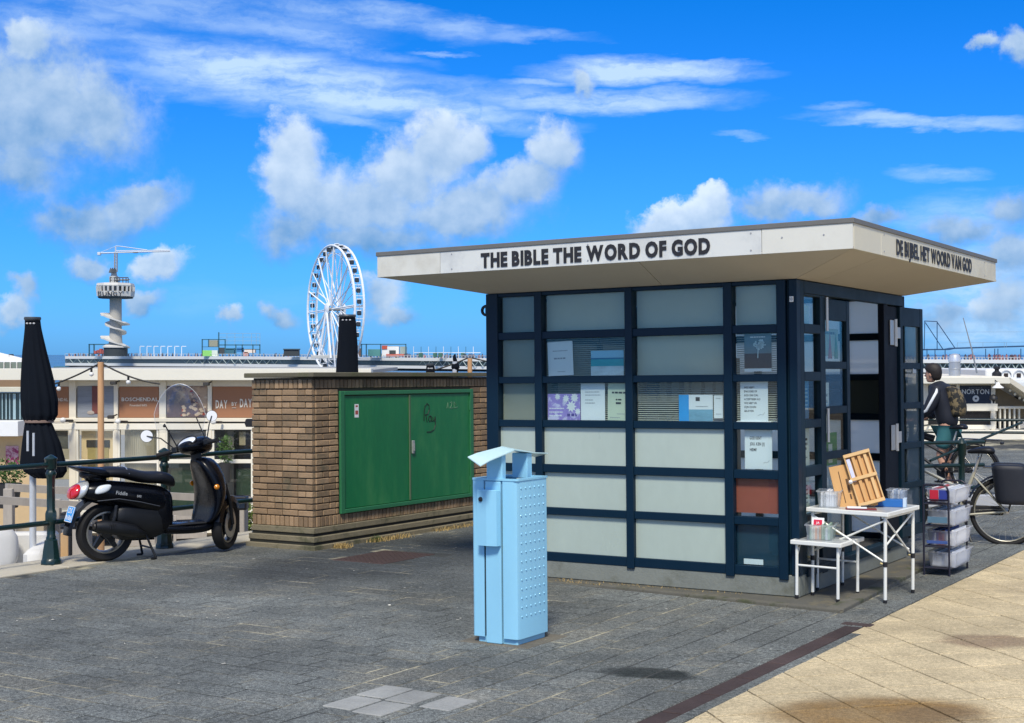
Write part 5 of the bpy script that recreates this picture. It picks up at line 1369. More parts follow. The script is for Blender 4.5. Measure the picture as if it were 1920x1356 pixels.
# ----- wire rack with four tubs
RKX, RKY = 3.392, 11.32
rk = thing('tub_rack', 'dark wire shelf rack full of white plastic tubs standing behind the camping table', 'wire rack', (RKX, RKY, gz(RKX, RKY)), ROT)
RKM = mat('rack_paint', (.012, .013, .03), .4, var=.1)
RW, RL, RHt = .205, .56, .74
for (x, y) in ((0, 0), (RW, 0), (0, RL), (RW, RL)):
    b = MB(); b.tube([(x, y, 0), (x, y, .60)], .0085, 8); b.build('upright', RKM, rk)
for y in (0, RL):
    b = MB(); b.tube([(0, y, .60), (0, y, .715), (.008, y, .735), (.03, y, .742), (RW - .04, y, .742), (RW - .012, y, .725), (RW, y, .69), (RW, y, .60)], .0085, 8); b.tube([(0, y, .62), (RW, y, .62)], .006, 8); b.build('end_arch', RKM, rk)
SHZ = (.060, .235, .405, .585)
for z in SHZ:
    b = MB()
    for x in (0, RW): b.tube([(x, 0, z), (x, RL, z)], .006, 6)
    for y in (0, RL): b.tube([(0, y, z), (RW, y, z)], .006, 6)
    for k in range(1, 8): b.tube([(0, RL * k / 8, z), (RW, RL * k / 8, z)], .003, 5)
    b.cbox(.002, RW - .002, .002, RL - .002, z - .004, z - .001, .001)
    b.build('shelf', RKM, rk)
labs = ['white plastic tub of booklets on the lowest shelf of the wire rack', 'white plastic tub of booklets on the second lowest shelf of the wire rack', 'greyish tub with booklets on the third shelf of the wire rack', 'white tub with a red and blue label on top of the wire rack']
PLW = mat_milky('milky_plastic_tub', (.94, .95, .98), .38)
for k, z in enumerate(SHZ):
    c = RM @ Vector((.135, .285, z + .008)) + Vector((RKX, RKY, gz(RKX, RKY)))
    tub('plastic_tub', labs[k], c, YAW, .235, .50, .125 if k < 3 else .12, [WHT, (.58, .62, .68), (.70, .72, .74), (.40, .45, .55)] + ([(.45, .10, .10), (.10, .14, .35)] if k in (1, 3) else []), m=PLW)
    if k in (0, 1, 3):
        lb = bpy.data.objects[-1] if False else None
for k, (z, cs) in enumerate(((.60, [((.05, .12), (.50, .02, .05)), ((.125, .195), (.03, .05, .30))]), (.42, [((.03, .19), (.10, .20, .30))]), (.25, [((.02, .19), (.05, .10, .32))]))):
    for j, ((x0, x1), c) in enumerate(cs):
        b = MB(); b.cbox(x0, x1, .010, .016, z + .01, z + (.10 if k == 0 else .035 if k == 2 else .06), .001); o = b.build('rack_label', mat('label_%d_%d' % (k, j), c, .5), rk)

# ================================================================== bicycle
def bicycle(name, label, loc, yaw, frame_m, s=1.0, bags=True):
    root = thing(name, label, 'bicycle', loc, (0, 0, yaw)); R = .325 * s; WB = 1.08 * s
    for i, cx in enumerate((0, WB)):
        w = MB(); w.tube([(cx + R * math.cos(a), 0, R + R * math.sin(a)) for a in [2 * PI * k / 40 for k in range(40)]], .022, 8, closed=True)
        wo = w.build('rear_wheel' if i == 0 else 'front_wheel', RUB, root, smooth=60)
        w = MB(); w.tube([(cx + (R - .026) * math.cos(a), 0, R + (R - .026) * math.sin(a)) for a in [2 * PI * k / 40 for k in range(40)]], .010, 6, closed=True); w.build('rim', mat('bike_rim', (.45, .44, .38), .35, metal=.7), wo, smooth=60)
        w = MB()
        for k in range(28):
            a = 2 * PI * k / 28; w.tube([(cx + .03 * math.cos(a + .8), .02 * (-1) ** k, R + .03 * math.sin(a + .8)), (cx + (R - .03) * math.cos(a), 0, R + (R - .03) * math.sin(a))], .0012, 4, caps=False)
        w.build('spokes', STEEL, wo)
        w = MB(); w.lathe([(0, -.05), (.03, -.04), (.022, 0), (.03, .04), (0, .05)], (cx, 0, R), 14, axis='Y'); w.build('hub', STEEL, wo, smooth=40)
    BB = Vector((.46 * s, 0, .27 * s)); ST = Vector((.30 * s, 0, .70 * s)); HT = Vector((.92 * s, 0, .78 * s)); HB = Vector((.96 * s, 0, .62 * s)); FA = Vector((WB, 0, R)); RA = Vector((0, 0, R))
    b = MB(); b.tube([BB, ST], .018, 10); b.tube([BB, HB], .021, 10); b.tube([BB + (ST - BB) * .55, HT], .018, 10); b.tube([HT + Vector((-.01, 0, .06)), HB], .022, 10)
    for s_ in (-1, 1): b.tube([BB + Vector((0, .03 * s_, 0)), RA + Vector((0, .055 * s_, 0))], .011, 8); b.tube([ST + Vector((0, .02 * s_, -.04)), RA + Vector((0, .055 * s_, 0))], .010, 8); b.tube([HB + Vector((0, .03 * s_, -.02)), FA + Vector((-.03, .05 * s_, .08)), FA + Vector((0, .05 * s_, 0))], .012, 8)
    b.build('frame', frame_m, root, smooth=50)
    b = MB(); b.tube([ST, ST + Vector((-.05, 0, .16)) * s], .013, 8); b.build('seat_post', STEEL, root)
    sc_loft('saddle', [[p for p in ell(x, z, ry, rz)] for x, z, ry, rz in ((.10 * s, .915 * s, .08, .03), (.15 * s, .93 * s, .105, .04), (.23 * s, .925 * s, .09, .035), (.31 * s, .915 * s, .045, .025), (.37 * s, .905 * s, .025, .018))], SEATM, root)
    b = MB(); HS = HT + Vector((-.05, 0, .24)) * s; b.tube([HT, HS], .014, 8); b.tube([HS + Vector((-.16, -.28, .02)) * s, HS + Vector((-.05, -.26, .05)) * s, HS + Vector((.03, -.10, .03)) * s, HS, HS + Vector((.03, .10, .03)) * s, HS + Vector((-.05, .26, .05)) * s, HS + Vector((-.16, .28, .02)) * s], .012, 8); b.build('handlebar', SMAT, root)
    for s_ in (-1, 1): b = MB(); b.tube([HS + Vector((-.06, s_ * .265, .045)) * s, HS + Vector((-.19, s_ * .285, .01)) * s], .018, 8); b.build('grip', RUB, root)
    b = MB(); b.lathe([(.0, -.02), (.075, -.02), (.085, -.017), (.085, -.013), (0, -.013)], BB, 20, axis='Y'); 
    b.tube([BB + Vector((0, -.05, 0)), BB + Vector((.09, -.06, -.14))], .010, 6); b.tube([BB + Vector((0, .05, 0)), BB + Vector((-.09, .06, .14))], .010, 6); b.build('crank', SMAT, root)
    for p in ((.09, -.10, -.14), (-.09, .10, .14)): b = MB(); q = BB + Vector(p); b.cbox(q.x - .045, q.x + .045, q.y - .04, q.y + .04, q.z - .012, q.z + .012, .004); b.build('pedal', BLACK, root)
    b = MB(); b.cbox(.02, .50 * s, -.036, -.022, R - .045, R + .045, .012); b.build('chain_guard', BLACK, root, smooth=40)
    gu = [];
    for k in range(14):
        a = R_(20 + 185 * k / 13); n_ = Vector((math.cos(a), 0, math.sin(a))); c_ = RA + n_ * (R + .045); gu.append([c_ + Vector((0, -.032, 0)) - n_ * .012, c_ + Vector((0, 0, 0)) + n_ * .006, c_ + Vector((0, .032, 0)) - n_ * .012, c_ - n_ * .004])
    b = MB(); b.loft(gu); b.build('mudguard', BLACK, root, smooth=60)
    gu = []
    for k in range(10):
        a = R_(35 + 120 * k / 9); n_ = Vector((math.cos(a), 0, math.sin(a))); c_ = FA + n_ * (R + .045); gu.append([c_ + Vector((0, -.03, 0)) - n_ * .012, c_ + n_ * .006, c_ + Vector((0, .03, 0)) - n_ * .012, c_ - n_ * .004])
    b = MB(); b.loft(gu); b.build('mudguard', BLACK, root, smooth=60)
    b = MB(); 
    for y in (-.07, .07): b.tube([(-.36 * s, y, .76 * s), (.22 * s, y, .76 * s)], .007, 6); b.tube([(-.02, y * .9, R), (-.14, y, .76 * s)], .006, 6)
    b.cbox(-.36 * s, .20 * s, -.075, .075, .757 * s, .765 * s, .002); b.build('luggage_rack', SMAT, root)
    b = MB(); b.cbox(.20, .25, -.028, .028, .80 * s, .83 * s, .006) if False else b.cbox(-.40 * s, -.365 * s, -.04, .04, .70 * s, .735 * s, .006); b.build('tail_light', REDL if bags else BLACK, root)
    b = MB(); b.tube([BB + Vector((-.06, .04, 0)), BB + Vector((-.13, .15, -.24 * s + .0))], .011, 8); b.build('kickstand', SMAT, root)
    b = MB(); b.lathe([(0, .07), (.03, .06), (.036, .0), (0, -.02)], HT + Vector((.09, 0, .02)), 14, axis='X'); b.build('headlight', mat('lamp_yellow', (.7, .5, .05), .3), root)
    if bags:
        for s_ in (-1, 1):
            sc_loft('pannier', [[Vector((x + dx_, s_ * .13 + y_, z)) for x, y_ in ((-.17 + .0, -.055), (-.06, -.065), (.06, -.065), (.17, -.055), (.17, .055), (.06, .07), (-.06, .07), (-.17, .055))] for dx_, z in ((-.02, .80 * s), (-.03, .77 * s), (-.05, .60 * s), (-.07, .44 * s), (-.07, .40 * s))], mat('pannier_cloth', (.008, .011, .020), .55, var=.15, bump=.15, bs=14), root)
    return root
BFR = mat('bike_frame_paint', (.50, .48, .38), .35, metal=.3, var=.05)
bx_, by_ = 4.62, 13.0
bk = bicycle('bicycle', 'pale framed bicycle with black saddle and pannier bags parked right of the wire rack', (4.80, 13.37, gz(4.8, 13.37)), PI - R_(18), BFR, s=.98)

# ================================================================== figures
SKIN = mat('skin', (.50, .27, .18), .5, var=.06)
HAIR = mat('dark_hair', (.015, .010, .008), .6, var=.2, bump=.5, bs=60)
def skin_body(name, joints, edges, m, par, root_i=0, sub=2):
    """joints: (co, radius) -> one continuous skinned surface"""
    me = bpy.data.meshes.new(name); me.from_pydata([tuple(j[0]) for j in joints], edges, []); me.materials.append(m)
    o = link(name, me, par); md = o.modifiers.new('skin', 'SKIN'); md.use_smooth_shade = True
    for i, j in enumerate(joints):
        r = j[1] if isinstance(j[1], tuple) else (j[1], j[1]); me.skin_vertices[0].data[i].radius = r
    me.skin_vertices[0].data[root_i].use_root = True
    sb = o.modifiers.new('sub', 'SUBSURF'); sb.levels = sub; sb.render_levels = sub
    return o
def person(name, label, loc, yaw, pose='lean', tops=None, shorts=None):
    root = thing(name, label, 'person', loc, (0, 0, yaw))
    # x forward, y left, z up; leaning slightly forward with arms reaching for the handlebar
    J = [((0, 0, .98), (.13, .10)), ((.05, 0, 1.15), (.115, .09)), ((.13, 0, 1.36), (.13, .09)), ((.18, 0, 1.49), (.06, .06)), ((.21, 0, 1.56), (.058, .058)),            # pelvis..neck
         ((.10, .19, 1.42), .062), ((.20, .25, 1.16), .045), ((.42, .22, 1.03), .034), ((.47, .21, 1.01), (.030, .02)),
         ((.10, -.19, 1.42), .062), ((.20, -.25, 1.16), .045), ((.42, -.22, 1.03), .034), ((.47, -.21, 1.01), (.030, .02)),
         ((.0, .10, .90), .095), ((.09, .11, .50), .062), ((-.02, .11, .30), .058), ((-.06, .11, .08), .036), ((.06, .11, .035), (.042, .03)), ((.13, .11, .03), (.038, .022)),
         ((.0, -.10, .90), .095), ((.06, -.11, .50), .062), ((.04, -.11, .30), .058), ((.0, -.11, .08), .036), ((.12, -.11, .035), (.042, .03)), ((.19, -.11, .03), (.038, .022))]
    E_ = [(0, 1), (1, 2), (2, 3), (3, 4), (2, 5), (5, 6), (6, 7), (7, 8), (2, 9), (9, 10), (10, 11), (11, 12), (0, 13), (13, 14), (14, 15), (15, 16), (16, 17), (17, 18), (0, 19), (19, 20), (20, 21), (21, 22), (22, 23), (23, 24)]
    body = skin_body('body', J, E_, SKIN, root)
    # head with face
    hx, hz = .245, 1.675
    head = sc_loft('head', [[Vector((hx + p[0], p[1], hz + z)) for p in [(rx * math.cos(2 * PI * k / 16) + cx, ry * math.sin(2 * PI * k / 16)) for k in range(16)]] for z, rx, ry, cx in ((-.125, .035, .035, .02), (-.11, .060, .048, .02), (-.06, .082, .064, .008), (0, .095, .074, 0), (.05, .098, .077, -.005), (.09, .080, .064, -.008), (.115, .045, .038, -.01), (.122, .01, .01, -.01))], SKIN, root)
    b = MB(); b.loft([[Vector((hx + .085, y, hz + .01)) for y in (-.008, .008)] + [Vector((hx + .075, .0, hz + .012))], [Vector((hx + .115, y, hz - .035)) for y in (-.014, .014)] + [Vector((hx + .08, 0, hz - .035))], [Vector((hx + .095, y, hz - .045)) for y in (-.01, .01)] + [Vector((hx + .08, 0, hz - .045))]]); b.build('nose', SKIN, root, smooth=60)
    for s_ in (-1, 1):
        b = MB(); b.sphere((hx + .078, s_ * .030, hz + .005), (.014, .012, .010)); b.build('eye', mat('eye_dark', (.03, .02, .02), .2), root, smooth=60)
        b = MB(); b.sphere((hx - .005, s_ * .078, hz - .01), (.022, .010, .032)); b.build('ear', SKIN, root, smooth=60)
        hand = []
        b = MB(); c = Vector((.49, s_ * .21, 1.005)); b.sphere(tuple(c), (.045, .036, .020), 12, 8)
        for k in range(4): y = c.y + (-.027 + .018 * k); b.tube([(c.x + .03, y, c.z + .004), (c.x + .062, y, c.z - .002), (c.x + .068, y, c.z - .028), (c.x + .048, y, c.z - .040)], [.010, .009, .009, .007], 6)
        b.tube([(c.x - .01, c.y - s_ * .03, c.z), (c.x + .02, c.y - s_ * .052, c.z - .012), (c.x + .045, c.y - s_ * .045, c.z - .026)], [.012, .010, .008], 6); b.build('hand', SKIN, root, smooth=60)
    b = MB(); b.tube([(hx + .082, -.022, hz - .070), (hx + .090, 0, hz - .068), (hx + .082, .022, hz - .070)], .006, 6); b.build('mouth', mat('lips', (.35, .12, .10), .5), root, smooth=60)
    sc_loft('hair', [[Vector((hx - .012 + p[0], p[1], hz + z)) for p in [((rx if math.cos(2 * PI * k / 16) < .2 else rx * fr) * math.cos(2 * PI * k / 16) + cx, ry * math.sin(2 * PI * k / 16)) for k in range(16)]] for z, rx, ry, cx, fr in ((-.10, .075, .058, -.030, .1), (-.05, .105, .080, -.020, .2), (.0, .122, .094, -.012, .45), (.04, .128, .100, -.006, .85), (.085, .128, .098, .002, 1.0), (.13, .098, .078, 0, 1.0), (.158, .045, .04, 0, 1.0))], HAIR, root)
    # jacket
    JK = [((-.01, 0, .85), (.20, .165)), ((.04, 0, 1.15), (.20, .16)), ((.12, 0, 1.36), (.235, .18)), ((.175, 0, 1.50), (.13, .13)), ((.20, 0, 1.56), (.10, .10)),
          ((.10, .20, 1.42), .105), ((.20, .262, 1.16), .085), ((.41, .225, 1.035), .065), ((.10, -.20, 1.42), .105), ((.20, -.262, 1.16), .085), ((.41, -.225, 1.035), .065)]
    skin_body('jacket', JK, [(0, 1), (1, 2), (2, 3), (3, 4), (2, 5), (5, 6), (6, 7), (2, 8), (8, 9), (9, 10)], mat('jacket_cloth', (.008, .010, .018), .6, var=.15), root)
    for s_ in (-1, 1): b = MB(); b.tube([(.085, s_ * .235, 1.475), (.07, s_ * .292, 1.42), (.135, s_ * .330, 1.28), (.20, s_ * .330, 1.16), (.30, s_ * .298, 1.10), (.40, s_ * .268, 1.04)], [.012, .021, .021, .021, .019, .016], 6); b.build('sleeve_stripe', PAPER, root, smooth=60)
    skin_body('shorts', [((0, 0, 1.00), (.19, .15)), ((.0, .10, .86), .125), ((.07, .115, .60), .11), ((.0, -.10, .86), .125), ((.05, -.115, .60), .11)], [(0, 1), (1, 2), (0, 3), (3, 4)], mat('teal_cloth', (.03, .14, .15), .7, var=.15), root)
    for s_, x in ((1, 0), (-1, .06)): sc_loft('shoe', [ell(-.10 + x, .045, .035, .04, yc=s_ * .11), ell(-.04 + x, .055, .045, .05, yc=s_ * .11), ell(.06 + x, .045, .048, .04, yc=s_ * .11), ell(.15 + x, .032, .04, .028, yc=s_ * .11), ell(.18 + x, .025, .02, .015, yc=s_ * .11)], mat('grey_shoe', (.3, .3, .3), .6), root)
    bp = sc_loft('backpack', [[Vector((x + sx * cx, y, z)) for sx, y in ((-.09, -.13), (-.11, 0), (-.09, .13), (.07, .14), (.075, 0), (.07, -.14))] for x, z, cx in ((-.02, 1.50, .45), (-.05, 1.46, 1.0), (-.10, 1.30, 1.35), (-.13, 1.12, 1.25), (-.13, 1.06, .6))], mat('camouflage_cloth', (.16, .12, .06), .8, var=.2, col2=(.012, .012, .010), c2s=11, c2r=(.48, .52)), root)
    return root
pp = at(1747, 800, 19.6)
person('person', 'person in a dark jacket with white sleeve stripe and camouflage backpack beyond the open door', (6.22, 19.6, zg(6.2, 19.6)), PI - R_(38))
bk2 = bicycle('bicycle', 'dark bicycle held by the person with the camouflage backpack', (6.45, 19.2, zg(6.4, 19.2)), PI - R_(38), SMAT, s=1.0, bags=False)

# ----- railings, ramp and posts on the right
def plain_fence(name, label, p0, p1, npost, h, rails, group=None):
    root = thing(name, label, 'fence', (p0[0], p0[1], p0[2]), (0, 0, math.atan2(p1[1] - p0[1], p1[0] - p0[0])), group); L_ = (Vector(p1) - Vector(p0)).length; dz = p1[2] - p0[2]
    for i in range(npost):
        x = L_ * (i + .5) / npost; z = dz * x / L_
        b = MB(); b.lathe([(.075, 0), (.075, .1), (.05, .18), (.04, .25), (.04, .42), (.05, .44), (.05, .5), (.038, .52), (.036, h - .22), (.05, h - .20), (.05, h - .08), (.056, h - .07), (.03, h - .03), (0, h)], (x, 0, z), 14); b.build('post', FEN, root, smooth=50)
    for r in rails: b = MB(); b.tube([(0, 0, r), (L_, 0, r + dz)], .022, 8); b.build('rail', FEN, root, smooth=50)
    return root
plain_fence('ramp_railing', 'dark green railing with round posts directly behind the parked bicycle', (3.7, 15.2, -.25), (5.35, 15.6, -.25), 3, 1.12, (1.06, .55, .80))
plain_fence('ramp_railing', 'far dark green railing with finial posts in front of the white pavilion', (5.5, 22.5, -.35), (9.4, 21.8, -.35), 2, 1.18, (1.10, .90))
b = MB(); b.tube([(4.65, 15.3, .62), (6.0, 16.2, 1.0)], .016, 8); o = b.build('ramp_handrail', FEN); tag(o, 'sloping dark handrail rising to the right behind the bicycle saddle', 'handrail')
b = MB(); b.box(3.2, 14, 17.3, 17.5, -1.6, .02); b.box(3.2, 14, 17.5, 24, -1.6, -.42); o = b.build('ramp_wall', mat('ramp_concrete', (.42, .43, .45), .85, var=.08)); tag(o, kind='structure')
# ================================================================== terrace behind the left railing
GW = mat('grey_timber', (.40, .36, .31), .85, var=.2, vs=3, stretch=(3, 3, .5), bump=.2, bs=20)
TAN = mat('tan_timber', (.56, .36, .18), .7, var=.15, vs=2, stretch=(4, 4, .4))
CANV = mat('cream_paint', (.78, .72, .58), .55, var=.06, vs=1.5)
CUSH = mat('pale_cushion', (.55, .55, .54), .9, var=.06, bump=.1, bs=12)
# raised deck with sofa
b = MB(); b.box(-14, -4.6, 13.7, 17.5, -1.5, -.95); tag(b.build('terrace_deck', M_DECK), kind='structure')
sf = thing('lounge_sofa', 'pale grey outdoor sofa with plump cushions below the railing post', 'sofa', (-5.55, 14.6, -.95), (0, 0, R_(8)))
b = MB(); b.cbox(-2.2, .62, -.35, .45, .10, .40, .03); b.build('seat_base', mat('sofa_shell', (.62, .61, .58), .6), sf, smooth=40)
b = MB(); b.cbox(-2.2, .62, .42, .58, .10, .80, .03); b.build('back_rest', mat('sofa_shell', (.62, .61, .58), .6), sf, smooth=40)
for x0 in (-2.0, -1.1, -.35): sc_loft('cushion', [ell(x0, .66, .02, .05, yc=.2), ell(x0 + .03, .66, .13, .24, yc=.2, e=3), ell(x0 + .3, .67, .16, .27, yc=.2, e=3), ell(x0 + .58, .66, .13, .24, yc=.2, e=3), ell(x0 + .61, .66, .02, .05, yc=.2)], CUSH, sf)
b = MB(); b.cbox(.42, .64, -.40, .50, .06, .72, .05); b.build('arm_rest', mat('sofa_shell', (.62, .61, .58), .6), sf, smooth=50)
# grey timber balustrade
def W_(u, v, Y): return at(u, v, Y)
tf = thing('timber_balustrade', 'weathered grey timber balustrade with two rails behind the railing', 'balustrade', (0, 0, 0))
for (u0, v0, u1, v1, Y0, Y1, r) in ((12, 914, 470, 938, 16.5, 18.5, .045), (-30, 936, 470, 968, 15.8, 18.0, .045)):
    p, q = W_(u0, v0, Y0), W_(u1, v1, Y1); d = (q - p).normalized(); n_ = Vector((0, 0, 1)); s_ = d.cross(n_).normalized() * .05
    b = MB(); b.loft([[p + s_ + n_ * r, p - s_ + n_ * r, p - s_ - n_ * r, p + s_ - n_ * r], [q + s_ + n_ * r, q - s_ + n_ * r, q - s_ - n_ * r, q + s_ - n_ * r]]); b.build('rail', GW, tf)
for (u, v, Y) in ((17, 916, 16.5), (105, 936, 16.6), (226, 930, 17.0), (300, 940, 17.4), (445, 940, 18.2)):
    p = W_(u, v, Y); b = MB(); b.cbox(p.x - .055, p.x + .055, p.y - .05, p.y + .05, -1.5, p.z, .006); b.build('post', GW, tf)
def wood_box(name, label, cat, u0, u1, v0, v1, Y, dep, m, planks=0, group=None):
    p, q = W_(u0, v1, Y), W_(u1, v0, Y); root = thing(name, label, cat, ((p.x + q.x) / 2, Y, p.z), (0, 0, 0), group); w = (q.x - p.x) / 2; h = q.z - p.z
    if planks:
        for k in range(planks): b = MB(); b.cbox(-w, w, 0, dep, h * k / planks + .004, h * (k + 1) / planks - .004, .006); b.build('plank', m, root)
    else: b = MB(); b.cbox(-w, w, 0, dep, 0, h, .008); b.build('body', m, root)
    return root
wood_box('planter_box', 'low pale timber box stacked of two planks behind the nearest railing post', 'timber box', 30, 82, 985, 1014, 16.2, .5, mat('pale_timber', (.45, .37, .25), .8, var=.15), 2)
wood_box('timber_post', 'short tan timber post standing left of the scooter rear wheel', 'timber post', 113, 128, 1000, 1055, 14.9, .12, TAN)
wood_box('timber_sleeper', 'thick grey weathered timber sleepers upright behind the scooter rear wheel', 'timber sleeper', 128, 160, 985, 1050, 14.6, .25, GW, 0)
wood_box('timber_sleeper', 'thick grey weathered timber sleeper behind the scooter front wheel', 'timber sleeper', 432, 458, 952, 1010, 16.3, .25, GW, 0)
# black lantern boxes fixed to the rail
for (u0, u1, v0, v1, Y, lab) in ((112, 143, 962, 993, 13.6, 'black square floodlight housing fixed behind the rail left of the number plate'), (425, 462, 932, 957, 15.2, 'black rectangular floodlight housing fixed behind the rail right of the scooter'), ):
    p, q = W_(u0, v1, Y), W_(u1, v0, Y); r_ = thing('floodlight', lab, 'floodlight', ((p.x + q.x) / 2, Y, p.z)); w = (q.x - p.x) / 2; h = q.z - p.z
    b = MB(); b.cbox(-w, w, 0, .14, 0, h, .01); b.build('housing', BLACK, r_, smooth=40); b = MB(); b.cbox(-w * .85, w * .85, -.01, -.0, h * .15, h * .85, .003); b.build('lens', mat('dark_lens', (.02, .03, .05), .1, coat=1), r_); b = MB(); b.tube([(0, .07, 0), (0, .07, -.35)], .02, 8); b.build('bracket', BLACK, r_)
# umbrellas, closed
UMB = mat('parasol_cloth', (.0025, .005, .010), .9, var=.15, spec=.2, vs=2, bump=.2, bs=6)
def parasol(name, label, u, Y, v_top, prof, ztie, pole=True, fold=.09, nf=13, top=True):
    """prof: list of (v, half width in photo px, centre offset px)"""
    c = at(u, v_top, Y); root = thing(name, label, 'parasol', (c.x, Y, -1.5)); k = Y / FPX; secs = []; n = nf * 4
    for i in range(len(prof) - 1):
        for t in np.linspace(0, 1, 5, endpoint=(i == len(prof) - 2)):
            v = prof[i][0] + (prof[i + 1][0] - prof[i][0]) * t; r = (prof[i][1] + (prof[i + 1][1] - prof[i][1]) * t) * k; ox = (prof[i][2] + (prof[i + 1][2] - prof[i][2]) * t) * k; z = at(u, v, Y).z + 1.5
            fa_ = fold * min(1, max(.15, (v - prof[0][0]) / 60))
            secs.append([Vector((ox + r * (1 + fa_ * math.sin(nf * a + 1.3 * math.sin(z * 2.2) + .8 * math.sin(3 * a))) * math.cos(a) * 1.0, r * .8 * (1 + fa_ * math.sin(nf * a + 1.3 * math.sin(z * 2.2) + .8 * math.sin(3 * a))) * math.sin(a), z)) for a in [2 * PI * j / n for j in range(n)]])
    b = MB(); b.loft(secs); o = b.build('folded_canopy', UMB, root)
    for p in o.data.polygons: p.use_smooth = True
    zt = c.z + 1.5
    if top: r = prof[0][1] * k; b = MB(); b.lathe([(0, .02), (r * 1.05, .02), (r * 1.12, 0), (r * 1.05, -.012), (r * .9, -.02)], (0, 0, zt), 20); b.build('top_cap', mat('parasol_cap', (.05, .06, .07), .5), root, smooth=40)
    if top:
        for j in (-1, 0, 1): b = MB(); b.sphere((j * r * .45, -r * .80, zt - .05), (.014, .01, .010), 8, 6); b.build('eyelet', mat('eyelet_grey', (.5, .5, .5), .4), root)
    if pole: b = MB(); b.tube([(0, 0, 0), (0, 0, zt - .1)], .035, 10); b.build('pole', mat('parasol_pole', (.60, .62, .64), .4, metal=.3), root, smooth=50); b = MB(); b.cbox(-.35, .35, -.35, .35, 0, .08, .01); b.build('base', mat('base_grey', (.3, .3, .3), .8), root)
    if ztie: 
        z = at(u, ztie, Y).z + 1.5; kk = [p for p in prof if p[0] <= ztie][-1]; r = kk[1] * k; b = MB(); b.lathe([(r * .98, -.015), (r * 1.04, -.010), (r * 1.04, .010), (r * .98, .015)], (kk[2] * k, 0, z), 24); b.v = [(x, y * .85, z_) for x, y, z_ in b.v]; b.build('tie_strap', mat('strap_brown', (.22, .15, .12), .7), root)
    return root
parasol('closed_parasol', 'tall closed black parasol tied in the middle left of the railing post', 61, 14.6, 598, [(598, 14, 0), (615, 15, 1), (660, 21, 4), (710, 28, 9), (750, 32, 12), (778, 31, 13), (789, 26, 12), (791, 22, 10), (796, 24, 11), (830, 33, 16), (870, 40, 19), (884, 37, 24), (896, 24, 30)], 790, True)
b = MB()
for (u, v0, v1) in ((52, 808, 846), (63, 812, 855)): p, q = at(u, v0, 14.15), at(u, v1, 14.15); b.tube([p, q], .012, 6)
o = b.build('parasol_crank_bars', mat('parasol_pole', (.6, .62, .64), .4)); tag(o, 'two short pale metal bars showing on the front of the tied parasol', 'metal bars')
parasol('closed_parasol', 'closed black parasol rising behind the brick cabinet in front of the big wheel', 651, 17.2, 593, [(593, 15, 0), (605, 16, .5), (650, 18, 1), (692, 20, 0), (760, 24, 0), (820, 28, 0)], 0, True, fold=.05, nf=8)
parasol('closed_parasol', 'top of a short closed black parasol just above the cabinet cap', 807, 18.5, 684, [(684, 7, 0), (690, 8, 0), (740, 11, 0)], 0, True, fold=.06, nf=8)
parasol('closed_parasol', 'dark blue bundled parasol with a narrow neck beside the short timber post', 853, 18.5, 664, [(664, 1.5, 0), (669, 3, -1), (675, 4, 0), (679, 3.6, 1), (683, 6.5, 1), (689, 8, 1), (694, 5, 1), (740, 6, 1)], 0, True, fold=.06, nf=8, top=False)
# timber lamp posts and light strings
def lamp_post(u, v, Y, r, lab):
    p = at(u, v, Y); b = MB(); b.tube([(p.x, p.y, -1.5), (p.x, p.y, p.z)], [r * 1.05, r * .92], 14); o = b.build('timber_pole', mat('peeled_pine', (.58, .33, .16), .7, var=.15, vs=2, stretch=(3, 3, .4), col2=(.42, .22, .1), c2s=2), smooth=40); tag(o, lab, 'timber pole'); return p
pA = lamp_post(189, 679, 16.6, .040, 'peeled pine pole carrying the light strings behind the scooter tail')
pB = lamp_post(881, 672, 18.6, .035, 'short top of a pine pole above the brick cabinet beside the kiosk')
WIRE = mat('cable_black', (.012, .012, .012), .6)
def string_lights(label, a, c, sag, bulbs, lit=WHITE):
    root = thing('light_string', label, 'string lights', tuple(a)); a = Vector(a); c = Vector(c); pts = []
    for i in range(17): t = i / 16; p = a + (c - a) * t; p.z -= sag * 4 * t * (1 - t); pts.append(p - a)
    b = MB(); b.tube(pts, .011, 6); b.build('cable', WIRE, root)
    for t in bulbs:
        p = a + (c - a) * t; p.z -= sag * 4 * t * (1 - t); p = p - a
        b = MB(); b.tube([p, p - Vector((0, 0, .05))], .014, 8); s = b.build('bulb_socket', WIRE, root); b = MB(); b.sphere(tuple(p - Vector((0, 0, .075))), .028, 10, 8); b.build('bulb', mat('opal_bulb', (.75, .75, .72), .2), s, smooth=60)
    return root
string_lights('light string dropping left from the pine pole to the parasol', at(186, 682, 16.6), at(40, 735, 16.6), .05, (.1, .52, .9))
string_lights('light string dropping right from the pine pole over the white fascia', at(192, 682, 16.6), at(300, 720, 16.6), .04, (.45,))
string_lights('light string left of the short pine pole', at(878, 671, 18.6), at(815, 694, 18.6), .01, ())
string_lights('light string running right from the short pine pole behind the kiosk', at(884, 671, 18.6), at(930, 682, 18.6), .0, ())

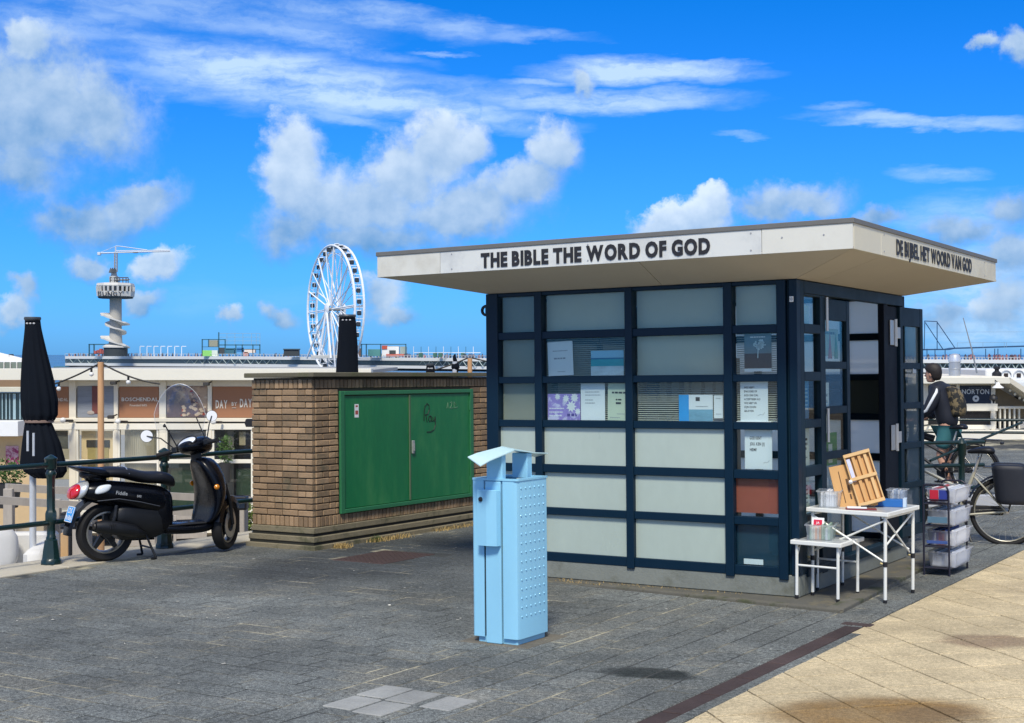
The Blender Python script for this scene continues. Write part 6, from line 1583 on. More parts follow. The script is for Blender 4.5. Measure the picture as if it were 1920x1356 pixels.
# ================================================================== beach pavilion (left)
YF = 23.5
def X(u, Y=YF): return at(u, 700, Y).x
def Z(v, Y=YF): return at(960, v, Y).z
pv = thing('beach_pavilion', 'long low cream beach pavilion with a white roof edge and brown sign panels', 'beach pavilion', (X(300), YF, -1.5))
PO = Vector((X(300), YF, -1.5))
def pbox(name, m, u0, u1, v0, v1, y0, y1, c=.006, par=pv, Oo=None, Y=YF):
    oo = Oo or PO; b = MB(); b.cbox(X(u0, Y) - oo.x, X(u1, Y) - oo.x, y0, y1, Z(v1, Y) - oo.z, Z(v0, Y) - oo.z, c); return b.build(name, m, par)
WFR = mat('white_frame', (.82, .78, .66), .5, var=.04)
pbox('roof_fascia', mat('fascia_white', (.74, .71, .60), .5, var=.03), -20, 700, 691, 712.5, -.35, -.05)
pbox('roof_deck', mat('roof_grey', (.35, .35, .33), .8), -20, 700, 693, 700, -.05, 5)
pbox('upper_wall', CANV, 110, 640, 712.5, 728, .03, .12)
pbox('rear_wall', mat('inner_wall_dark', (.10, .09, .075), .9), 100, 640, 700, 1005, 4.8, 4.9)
pbox('floor_slab', mat('inner_floor', (.3, .26, .2), .8), 100, 640, 1001, 1006, .12, 4.8)
b = MB(); b.box(X(640) - PO.x, X(642) - PO.x, .0, 5, 0, Z(712) + 1.5); b.build('side_wall', CANV, pv)
for u0, u1 in ((129, 142), (213, 221), (298, 311), (389, 397), (478, 490), (565, 575)): pbox('facade_post', CANV, u0, u1, 712, 1000, .0, .12)
pbox('sign_sill', CANV, 96, 640, 784, 791, -.02, .14); pbox('cable_rail', mat('dark_shadow_strip', (.05, .05, .045), .8), 130, 640, 791.5, 794, .02, .10); pbox('door_head', WFR, 96, 640, 794.3, 806, -.007, .11)
BRN = mat('sign_brown', (.34, .155, .075), .6, var=.05, vs=1)
GL3 = mat_glass('pavilion_glass', tint=(.95, .96, .93), refl=.03)
sg = []
for u0, u1 in ((88, 128), (222.5, 297), (397.5, 477)):
    sg.append(pbox('sign_panel', BRN, u0, u1, 725, 783.5, .02, .06))
def ptext(s, u0, u1, v_base, v_top, m, par, bold=.02, y=.012, **k):
    M = Matrix.Translation((X(u0) - PO.x, y, Z(v_base) - PO.z)); return text_obj('sign_lettering', s, Z(v_top) - Z(v_base), m, par, M, width=X(u1) - X(u0), bold=bold, **k)
LT = mat('cream_lettering', (.72, .66, .55), .6)
ptext('BOSCHENDAL', 83, 127, 752.5, 746.5, LT, sg[0], bold=.02); ptext('BOSCHENDAL', 227.5, 296, 752.5, 745.5, LT, sg[1], bold=.025); ptext('Founded 1685', 243, 275, 762, 758, LT, sg[1], bold=-.0)
ptext('DAY', 404, 426, 766, 750.5, LT, sg[2], bold=.03); ptext('DAY', 449.5, 472, 764, 748, LT, sg[2], bold=.03); ptext('BY', 434, 444, 761, 754, LT, sg[2], bold=.02); pbox('sign_rule', LT, 434, 443, 764.5, 765.5, .008, .018)
pic = [pbox('picture_panel', mat('grey_water_print', (.24, .26, .29), .5, var=.35, vs=1.6, stretch=(.5, 1, 4)), 144, 213, 724, 783, .02, .06), pbox('picture_panel', mat('food_print', (.10, .07, .08), .5, var=.4, vs=3, col2=(.42, .30, .20), c2s=2.2, c2r=(.48, .60)), 312, 388, 724, 783, .02, .06)]
pbox('bottle_print', mat('wine_print', (.17, .05, .04), .5, var=.2), 172, 184, 724, 776, .010, .019); b = MB(); b.sphere((X(170) - PO.x, .012, Z(774) - PO.z), (.065, .005, .035)); b.build('stone_print', mat('stone_print', (.40, .34, .29), .6, var=.3), pv)
b = MB()
r2 = random.Random(8)
for _ in range(26):
    u, v, s_ = r2.uniform(340, 386), r2.uniform(732, 780), r2.uniform(2.5, 6); cx, cz = X(u) - PO.x, Z(v) - PO.z; q = s_ * YF / FPX; n = 7
    b.add([(cx + q * math.cos(k * 2 * PI / n) * r2.uniform(.6, 1), .0195 - .004 * r2.random(), cz + q * .7 * math.sin(k * 2 * PI / n) * r2.uniform(.6, 1)) for k in range(n)], [tuple(range(n))])
b.build('food_shapes', mat('food_shapes', (.50, .40, .28), .6, var=.5, vs=9, col2=(.30, .04, .02), c2s=5, c2r=(.5, .56)), pv, fix=False)
# doors and glazing under the sign row
DRS = [(96, 134), (146, 211), (224, 293), (313, 386), (401, 470), (492, 560)]
CURT = mat_trans('curtain', (.85, .80, .70), .3)
for i, (u0, u1) in enumerate(DRS):
    root_ = pbox('door_frame', WFR, u0 - 4, u0, 806, 1000, .01, .09); 
    for (a, c, v0, v1) in ((u1, u1 + 4, 806, 1000), (u0, u1, 862, 869), (u0, u1, 958, 966), (u0, u1, 988, 1000)):
        b = MB(); b.cbox(X(a) - PO.x, X(c) - PO.x, .012, .088, Z(v1) - PO.z, Z(v0) - PO.z, .004); b.build('door_rail', WFR, root_)
    for (v0, v1) in ((806, 862), (869, 958)):
        b = MB(); b.box(X(u0) - PO.x, X(u1) - PO.x, .045, .05, Z(v1) - PO.z, Z(v0) - PO.z); b.build('door_pane', GL3, root_)
# what stands inside
def inner(name, m, u0, u1, v0, v1, y0, y1): return pbox(name, m, u0, u1, v0, v1, .058 + y0 * .07, .062 + y1 * .07, .004)
inner('inner_partition', mat('pale_wood_wall', (.85, .66, .42), .7, var=.1), 148, 208, 809, 905, 1.0, 1.1)
inner('counter_hood', mat('dark_hood', (.04, .04, .045), .5), 158, 202, 826, 840, .7, .95); inner('counter', mat('olive_counter', (.42, .33, .14), .7), 160, 200, 840, 900, .8, .98)
inner('grey_shirt', mat('shirt_grey', (.12, .13, .13), .8), 100, 124, 808, 842, .5, .55); inner('inner_partition', mat('sand_wall', (.70, .62, .48), .8, var=.1), 98, 132, 842, 900, .6, .7)
b = MB(); n_ = 60; x0, x1 = X(231) - PO.x, X(289) - PO.x
pts = [(x0 + (x1 - x0) * k / n_, .09 + .03 * math.sin(k * 1.6)) for k in range(n_ + 1)]
for k in range(n_): (xa, ya), (xb, yb) = pts[k], pts[k + 1]; b.quad((xa, ya, Z(960) + 1.5), (xb, yb, Z(960) + 1.5), (xb, yb, Z(807) + 1.5), (xa, ya, Z(807) + 1.5))
b.build('curtain', CURT, pv, fix=False)
inner('inner_partition', mat('slate_wall', (.28, .26, .27), .8, var=.2), 314, 384, 809, 862, 1.2, 1.3); inner('inner_cupboard', mat('dark_green_cupboard', (.02, .05, .03), .6, var=.3), 316, 384, 870, 950, 1.0, 1.2); inner('inner_post', mat('grey_post', (.15, .14, .13), .7), 424, 436, 806, 990, .6, .7); inner('inner_cupboard', mat('dark_green_cupboard', (.02, .05, .03), .6), 440, 470, 880, 930, .8, 1.0); inner('inner_screen', mat('sand_screen', (.35, .30, .20), .7), 446, 458, 810, 836, .7, .75)
# small fittings on the sill
for (u, v) in ((118, 788), (221, 790), (400, 791)):
    p = at(u, v, YF - .25); r_ = thing('wall_lamp', {118: 'white capsule wall lamp left of the pine pole', 221: 'white capsule wall lamp under the left edge of the BOSCHENDAL sign', 400: 'white capsule wall lamp beside the scooter mirror'}[u], 'wall lamp', tuple(p)); b = MB(); b.sphere((0, 0, 0), (.050, .05, .045)); b.build('lamp_shade', WHITE, r_, smooth=60); b = MB(); b.tube([(.04, 0, -.01), (.10, .2, -.02)], .022, 8); b.build('bracket', BLACK, r_)
for (u, v, lab) in ((208, 782, 'small dark camera below the picture panel beside the BOSCHENDAL sign'), (213, 718, 'dark bracket light above the left edge of the BOSCHENDAL sign'), (387, 720, 'dark bracket light above the DAY BY DAY sign')):
    p = at(u, v, YF - .3); r_ = thing('spotlight', lab, 'spotlight', tuple(p)); b = MB(); b.cbox(-.05, .05, -.05, .05, -.03, .03, .01); b.build('housing', mat('dark_fitting', (.04, .038, .035), .6), r_); b = MB(); b.tube([(0, 0, 0), (.03, .25, .03)], .012, 6); b.build('bracket', BLACK, r_)
p = at(467, 793, 17.5); r_ = thing('speaker_box', 'black hexagonal speaker hanging left of the brick cabinet', 'speaker', tuple(p)); b = MB(); b.loft([[Vector((x, y, z)) for x, z in ((-.05, 0), (-.03, .05), (.06, .05), (.06, -.05), (-.03, -.05))] for y in (-.05, .08)]); b.build('housing', BLACK, r_)
# left annex
an = thing('timber_annex', 'timber fronted annex with a striped dark window and white awning at the left edge', 'annex building', (X(20), YF - 1.2, -1.5)); AO = Vector((X(20, YF - 1.2), YF - 1.2, -1.5)); ya = YF - 1.2
def abox(name, m, u0, u1, v0, v1, y0, y1, par=an): return pbox(name, m, u0, u1, v0, v1, y0, y1, .005, par, AO, ya)
an.location = AO
abox('front_wall', mat('ply_board', (.55, .40, .22), .7, var=.12, vs=1), -40, 92, 818, 1000, 0, .1); abox('awning', mat('awning_white', (.78, .79, .78), .6, var=.04), -40, 48, 788, 816, -.35, .0); abox('shelf_board', mat('pale_ledge', (.58, .56, .45), .7), -40, 44, 726, 735, -.1, .3)
abox('dark_window', mat('dark_teal_glass', (.010, .03, .035), .2, coat=.5), -40, 44, 736, 788, .02, .1); abox('upper_wall', mat('brown_band', (.22, .14, .08), .8), -40, 92, 713, 727, .2, .3)
for i, (u0, w_) in enumerate(((3, 2), (10, 2.5), (17, 2), (24, 5.5), (36, 2.5))): abox('window_strip', mat('pale_strip', (.30, .42, .45), .5), u0, u0 + w_, 738, 787, .0, .015)
abox('flower_poster', mat('pink_flower_print', (.55, .34, .38), .6, var=.25, vs=4, col2=(.28, .02, .10), c2s=3.4, c2r=(.5, .56)), 11, 35, 836, 872, -.02, -.005)
# potted plants
LEAF = mat('leaf_green', (.055, .115, .020), .6, var=.3, vs=8, rand=.25)
def bush(name, label, c, r, n, sc=.05, m=LEAF, pot=True, seed=1):
    root = thing(name, label, 'plant', tuple(c)); r2 = random.Random(seed); b = MB()
    for _ in range(n):
        d = Vector((r2.gauss(0, 1), r2.gauss(0, 1), r2.gauss(0, 1))).normalized() * (r2.random() ** .4); p = Vector((d.x * r[0], d.y * r[1], d.z * r[2] + r[2])); a = Vector((r2.gauss(0, 1), r2.gauss(0, 1), r2.gauss(.4, 1))).normalized(); t = a.cross(Vector((r2.gauss(0, 1), r2.gauss(0, 1), r2.gauss(0, 1)))).normalized(); l = sc * r2.uniform(.7, 1.5)
        b.add([p, p + a * l * .5 + t * l * .22, p + a * l, p + a * l * .5 - t * l * .22], [(0, 1, 2, 3)])
    b.build('foliage', m, root, fix=False)
    if pot: b = MB(); b.lathe([(0, -.32), (r[0] * .55, -.32), (r[0] * .75, .02), (r[0] * .68, .02), (r[0] * .6, 0), (0, 0)], (0, 0, .02), 16); b.build('pot', mat('dark_pot', (.03, .03, .03), .6), root, smooth=40)
    return root
bush('potted_plant', 'bright green leafy plant under the pink flower poster', at(14, 912, 19.5), (.26, .2, .20), 500, seed=2)
bush('potted_plant', 'climbing plant with red flowers inside the pavilion doorway right of the scooter', at(422, 872, YF - .3) , (.13, .12, .26), 420, .045, seed=3)
bush('potted_plant', 'leafy green shrub seen between the railing and the brick cabinet', at(466, 1000, 17.0), (.14, .14, .18), 400, .05, m=mat('leaf_yellowgreen', (.12, .17, .03), .6, var=.3, rand=.3), seed=4)
bush('potted_plant', 'small green shrub just behind the scooter front wheel', at(430, 985, 16.8), (.10, .10, .16), 260, .045, seed=5)
# white chairs and table inside the balustrade
for (u, v, Y, lab) in ((60, 945, 18.6, 'pale slatted terrace chair left of the railing post'), (265, 945, 19.2, 'pale slatted terrace chair behind the scooter seat'), (360, 950, 20.0, 'pale slatted terrace chair behind the scooter leg shield')):
    p = at(u, v, Y); r_ = thing('terrace_chair', lab, 'chair', (p.x, Y, -1.5), (0, 0, R_(20))); zs_ = .45
    b = MB(); b.cbox(-.25, .25, -.25, .25, zs_ - .03, zs_, .01); b.build('seat', GW, r_)
    for sx in (-.22, .22):
        for sy in (-.22, .22): b = MB(); b.cbox(sx - .02, sx + .02, sy - .02, sy + .02, 0, zs_ - .03 if sy < 0 else .95, .004); b.build('leg', GW, r_)
    for z in (.6, .74, .88): b = MB(); b.cbox(-.22, .22, .205, .225, z, z + .08, .004); b.build('back_slat', GW, r_)
p = at(318, 975, 17.6); tbq = thing('terrace_table', 'long pale timber terrace table behind the scooter', 'table', (p.x, 17.6, -1.5)); b = MB(); b.cbox(-1.9, .9, -.4, .4, .71, .75, .01); b.build('tabletop', mat('pale_slab', (.62, .60, .53), .7), tbq)
for x in (-1.75, .75):
    for y in (-.3, .3): b = MB(); b.cbox(x - .04, x + .04, y - .04, y + .04, 0, .71, .005); b.build('leg', GW, tbq)
# ================================================================== right hand pavilion
YR = 36.0
def XR(u): return at(u, 700, YR).x
def ZR_(v): return at(960, v, YR).z
RO = Vector((XR(1820), YR, -2.0)); rp = thing('white_pavilion', 'white timber pavilion with dark NORTON sign panels and a sloping gable roof', 'beach pavilion', RO)
def rbox(name, m, u0, u1, v0, v1, y0, y1, par=rp, c=.01): b = MB(); b.cbox(XR(u0) - RO.x, XR(u1) - RO.x, y0, y1, ZR_(v1) - RO.z, ZR_(v0) - RO.z, c); return b.build(name, m, par)
rbox('roof_fascia', mat('fascia_white', (.80, .78, .70), .5), 1700, 1882, 707, 719, -.5, -.1); rbox('roof_slab', CANV, 1700, 1882, 706, 708, -.1, 5)
NV = mat('sign_navy', (.012, .022, .045), .5, var=.06)
s1 = rbox('sign_panel', NV, 1740, 1793, 723, 755, -.02, .05); s2 = rbox('sign_panel', NV, 1799, 1858, 723, 757, -.02, .05)
def rtext(s, u0, u1, vb, vt, m, par, bold=.02): return text_obj('sign_lettering', s, ZR_(vt) - ZR_(vb), m, par, Matrix.Translation((XR(u0) - RO.x, -.03, ZR_(vb) - RO.z)), width=XR(u1) - XR(u0), bold=bold)
rtext('NORTON', 1803, 1854, 739, 730, mat('silver_lettering', (.62, .64, .64), .5), s2); rtext('BODEGA', 1816, 1842, 728.5, 726.5, mat('blue_grey_lettering', (.14, .18, .24), .5), s2)
b = MB(); b.lathe([(0, -.035), (.085, -.035), (.085, -.028)], (XR(1829) - RO.x, 0, ZR_(747.5) - RO.z), 20, axis='Y'); b.build('sign_emblem', mat('silver_lettering', (.62, .64, .64), .5), s2); b = MB(); b.lathe([(0, -.038), (.03, -.038), (.03, -.036)], (XR(1829) - RO.x, 0, ZR_(747.5) - RO.z), 6, axis='Y'); b.build('emblem_core', NV, s2)
for u0, u1 in ((1793, 1799), (1858, 1866), (1732, 1740)): rbox('facade_post', CANV, u0, u1, 719, 830, -.03, .1)
rbox('upper_rail', CANV, 1700, 1866, 719, 723, .0, .1); rbox('sill_rail', WFR, 1700, 1870, 757, 771, -.04, .1); rbox('window_sill', WFR, 1700, 1866, 797, 805, -.04, .1); rbox('lower_wall', mat('tan_boarding', (.30, .21, .12), .7, var=.1), 1700, 1930, 838, 900, .02, .1); rbox('lower_fascia', WFR, 1700, 1930, 806, 838, -.3, .02)
for u0, u1 in ((1740, 1793), (1799, 1858)): rbox('window_pane', mat('dark_window_glass', (.012, .012, .014), .15, coat=.6), u0, u1, 771, 797, .04, .06)
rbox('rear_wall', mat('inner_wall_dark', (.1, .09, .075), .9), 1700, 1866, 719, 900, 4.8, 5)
for k in range(6): u = 1868 + k * 9; rbox('verandah_post', WFR, u, u + 3, 764, 806, .1, .2)
rbox('verandah_rail', WFR, 1866, 1925, 762, 767, .08, .22); rbox('verandah_back', mat('verandah_dark', (.03, .03, .028), .8), 1866, 1925, 745, 806, .6, .7)
# gable slope descending to the right
def rq(u, v, y): return Vector((XR(u) - RO.x, y, ZR_(v) - RO.z))
b = MB(); b.loft([[rq(1880, 707, -.5), rq(1882, 718, -.5), rq(1882, 718, 5), rq(1880, 707, 5)], [rq(1990, 778, -.5), rq(1986, 790, -.5), rq(1986, 790, 5), rq(1990, 778, 5)]]); b.build('gable_roof', mat('gable_soffit', (.60, .56, .46), .6), rp)
b = MB(); b.loft([[rq(1866, 719, .35), rq(1866, 790, .35), rq(1866, 790, .4), rq(1866, 719, .4)], [rq(1960, 775, .35), rq(1960, 790, .35), rq(1960, 790, .4), rq(1960, 775, .4)]]); b.build('gable_infill', mat('gable_wood', (.24, .19, .12), .7, var=.2), rp)
for (u, v) in ((1889, 732), (1898, 739), (1907, 746), (1915, 750)): b = MB(); c_ = rq(u, v, -.2); b.sphere(tuple(c_), .035, 8, 6); b.build('ceiling_lamp', mat('lamp_cream', (.8, .75, .6), .4), rp)
c_ = at(1871, 724, YR - .7); r_ = thing('pendant_lamp', 'white enamel pendant lamp at the corner of the NORTON pavilion', 'pendant lamp', tuple(c_)); b = MB(); b.lathe([(0, .10), (.04, .09), (.06, .03), (.14, -.03), (.145, -.05)], (0, 0, 0), 18); b.build('lamp_shade', WHITE, r_, smooth=50); b = MB(); b.tube([(0, 0, .09), (0, .4, .2)], .012, 6); b.build('bracket', BLACK, r_)
c_ = at(1863, 745, YR - .6); r_ = thing('lantern', 'black lantern hanging beside the NORTON sign', 'lantern', tuple(c_)); b = MB(); b.lathe([(0, .08), (.05, .06), (.10, .02), (.11, -.05), (.03, -.10), (.02, -.16), (0, -.16)], (0, 0, 0), 14); b.build('housing', BLACK, r_, smooth=50)
# silver flue
c_ = at(1790, 707, YR + 1.2); r_ = thing('flue', 'round silver ventilation flue on the roof behind the NORTON sign', 'chimney flue', tuple(c_)); k_ = (YR + 1.2) / FPX
b = MB(); b.lathe([(10.5 * k_, -.3), (10.5 * k_, 14 * k_)], (0, 0, 0), 20); b.lathe([(10.5 * k_, 14 * k_), (11.3 * k_, 14.5 * k_), (11.3 * k_, 16 * k_), (10.5 * k_, 16.5 * k_), (10.5 * k_, 28 * k_)], (0, 0, 0), 20); b.build('pipe', mat('galvanised', (.48, .50, .52), .35, metal=.7, var=.1), r_, smooth=40)
b = MB(); b.lathe([(10.5 * k_, 28 * k_), (11.5 * k_, 28.5 * k_), (11.5 * k_, 33 * k_), (9 * k_, 41 * k_), (5 * k_, 43.5 * k_), (0, 44 * k_)], (0, 0, 0), 20); b.build('cowl', mat('galvanised_cap', (.66, .68, .70), .35, metal=.6), r_, smooth=40)
c_ = at(1869, 704, YR + 2); r_ = thing('roof_vent', 'small black vent standing on the white roof right of the flue', 'roof vent', tuple(c_)); b = MB(); b.lathe([(.13, -.1), (.13, .06), (.09, .10), (.06, .12), (.06, .17), (.09, .18), (.09, .24), (0, .26)], (0, 0, 0), 12); b.build('cowl', BLACK, r_, smooth=40)
b = MB(); b.tube([at(1806, 596, 60), at(1822, 655, 60), at(1832, 700, 60)], [.018, .028, .04], 6); tag(b.build('flag_pole', mat('pole_grey', (.25, .27, .29), .5)), 'thin leaning mast rising behind the NORTON pavilion', 'mast')
# white building with round arches behind
YB = 75.0
b = MB(); kB = YB / FPX
ab = thing('arched_building', 'white building with small square windows behind the NORTON pavilion gable', 'building', (at(1890, 700, YB).x, YB, -4)); AB = Vector((at(1890, 700, YB).x, YB, -4))
def bq(u, v): p = at(u, v, YB); return (p.x - AB.x, p.z - AB.z)
b = MB(); x0, z0 = bq(1848, 740); x1, z1 = bq(1990, 693); b.cbox(x0, x1, 0, 8, 0, z1, .05); b.build('wall', WHITE, ab)
for u in (1886, 1910, 1934): b = MB(); x0, z1 = bq(u - 4, 700); x1, z0 = bq(u + 4, 708); b.cbox(x0, x1, -.05, .0, z0, z1, .02); b.build('window', mat('window_dark', (.03, .02, .015), .3), ab)
for u in (1886, 1910): b = MB(); c_ = bq(u, 704); b.lathe([(9 * kB, -.08), (10.5 * kB, -.08), (10.5 * kB, .0), (9 * kB, 0)], (c_[0], 0, c_[1]), 16, axis='Y', a0=-PI / 2, a1=PI / 2); b.build('arch_trim', mat('arch_grey', (.55, .56, .56), .6), ab)
b = MB(); x0, z0 = bq(1852, 760); x1, z1 = bq(1990, 714); b.cbox(x0, x1, -2, -.1, z0, z1, .05); b.build('porch_roof', mat('pale_blue_roof', (.60, .64, .66), .6), ab)

# ================================================================== the pier and what stands on it
PW_ = mat('pier_white', (.78, .77, .72), .6, var=.05, vs=.05)
PG = mat('pier_glazing', (.085, .125, .13), .3, var=.3, vs=.05, stretch=(1, 1, 1))
PD = mat('pier_dark', (.04, .05, .055), .7, var=.2, vs=.05)
pier = thing('pier', 'long two storey pleasure pier with white deck edges and a lattice truss between', 'pier', (0, 0, 0))
prof_p = [(122, 668.0, 680.8, 686.5, 760), (440, 668.5, 682.5, 688.5, 640), (890, 672, 687.0, 693.5, 520), (1300, 673, 689.5, 697, 460), (2100, 675.5, 693, 702, 400)]
def strip(name, m, f0, f1, dep, y_off=0.0):
    b = MB(); secs = []
    for (u, a, c, d, Y) in prof_p:
        v0, v1 = f0(a, c, d), f1(a, c, d); p, q = at(u, v1, Y + y_off), at(u, v0, Y + y_off); secs.append([p, q, q + Vector((0, dep, 0)), p + Vector((0, dep, 0))])
    b.loft(secs); return b.build(name, m, pier)
strip('upper_deck', PW_, lambda a, c, d: a, lambda a, c, d: a + (c - a) * .38, 25)
strip('glazed_storey', PG, lambda a, c, d: a + (c - a) * .40, lambda a, c, d: c - .2, 12, 3)
strip('lower_deck', PW_, lambda a, c, d: c, lambda a, c, d: c + (d - c) * .85, 25)
strip('under_deck', PD, lambda a, c, d: c + (d - c) * .75, lambda a, c, d: d + 3.5, 8, 5)
b = MB()
for i in range(len(prof_p) - 1):
    (u0, a0, c0, d0, Y0), (u1, a1, c1, d1, Y1) = prof_p[i], prof_p[i + 1]; n_ = int((u1 - u0) / 15)
    for k in range(n_):
        for (ta, tb_, top0) in ((k / n_, (k + .5) / n_, False), ((k + .5) / n_, (k + 1) / n_, True)):
            def L_(t, top): u = u0 + (u1 - u0) * t; a = a0 + (a1 - a0) * t; c = c0 + (c1 - c0) * t; Y = Y0 + (Y1 - Y0) * t; return at(u, a + (c - a) * .30 if top else c, Y - 1)
            b.tube([L_(ta, top0), L_(tb_, not top0)], .16, 4, caps=False)
b.build('truss', mat('truss_pale', (.40, .48, .46), .6), pier)
b = MB()
for i in range(len(prof_p) - 1):
    (u0, a0, c0, d0, Y0), (u1, a1, c1, d1, Y1) = prof_p[i], prof_p[i + 1]; n_ = int((u1 - u0) / 6)
    for k in range(n_):
        t = k / n_; u = u0 + (u1 - u0) * t; a = a0 + (a1 - a0) * t; Y = Y0 + (Y1 - Y0) * t; b.tube([at(u, a, Y), at(u, a - 4.5, Y)], .12, 4, caps=False)
    b.tube([at(u0, a0 - 4.5, Y0), at(u1, a1 - 4.5, Y1)], .09, 4)
tag(b.build('deck_railing', mat('pale_steel', (.55, .58, .58), .5), pier, fix=False), kind='stuff')
# strollers on the pier and colourful small things: a crowd nobody could count
b = MB(); r2 = random.Random(21)
cm = []
for i in range(150):
    u = r2.choice([r2.uniform(125, 560), r2.uniform(690, 905), r2.uniform(125, 250), r2.uniform(1740, 1915)]); t = u
    for j in range(len(prof_p) - 1):
        if prof_p[j][0] <= u <= prof_p[j + 1][0]: f_ = (u - prof_p[j][0]) / (prof_p[j + 1][0] - prof_p[j][0]); a = prof_p[j][1] + (prof_p[j + 1][1] - prof_p[j][1]) * f_; Y = prof_p[j][4] + (prof_p[j + 1][4] - prof_p[j][4]) * f_
    p = at(u, a, Y + 3); h = r2.uniform(1.4, 1.9); b.box(p.x - .28, p.x + .28, p.y, p.y + .3, p.z - .1, p.z + h * .8); b.sphere((p.x, p.y + .15, p.z + h * .9), .18, 6, 4)
CROWD = mat('crowd_clothes', (.06, .07, .10), .8, rand=.9, col2=(.30, .10, .09), c2s=.05)
tag(b.build('pier_crowd', CROWD, fix=False), kind='stuff')
# bungy tower
YT = 690.0; kT = YT / FPX
tw = thing('bungy_tower', 'white concrete bungy tower with spiral stairs and a crane on top', 'tower', (at(217, 668, YT + 8).x, YT + 8, at(217, 669, YT + 8).z)); TO = Vector(tw.location)
def tz(v): return at(217, v, YT + 8).z - TO.z
TC = mat('tower_concrete', (.40, .385, .34), .7, var=.05, vs=.08); TWH = mat('tower_white', (.62, .60, .55), .6)
b = MB(); b.lathe([(14.5 * kT, tz(650)), (12.0 * kT, tz(640)), (11.2 * kT, tz(620)), (11.2 * kT, tz(557))], (0, 0, 0), 24); b.build('shaft', TC, tw, smooth=50)
b = MB(); b.lathe([(22 * kT, tz(668)), (22 * kT, tz(652)), (0, tz(652))], (0, 0, 0), 24); b.build('base_storey', PD, tw); b = MB(); b.lathe([(24 * kT, tz(652)), (24 * kT, tz(649.5)), (15 * kT, tz(644.5)), (10 * kT, tz(644))], (0, 0, 0), 24); b.build('base_roof', TWH, tw, smooth=30)
for (va, ph) in ((633, 0), (590, 0)):
    b = MB(); secs = []
    for k in range(25):
        t = k / 24; a = PI + .1 + t * (PI - .2); v = va + t * 21; zc = tz(v); th = 1.0; sec = []
        ext = 28 if t < .2 or t > .8 else 24
        for rr, dz_ in ((11.0, 0), (ext, 0), (ext, -3.6 * kT * .7), (11.0, -5.2 * kT * .7)): sec.append(Vector((rr * kT * math.cos(a), rr * kT * math.sin(a), zc + dz_ + .9)))
        secs.append(sec)
    b.loft(secs); b.build('stair_ramp', TWH, tw)
b = MB(); secs = []
for k in range(33):
    t = k / 32; a = PI * .75 + t * (PI * 1.55); v = 603 + min(t * 1.9, 1) * 14 + max(0, t - .55) * 24; zc = tz(v); sec = []
    for rr, dz_ in ((11.0, 0), (20, 0), (20, -2.6 * kT), (11.0, -3.6 * kT)): sec.append(Vector((rr * kT * math.cos(a), rr * kT * math.sin(a), zc + dz_ + .6)))
    secs.append(sec)
b.loft(secs); b.build('stair_ramp', TWH, tw)
def ngon(r, z, n=8, rot=PI / 8): return [Vector((r * math.cos(rot + 2 * PI * k / n), r * math.sin(rot + 2 * PI * k / n), z)) for k in range(n)]
b = MB(); b.loft([ngon(30 * kT, tz(558)), ngon(34.5 * kT, tz(556)), ngon(35.5 * kT, tz(547.5)), ngon(34 * kT, tz(547))]); b.build('lower_band', TWH, tw)
b = MB(); b.loft([ngon(33 * kT, tz(547.2)), ngon(33 * kT, tz(537.5))]); b.build('window_band', mat('tower_glass', (.03, .035, .04), .2), tw)
b = MB()
for k in range(24):
    a = 2 * PI * k / 24 + PI / 24; b.tube([(33.6 * kT * math.cos(a), 33.6 * kT * math.sin(a), tz(547.3)), (34.2 * kT * math.cos(a), 34.2 * kT * math.sin(a), tz(537.6))], .55, 4)
b.build('window_mullions', TWH, tw)
b = MB(); b.loft([ngon(34.5 * kT, tz(538)), ngon(35.5 * kT, tz(536)), ngon(34 * kT, tz(531.5)), ngon(18 * kT, tz(530.5))]); b.build('upper_band', TWH, tw); b = MB(); b.loft([ngon(31 * kT, tz(560)), ngon(33.5 * kT, tz(557.6))]); b.build('lower_rim', PD, tw)
text_obj('sign_lettering', 'BUNGY', 8.2 * kT, mat('sign_dark', (.02, .02, .025), .6), tw, Matrix.Translation((0, -34.2 * kT, tz(556.8))), width=46 * kT, bold=.02, center=True, gap=.16)
b = MB(); b.lathe([(9 * kT, tz(531)), (9 * kT, tz(519)), (6 * kT, tz(517)), (5 * kT, tz(510)), (0, tz(510))], (-3 * kT, 0, 0), 12); b.cbox(-2 * kT, 26 * kT, -8 * kT, 8 * kT, tz(525), tz(523.5), .1); b.build('lift_housing', mat('machine_grey', (.42, .43, .42), .6), tw)
b = MB()
for x in (-8, -4, 0, 5, 10, 16, 22, 26): b.tube([(x * kT, -8 * kT, tz(531)), (x * kT, -8 * kT, tz(521))], .25, 4)
for v in (521, 526): b.tube([(-8 * kT, -8 * kT, tz(v)), (26 * kT, -8 * kT, tz(v))], .25, 4)
for k in range(9): b.tube([((-9 + k * 1.6) * kT, -3, tz(512)), ((-7 + k * 1.2) * kT, -2, tz(503 + (k % 3) * 2))], .35, 4)
b.build('top_scaffold', mat('scaffold_dark', (.07, .08, .09), .6), tw)
cr = thing('tower_crane', 'slender white tower crane on top of the bungy tower, long jib to the right', 'crane', tuple(TO + Vector((0, 0, tz(510))))); CZ = lambda v: tz(v) - tz(510)
CW_ = mat('crane_white', (.60, .64, .68), .5)
b = MB()
for x in (-2.3, 2.3): b.tube([(x * kT, 0, 0), (x * kT, 0, CZ(473))], .28, 4); b.tube([(x * kT, 4 * kT, 0), (x * kT, 4 * kT, CZ(473))], .2, 4)
for k in range(12): b.tube([(-2.3 * kT * (-1) ** k, 0, CZ(508 - k * 3)), (2.3 * kT * (-1) ** k, 0, CZ(505 - k * 3))], .14, 4)
b.build('mast', mat('mast_grey', (.35, .37, .38), .5), cr)
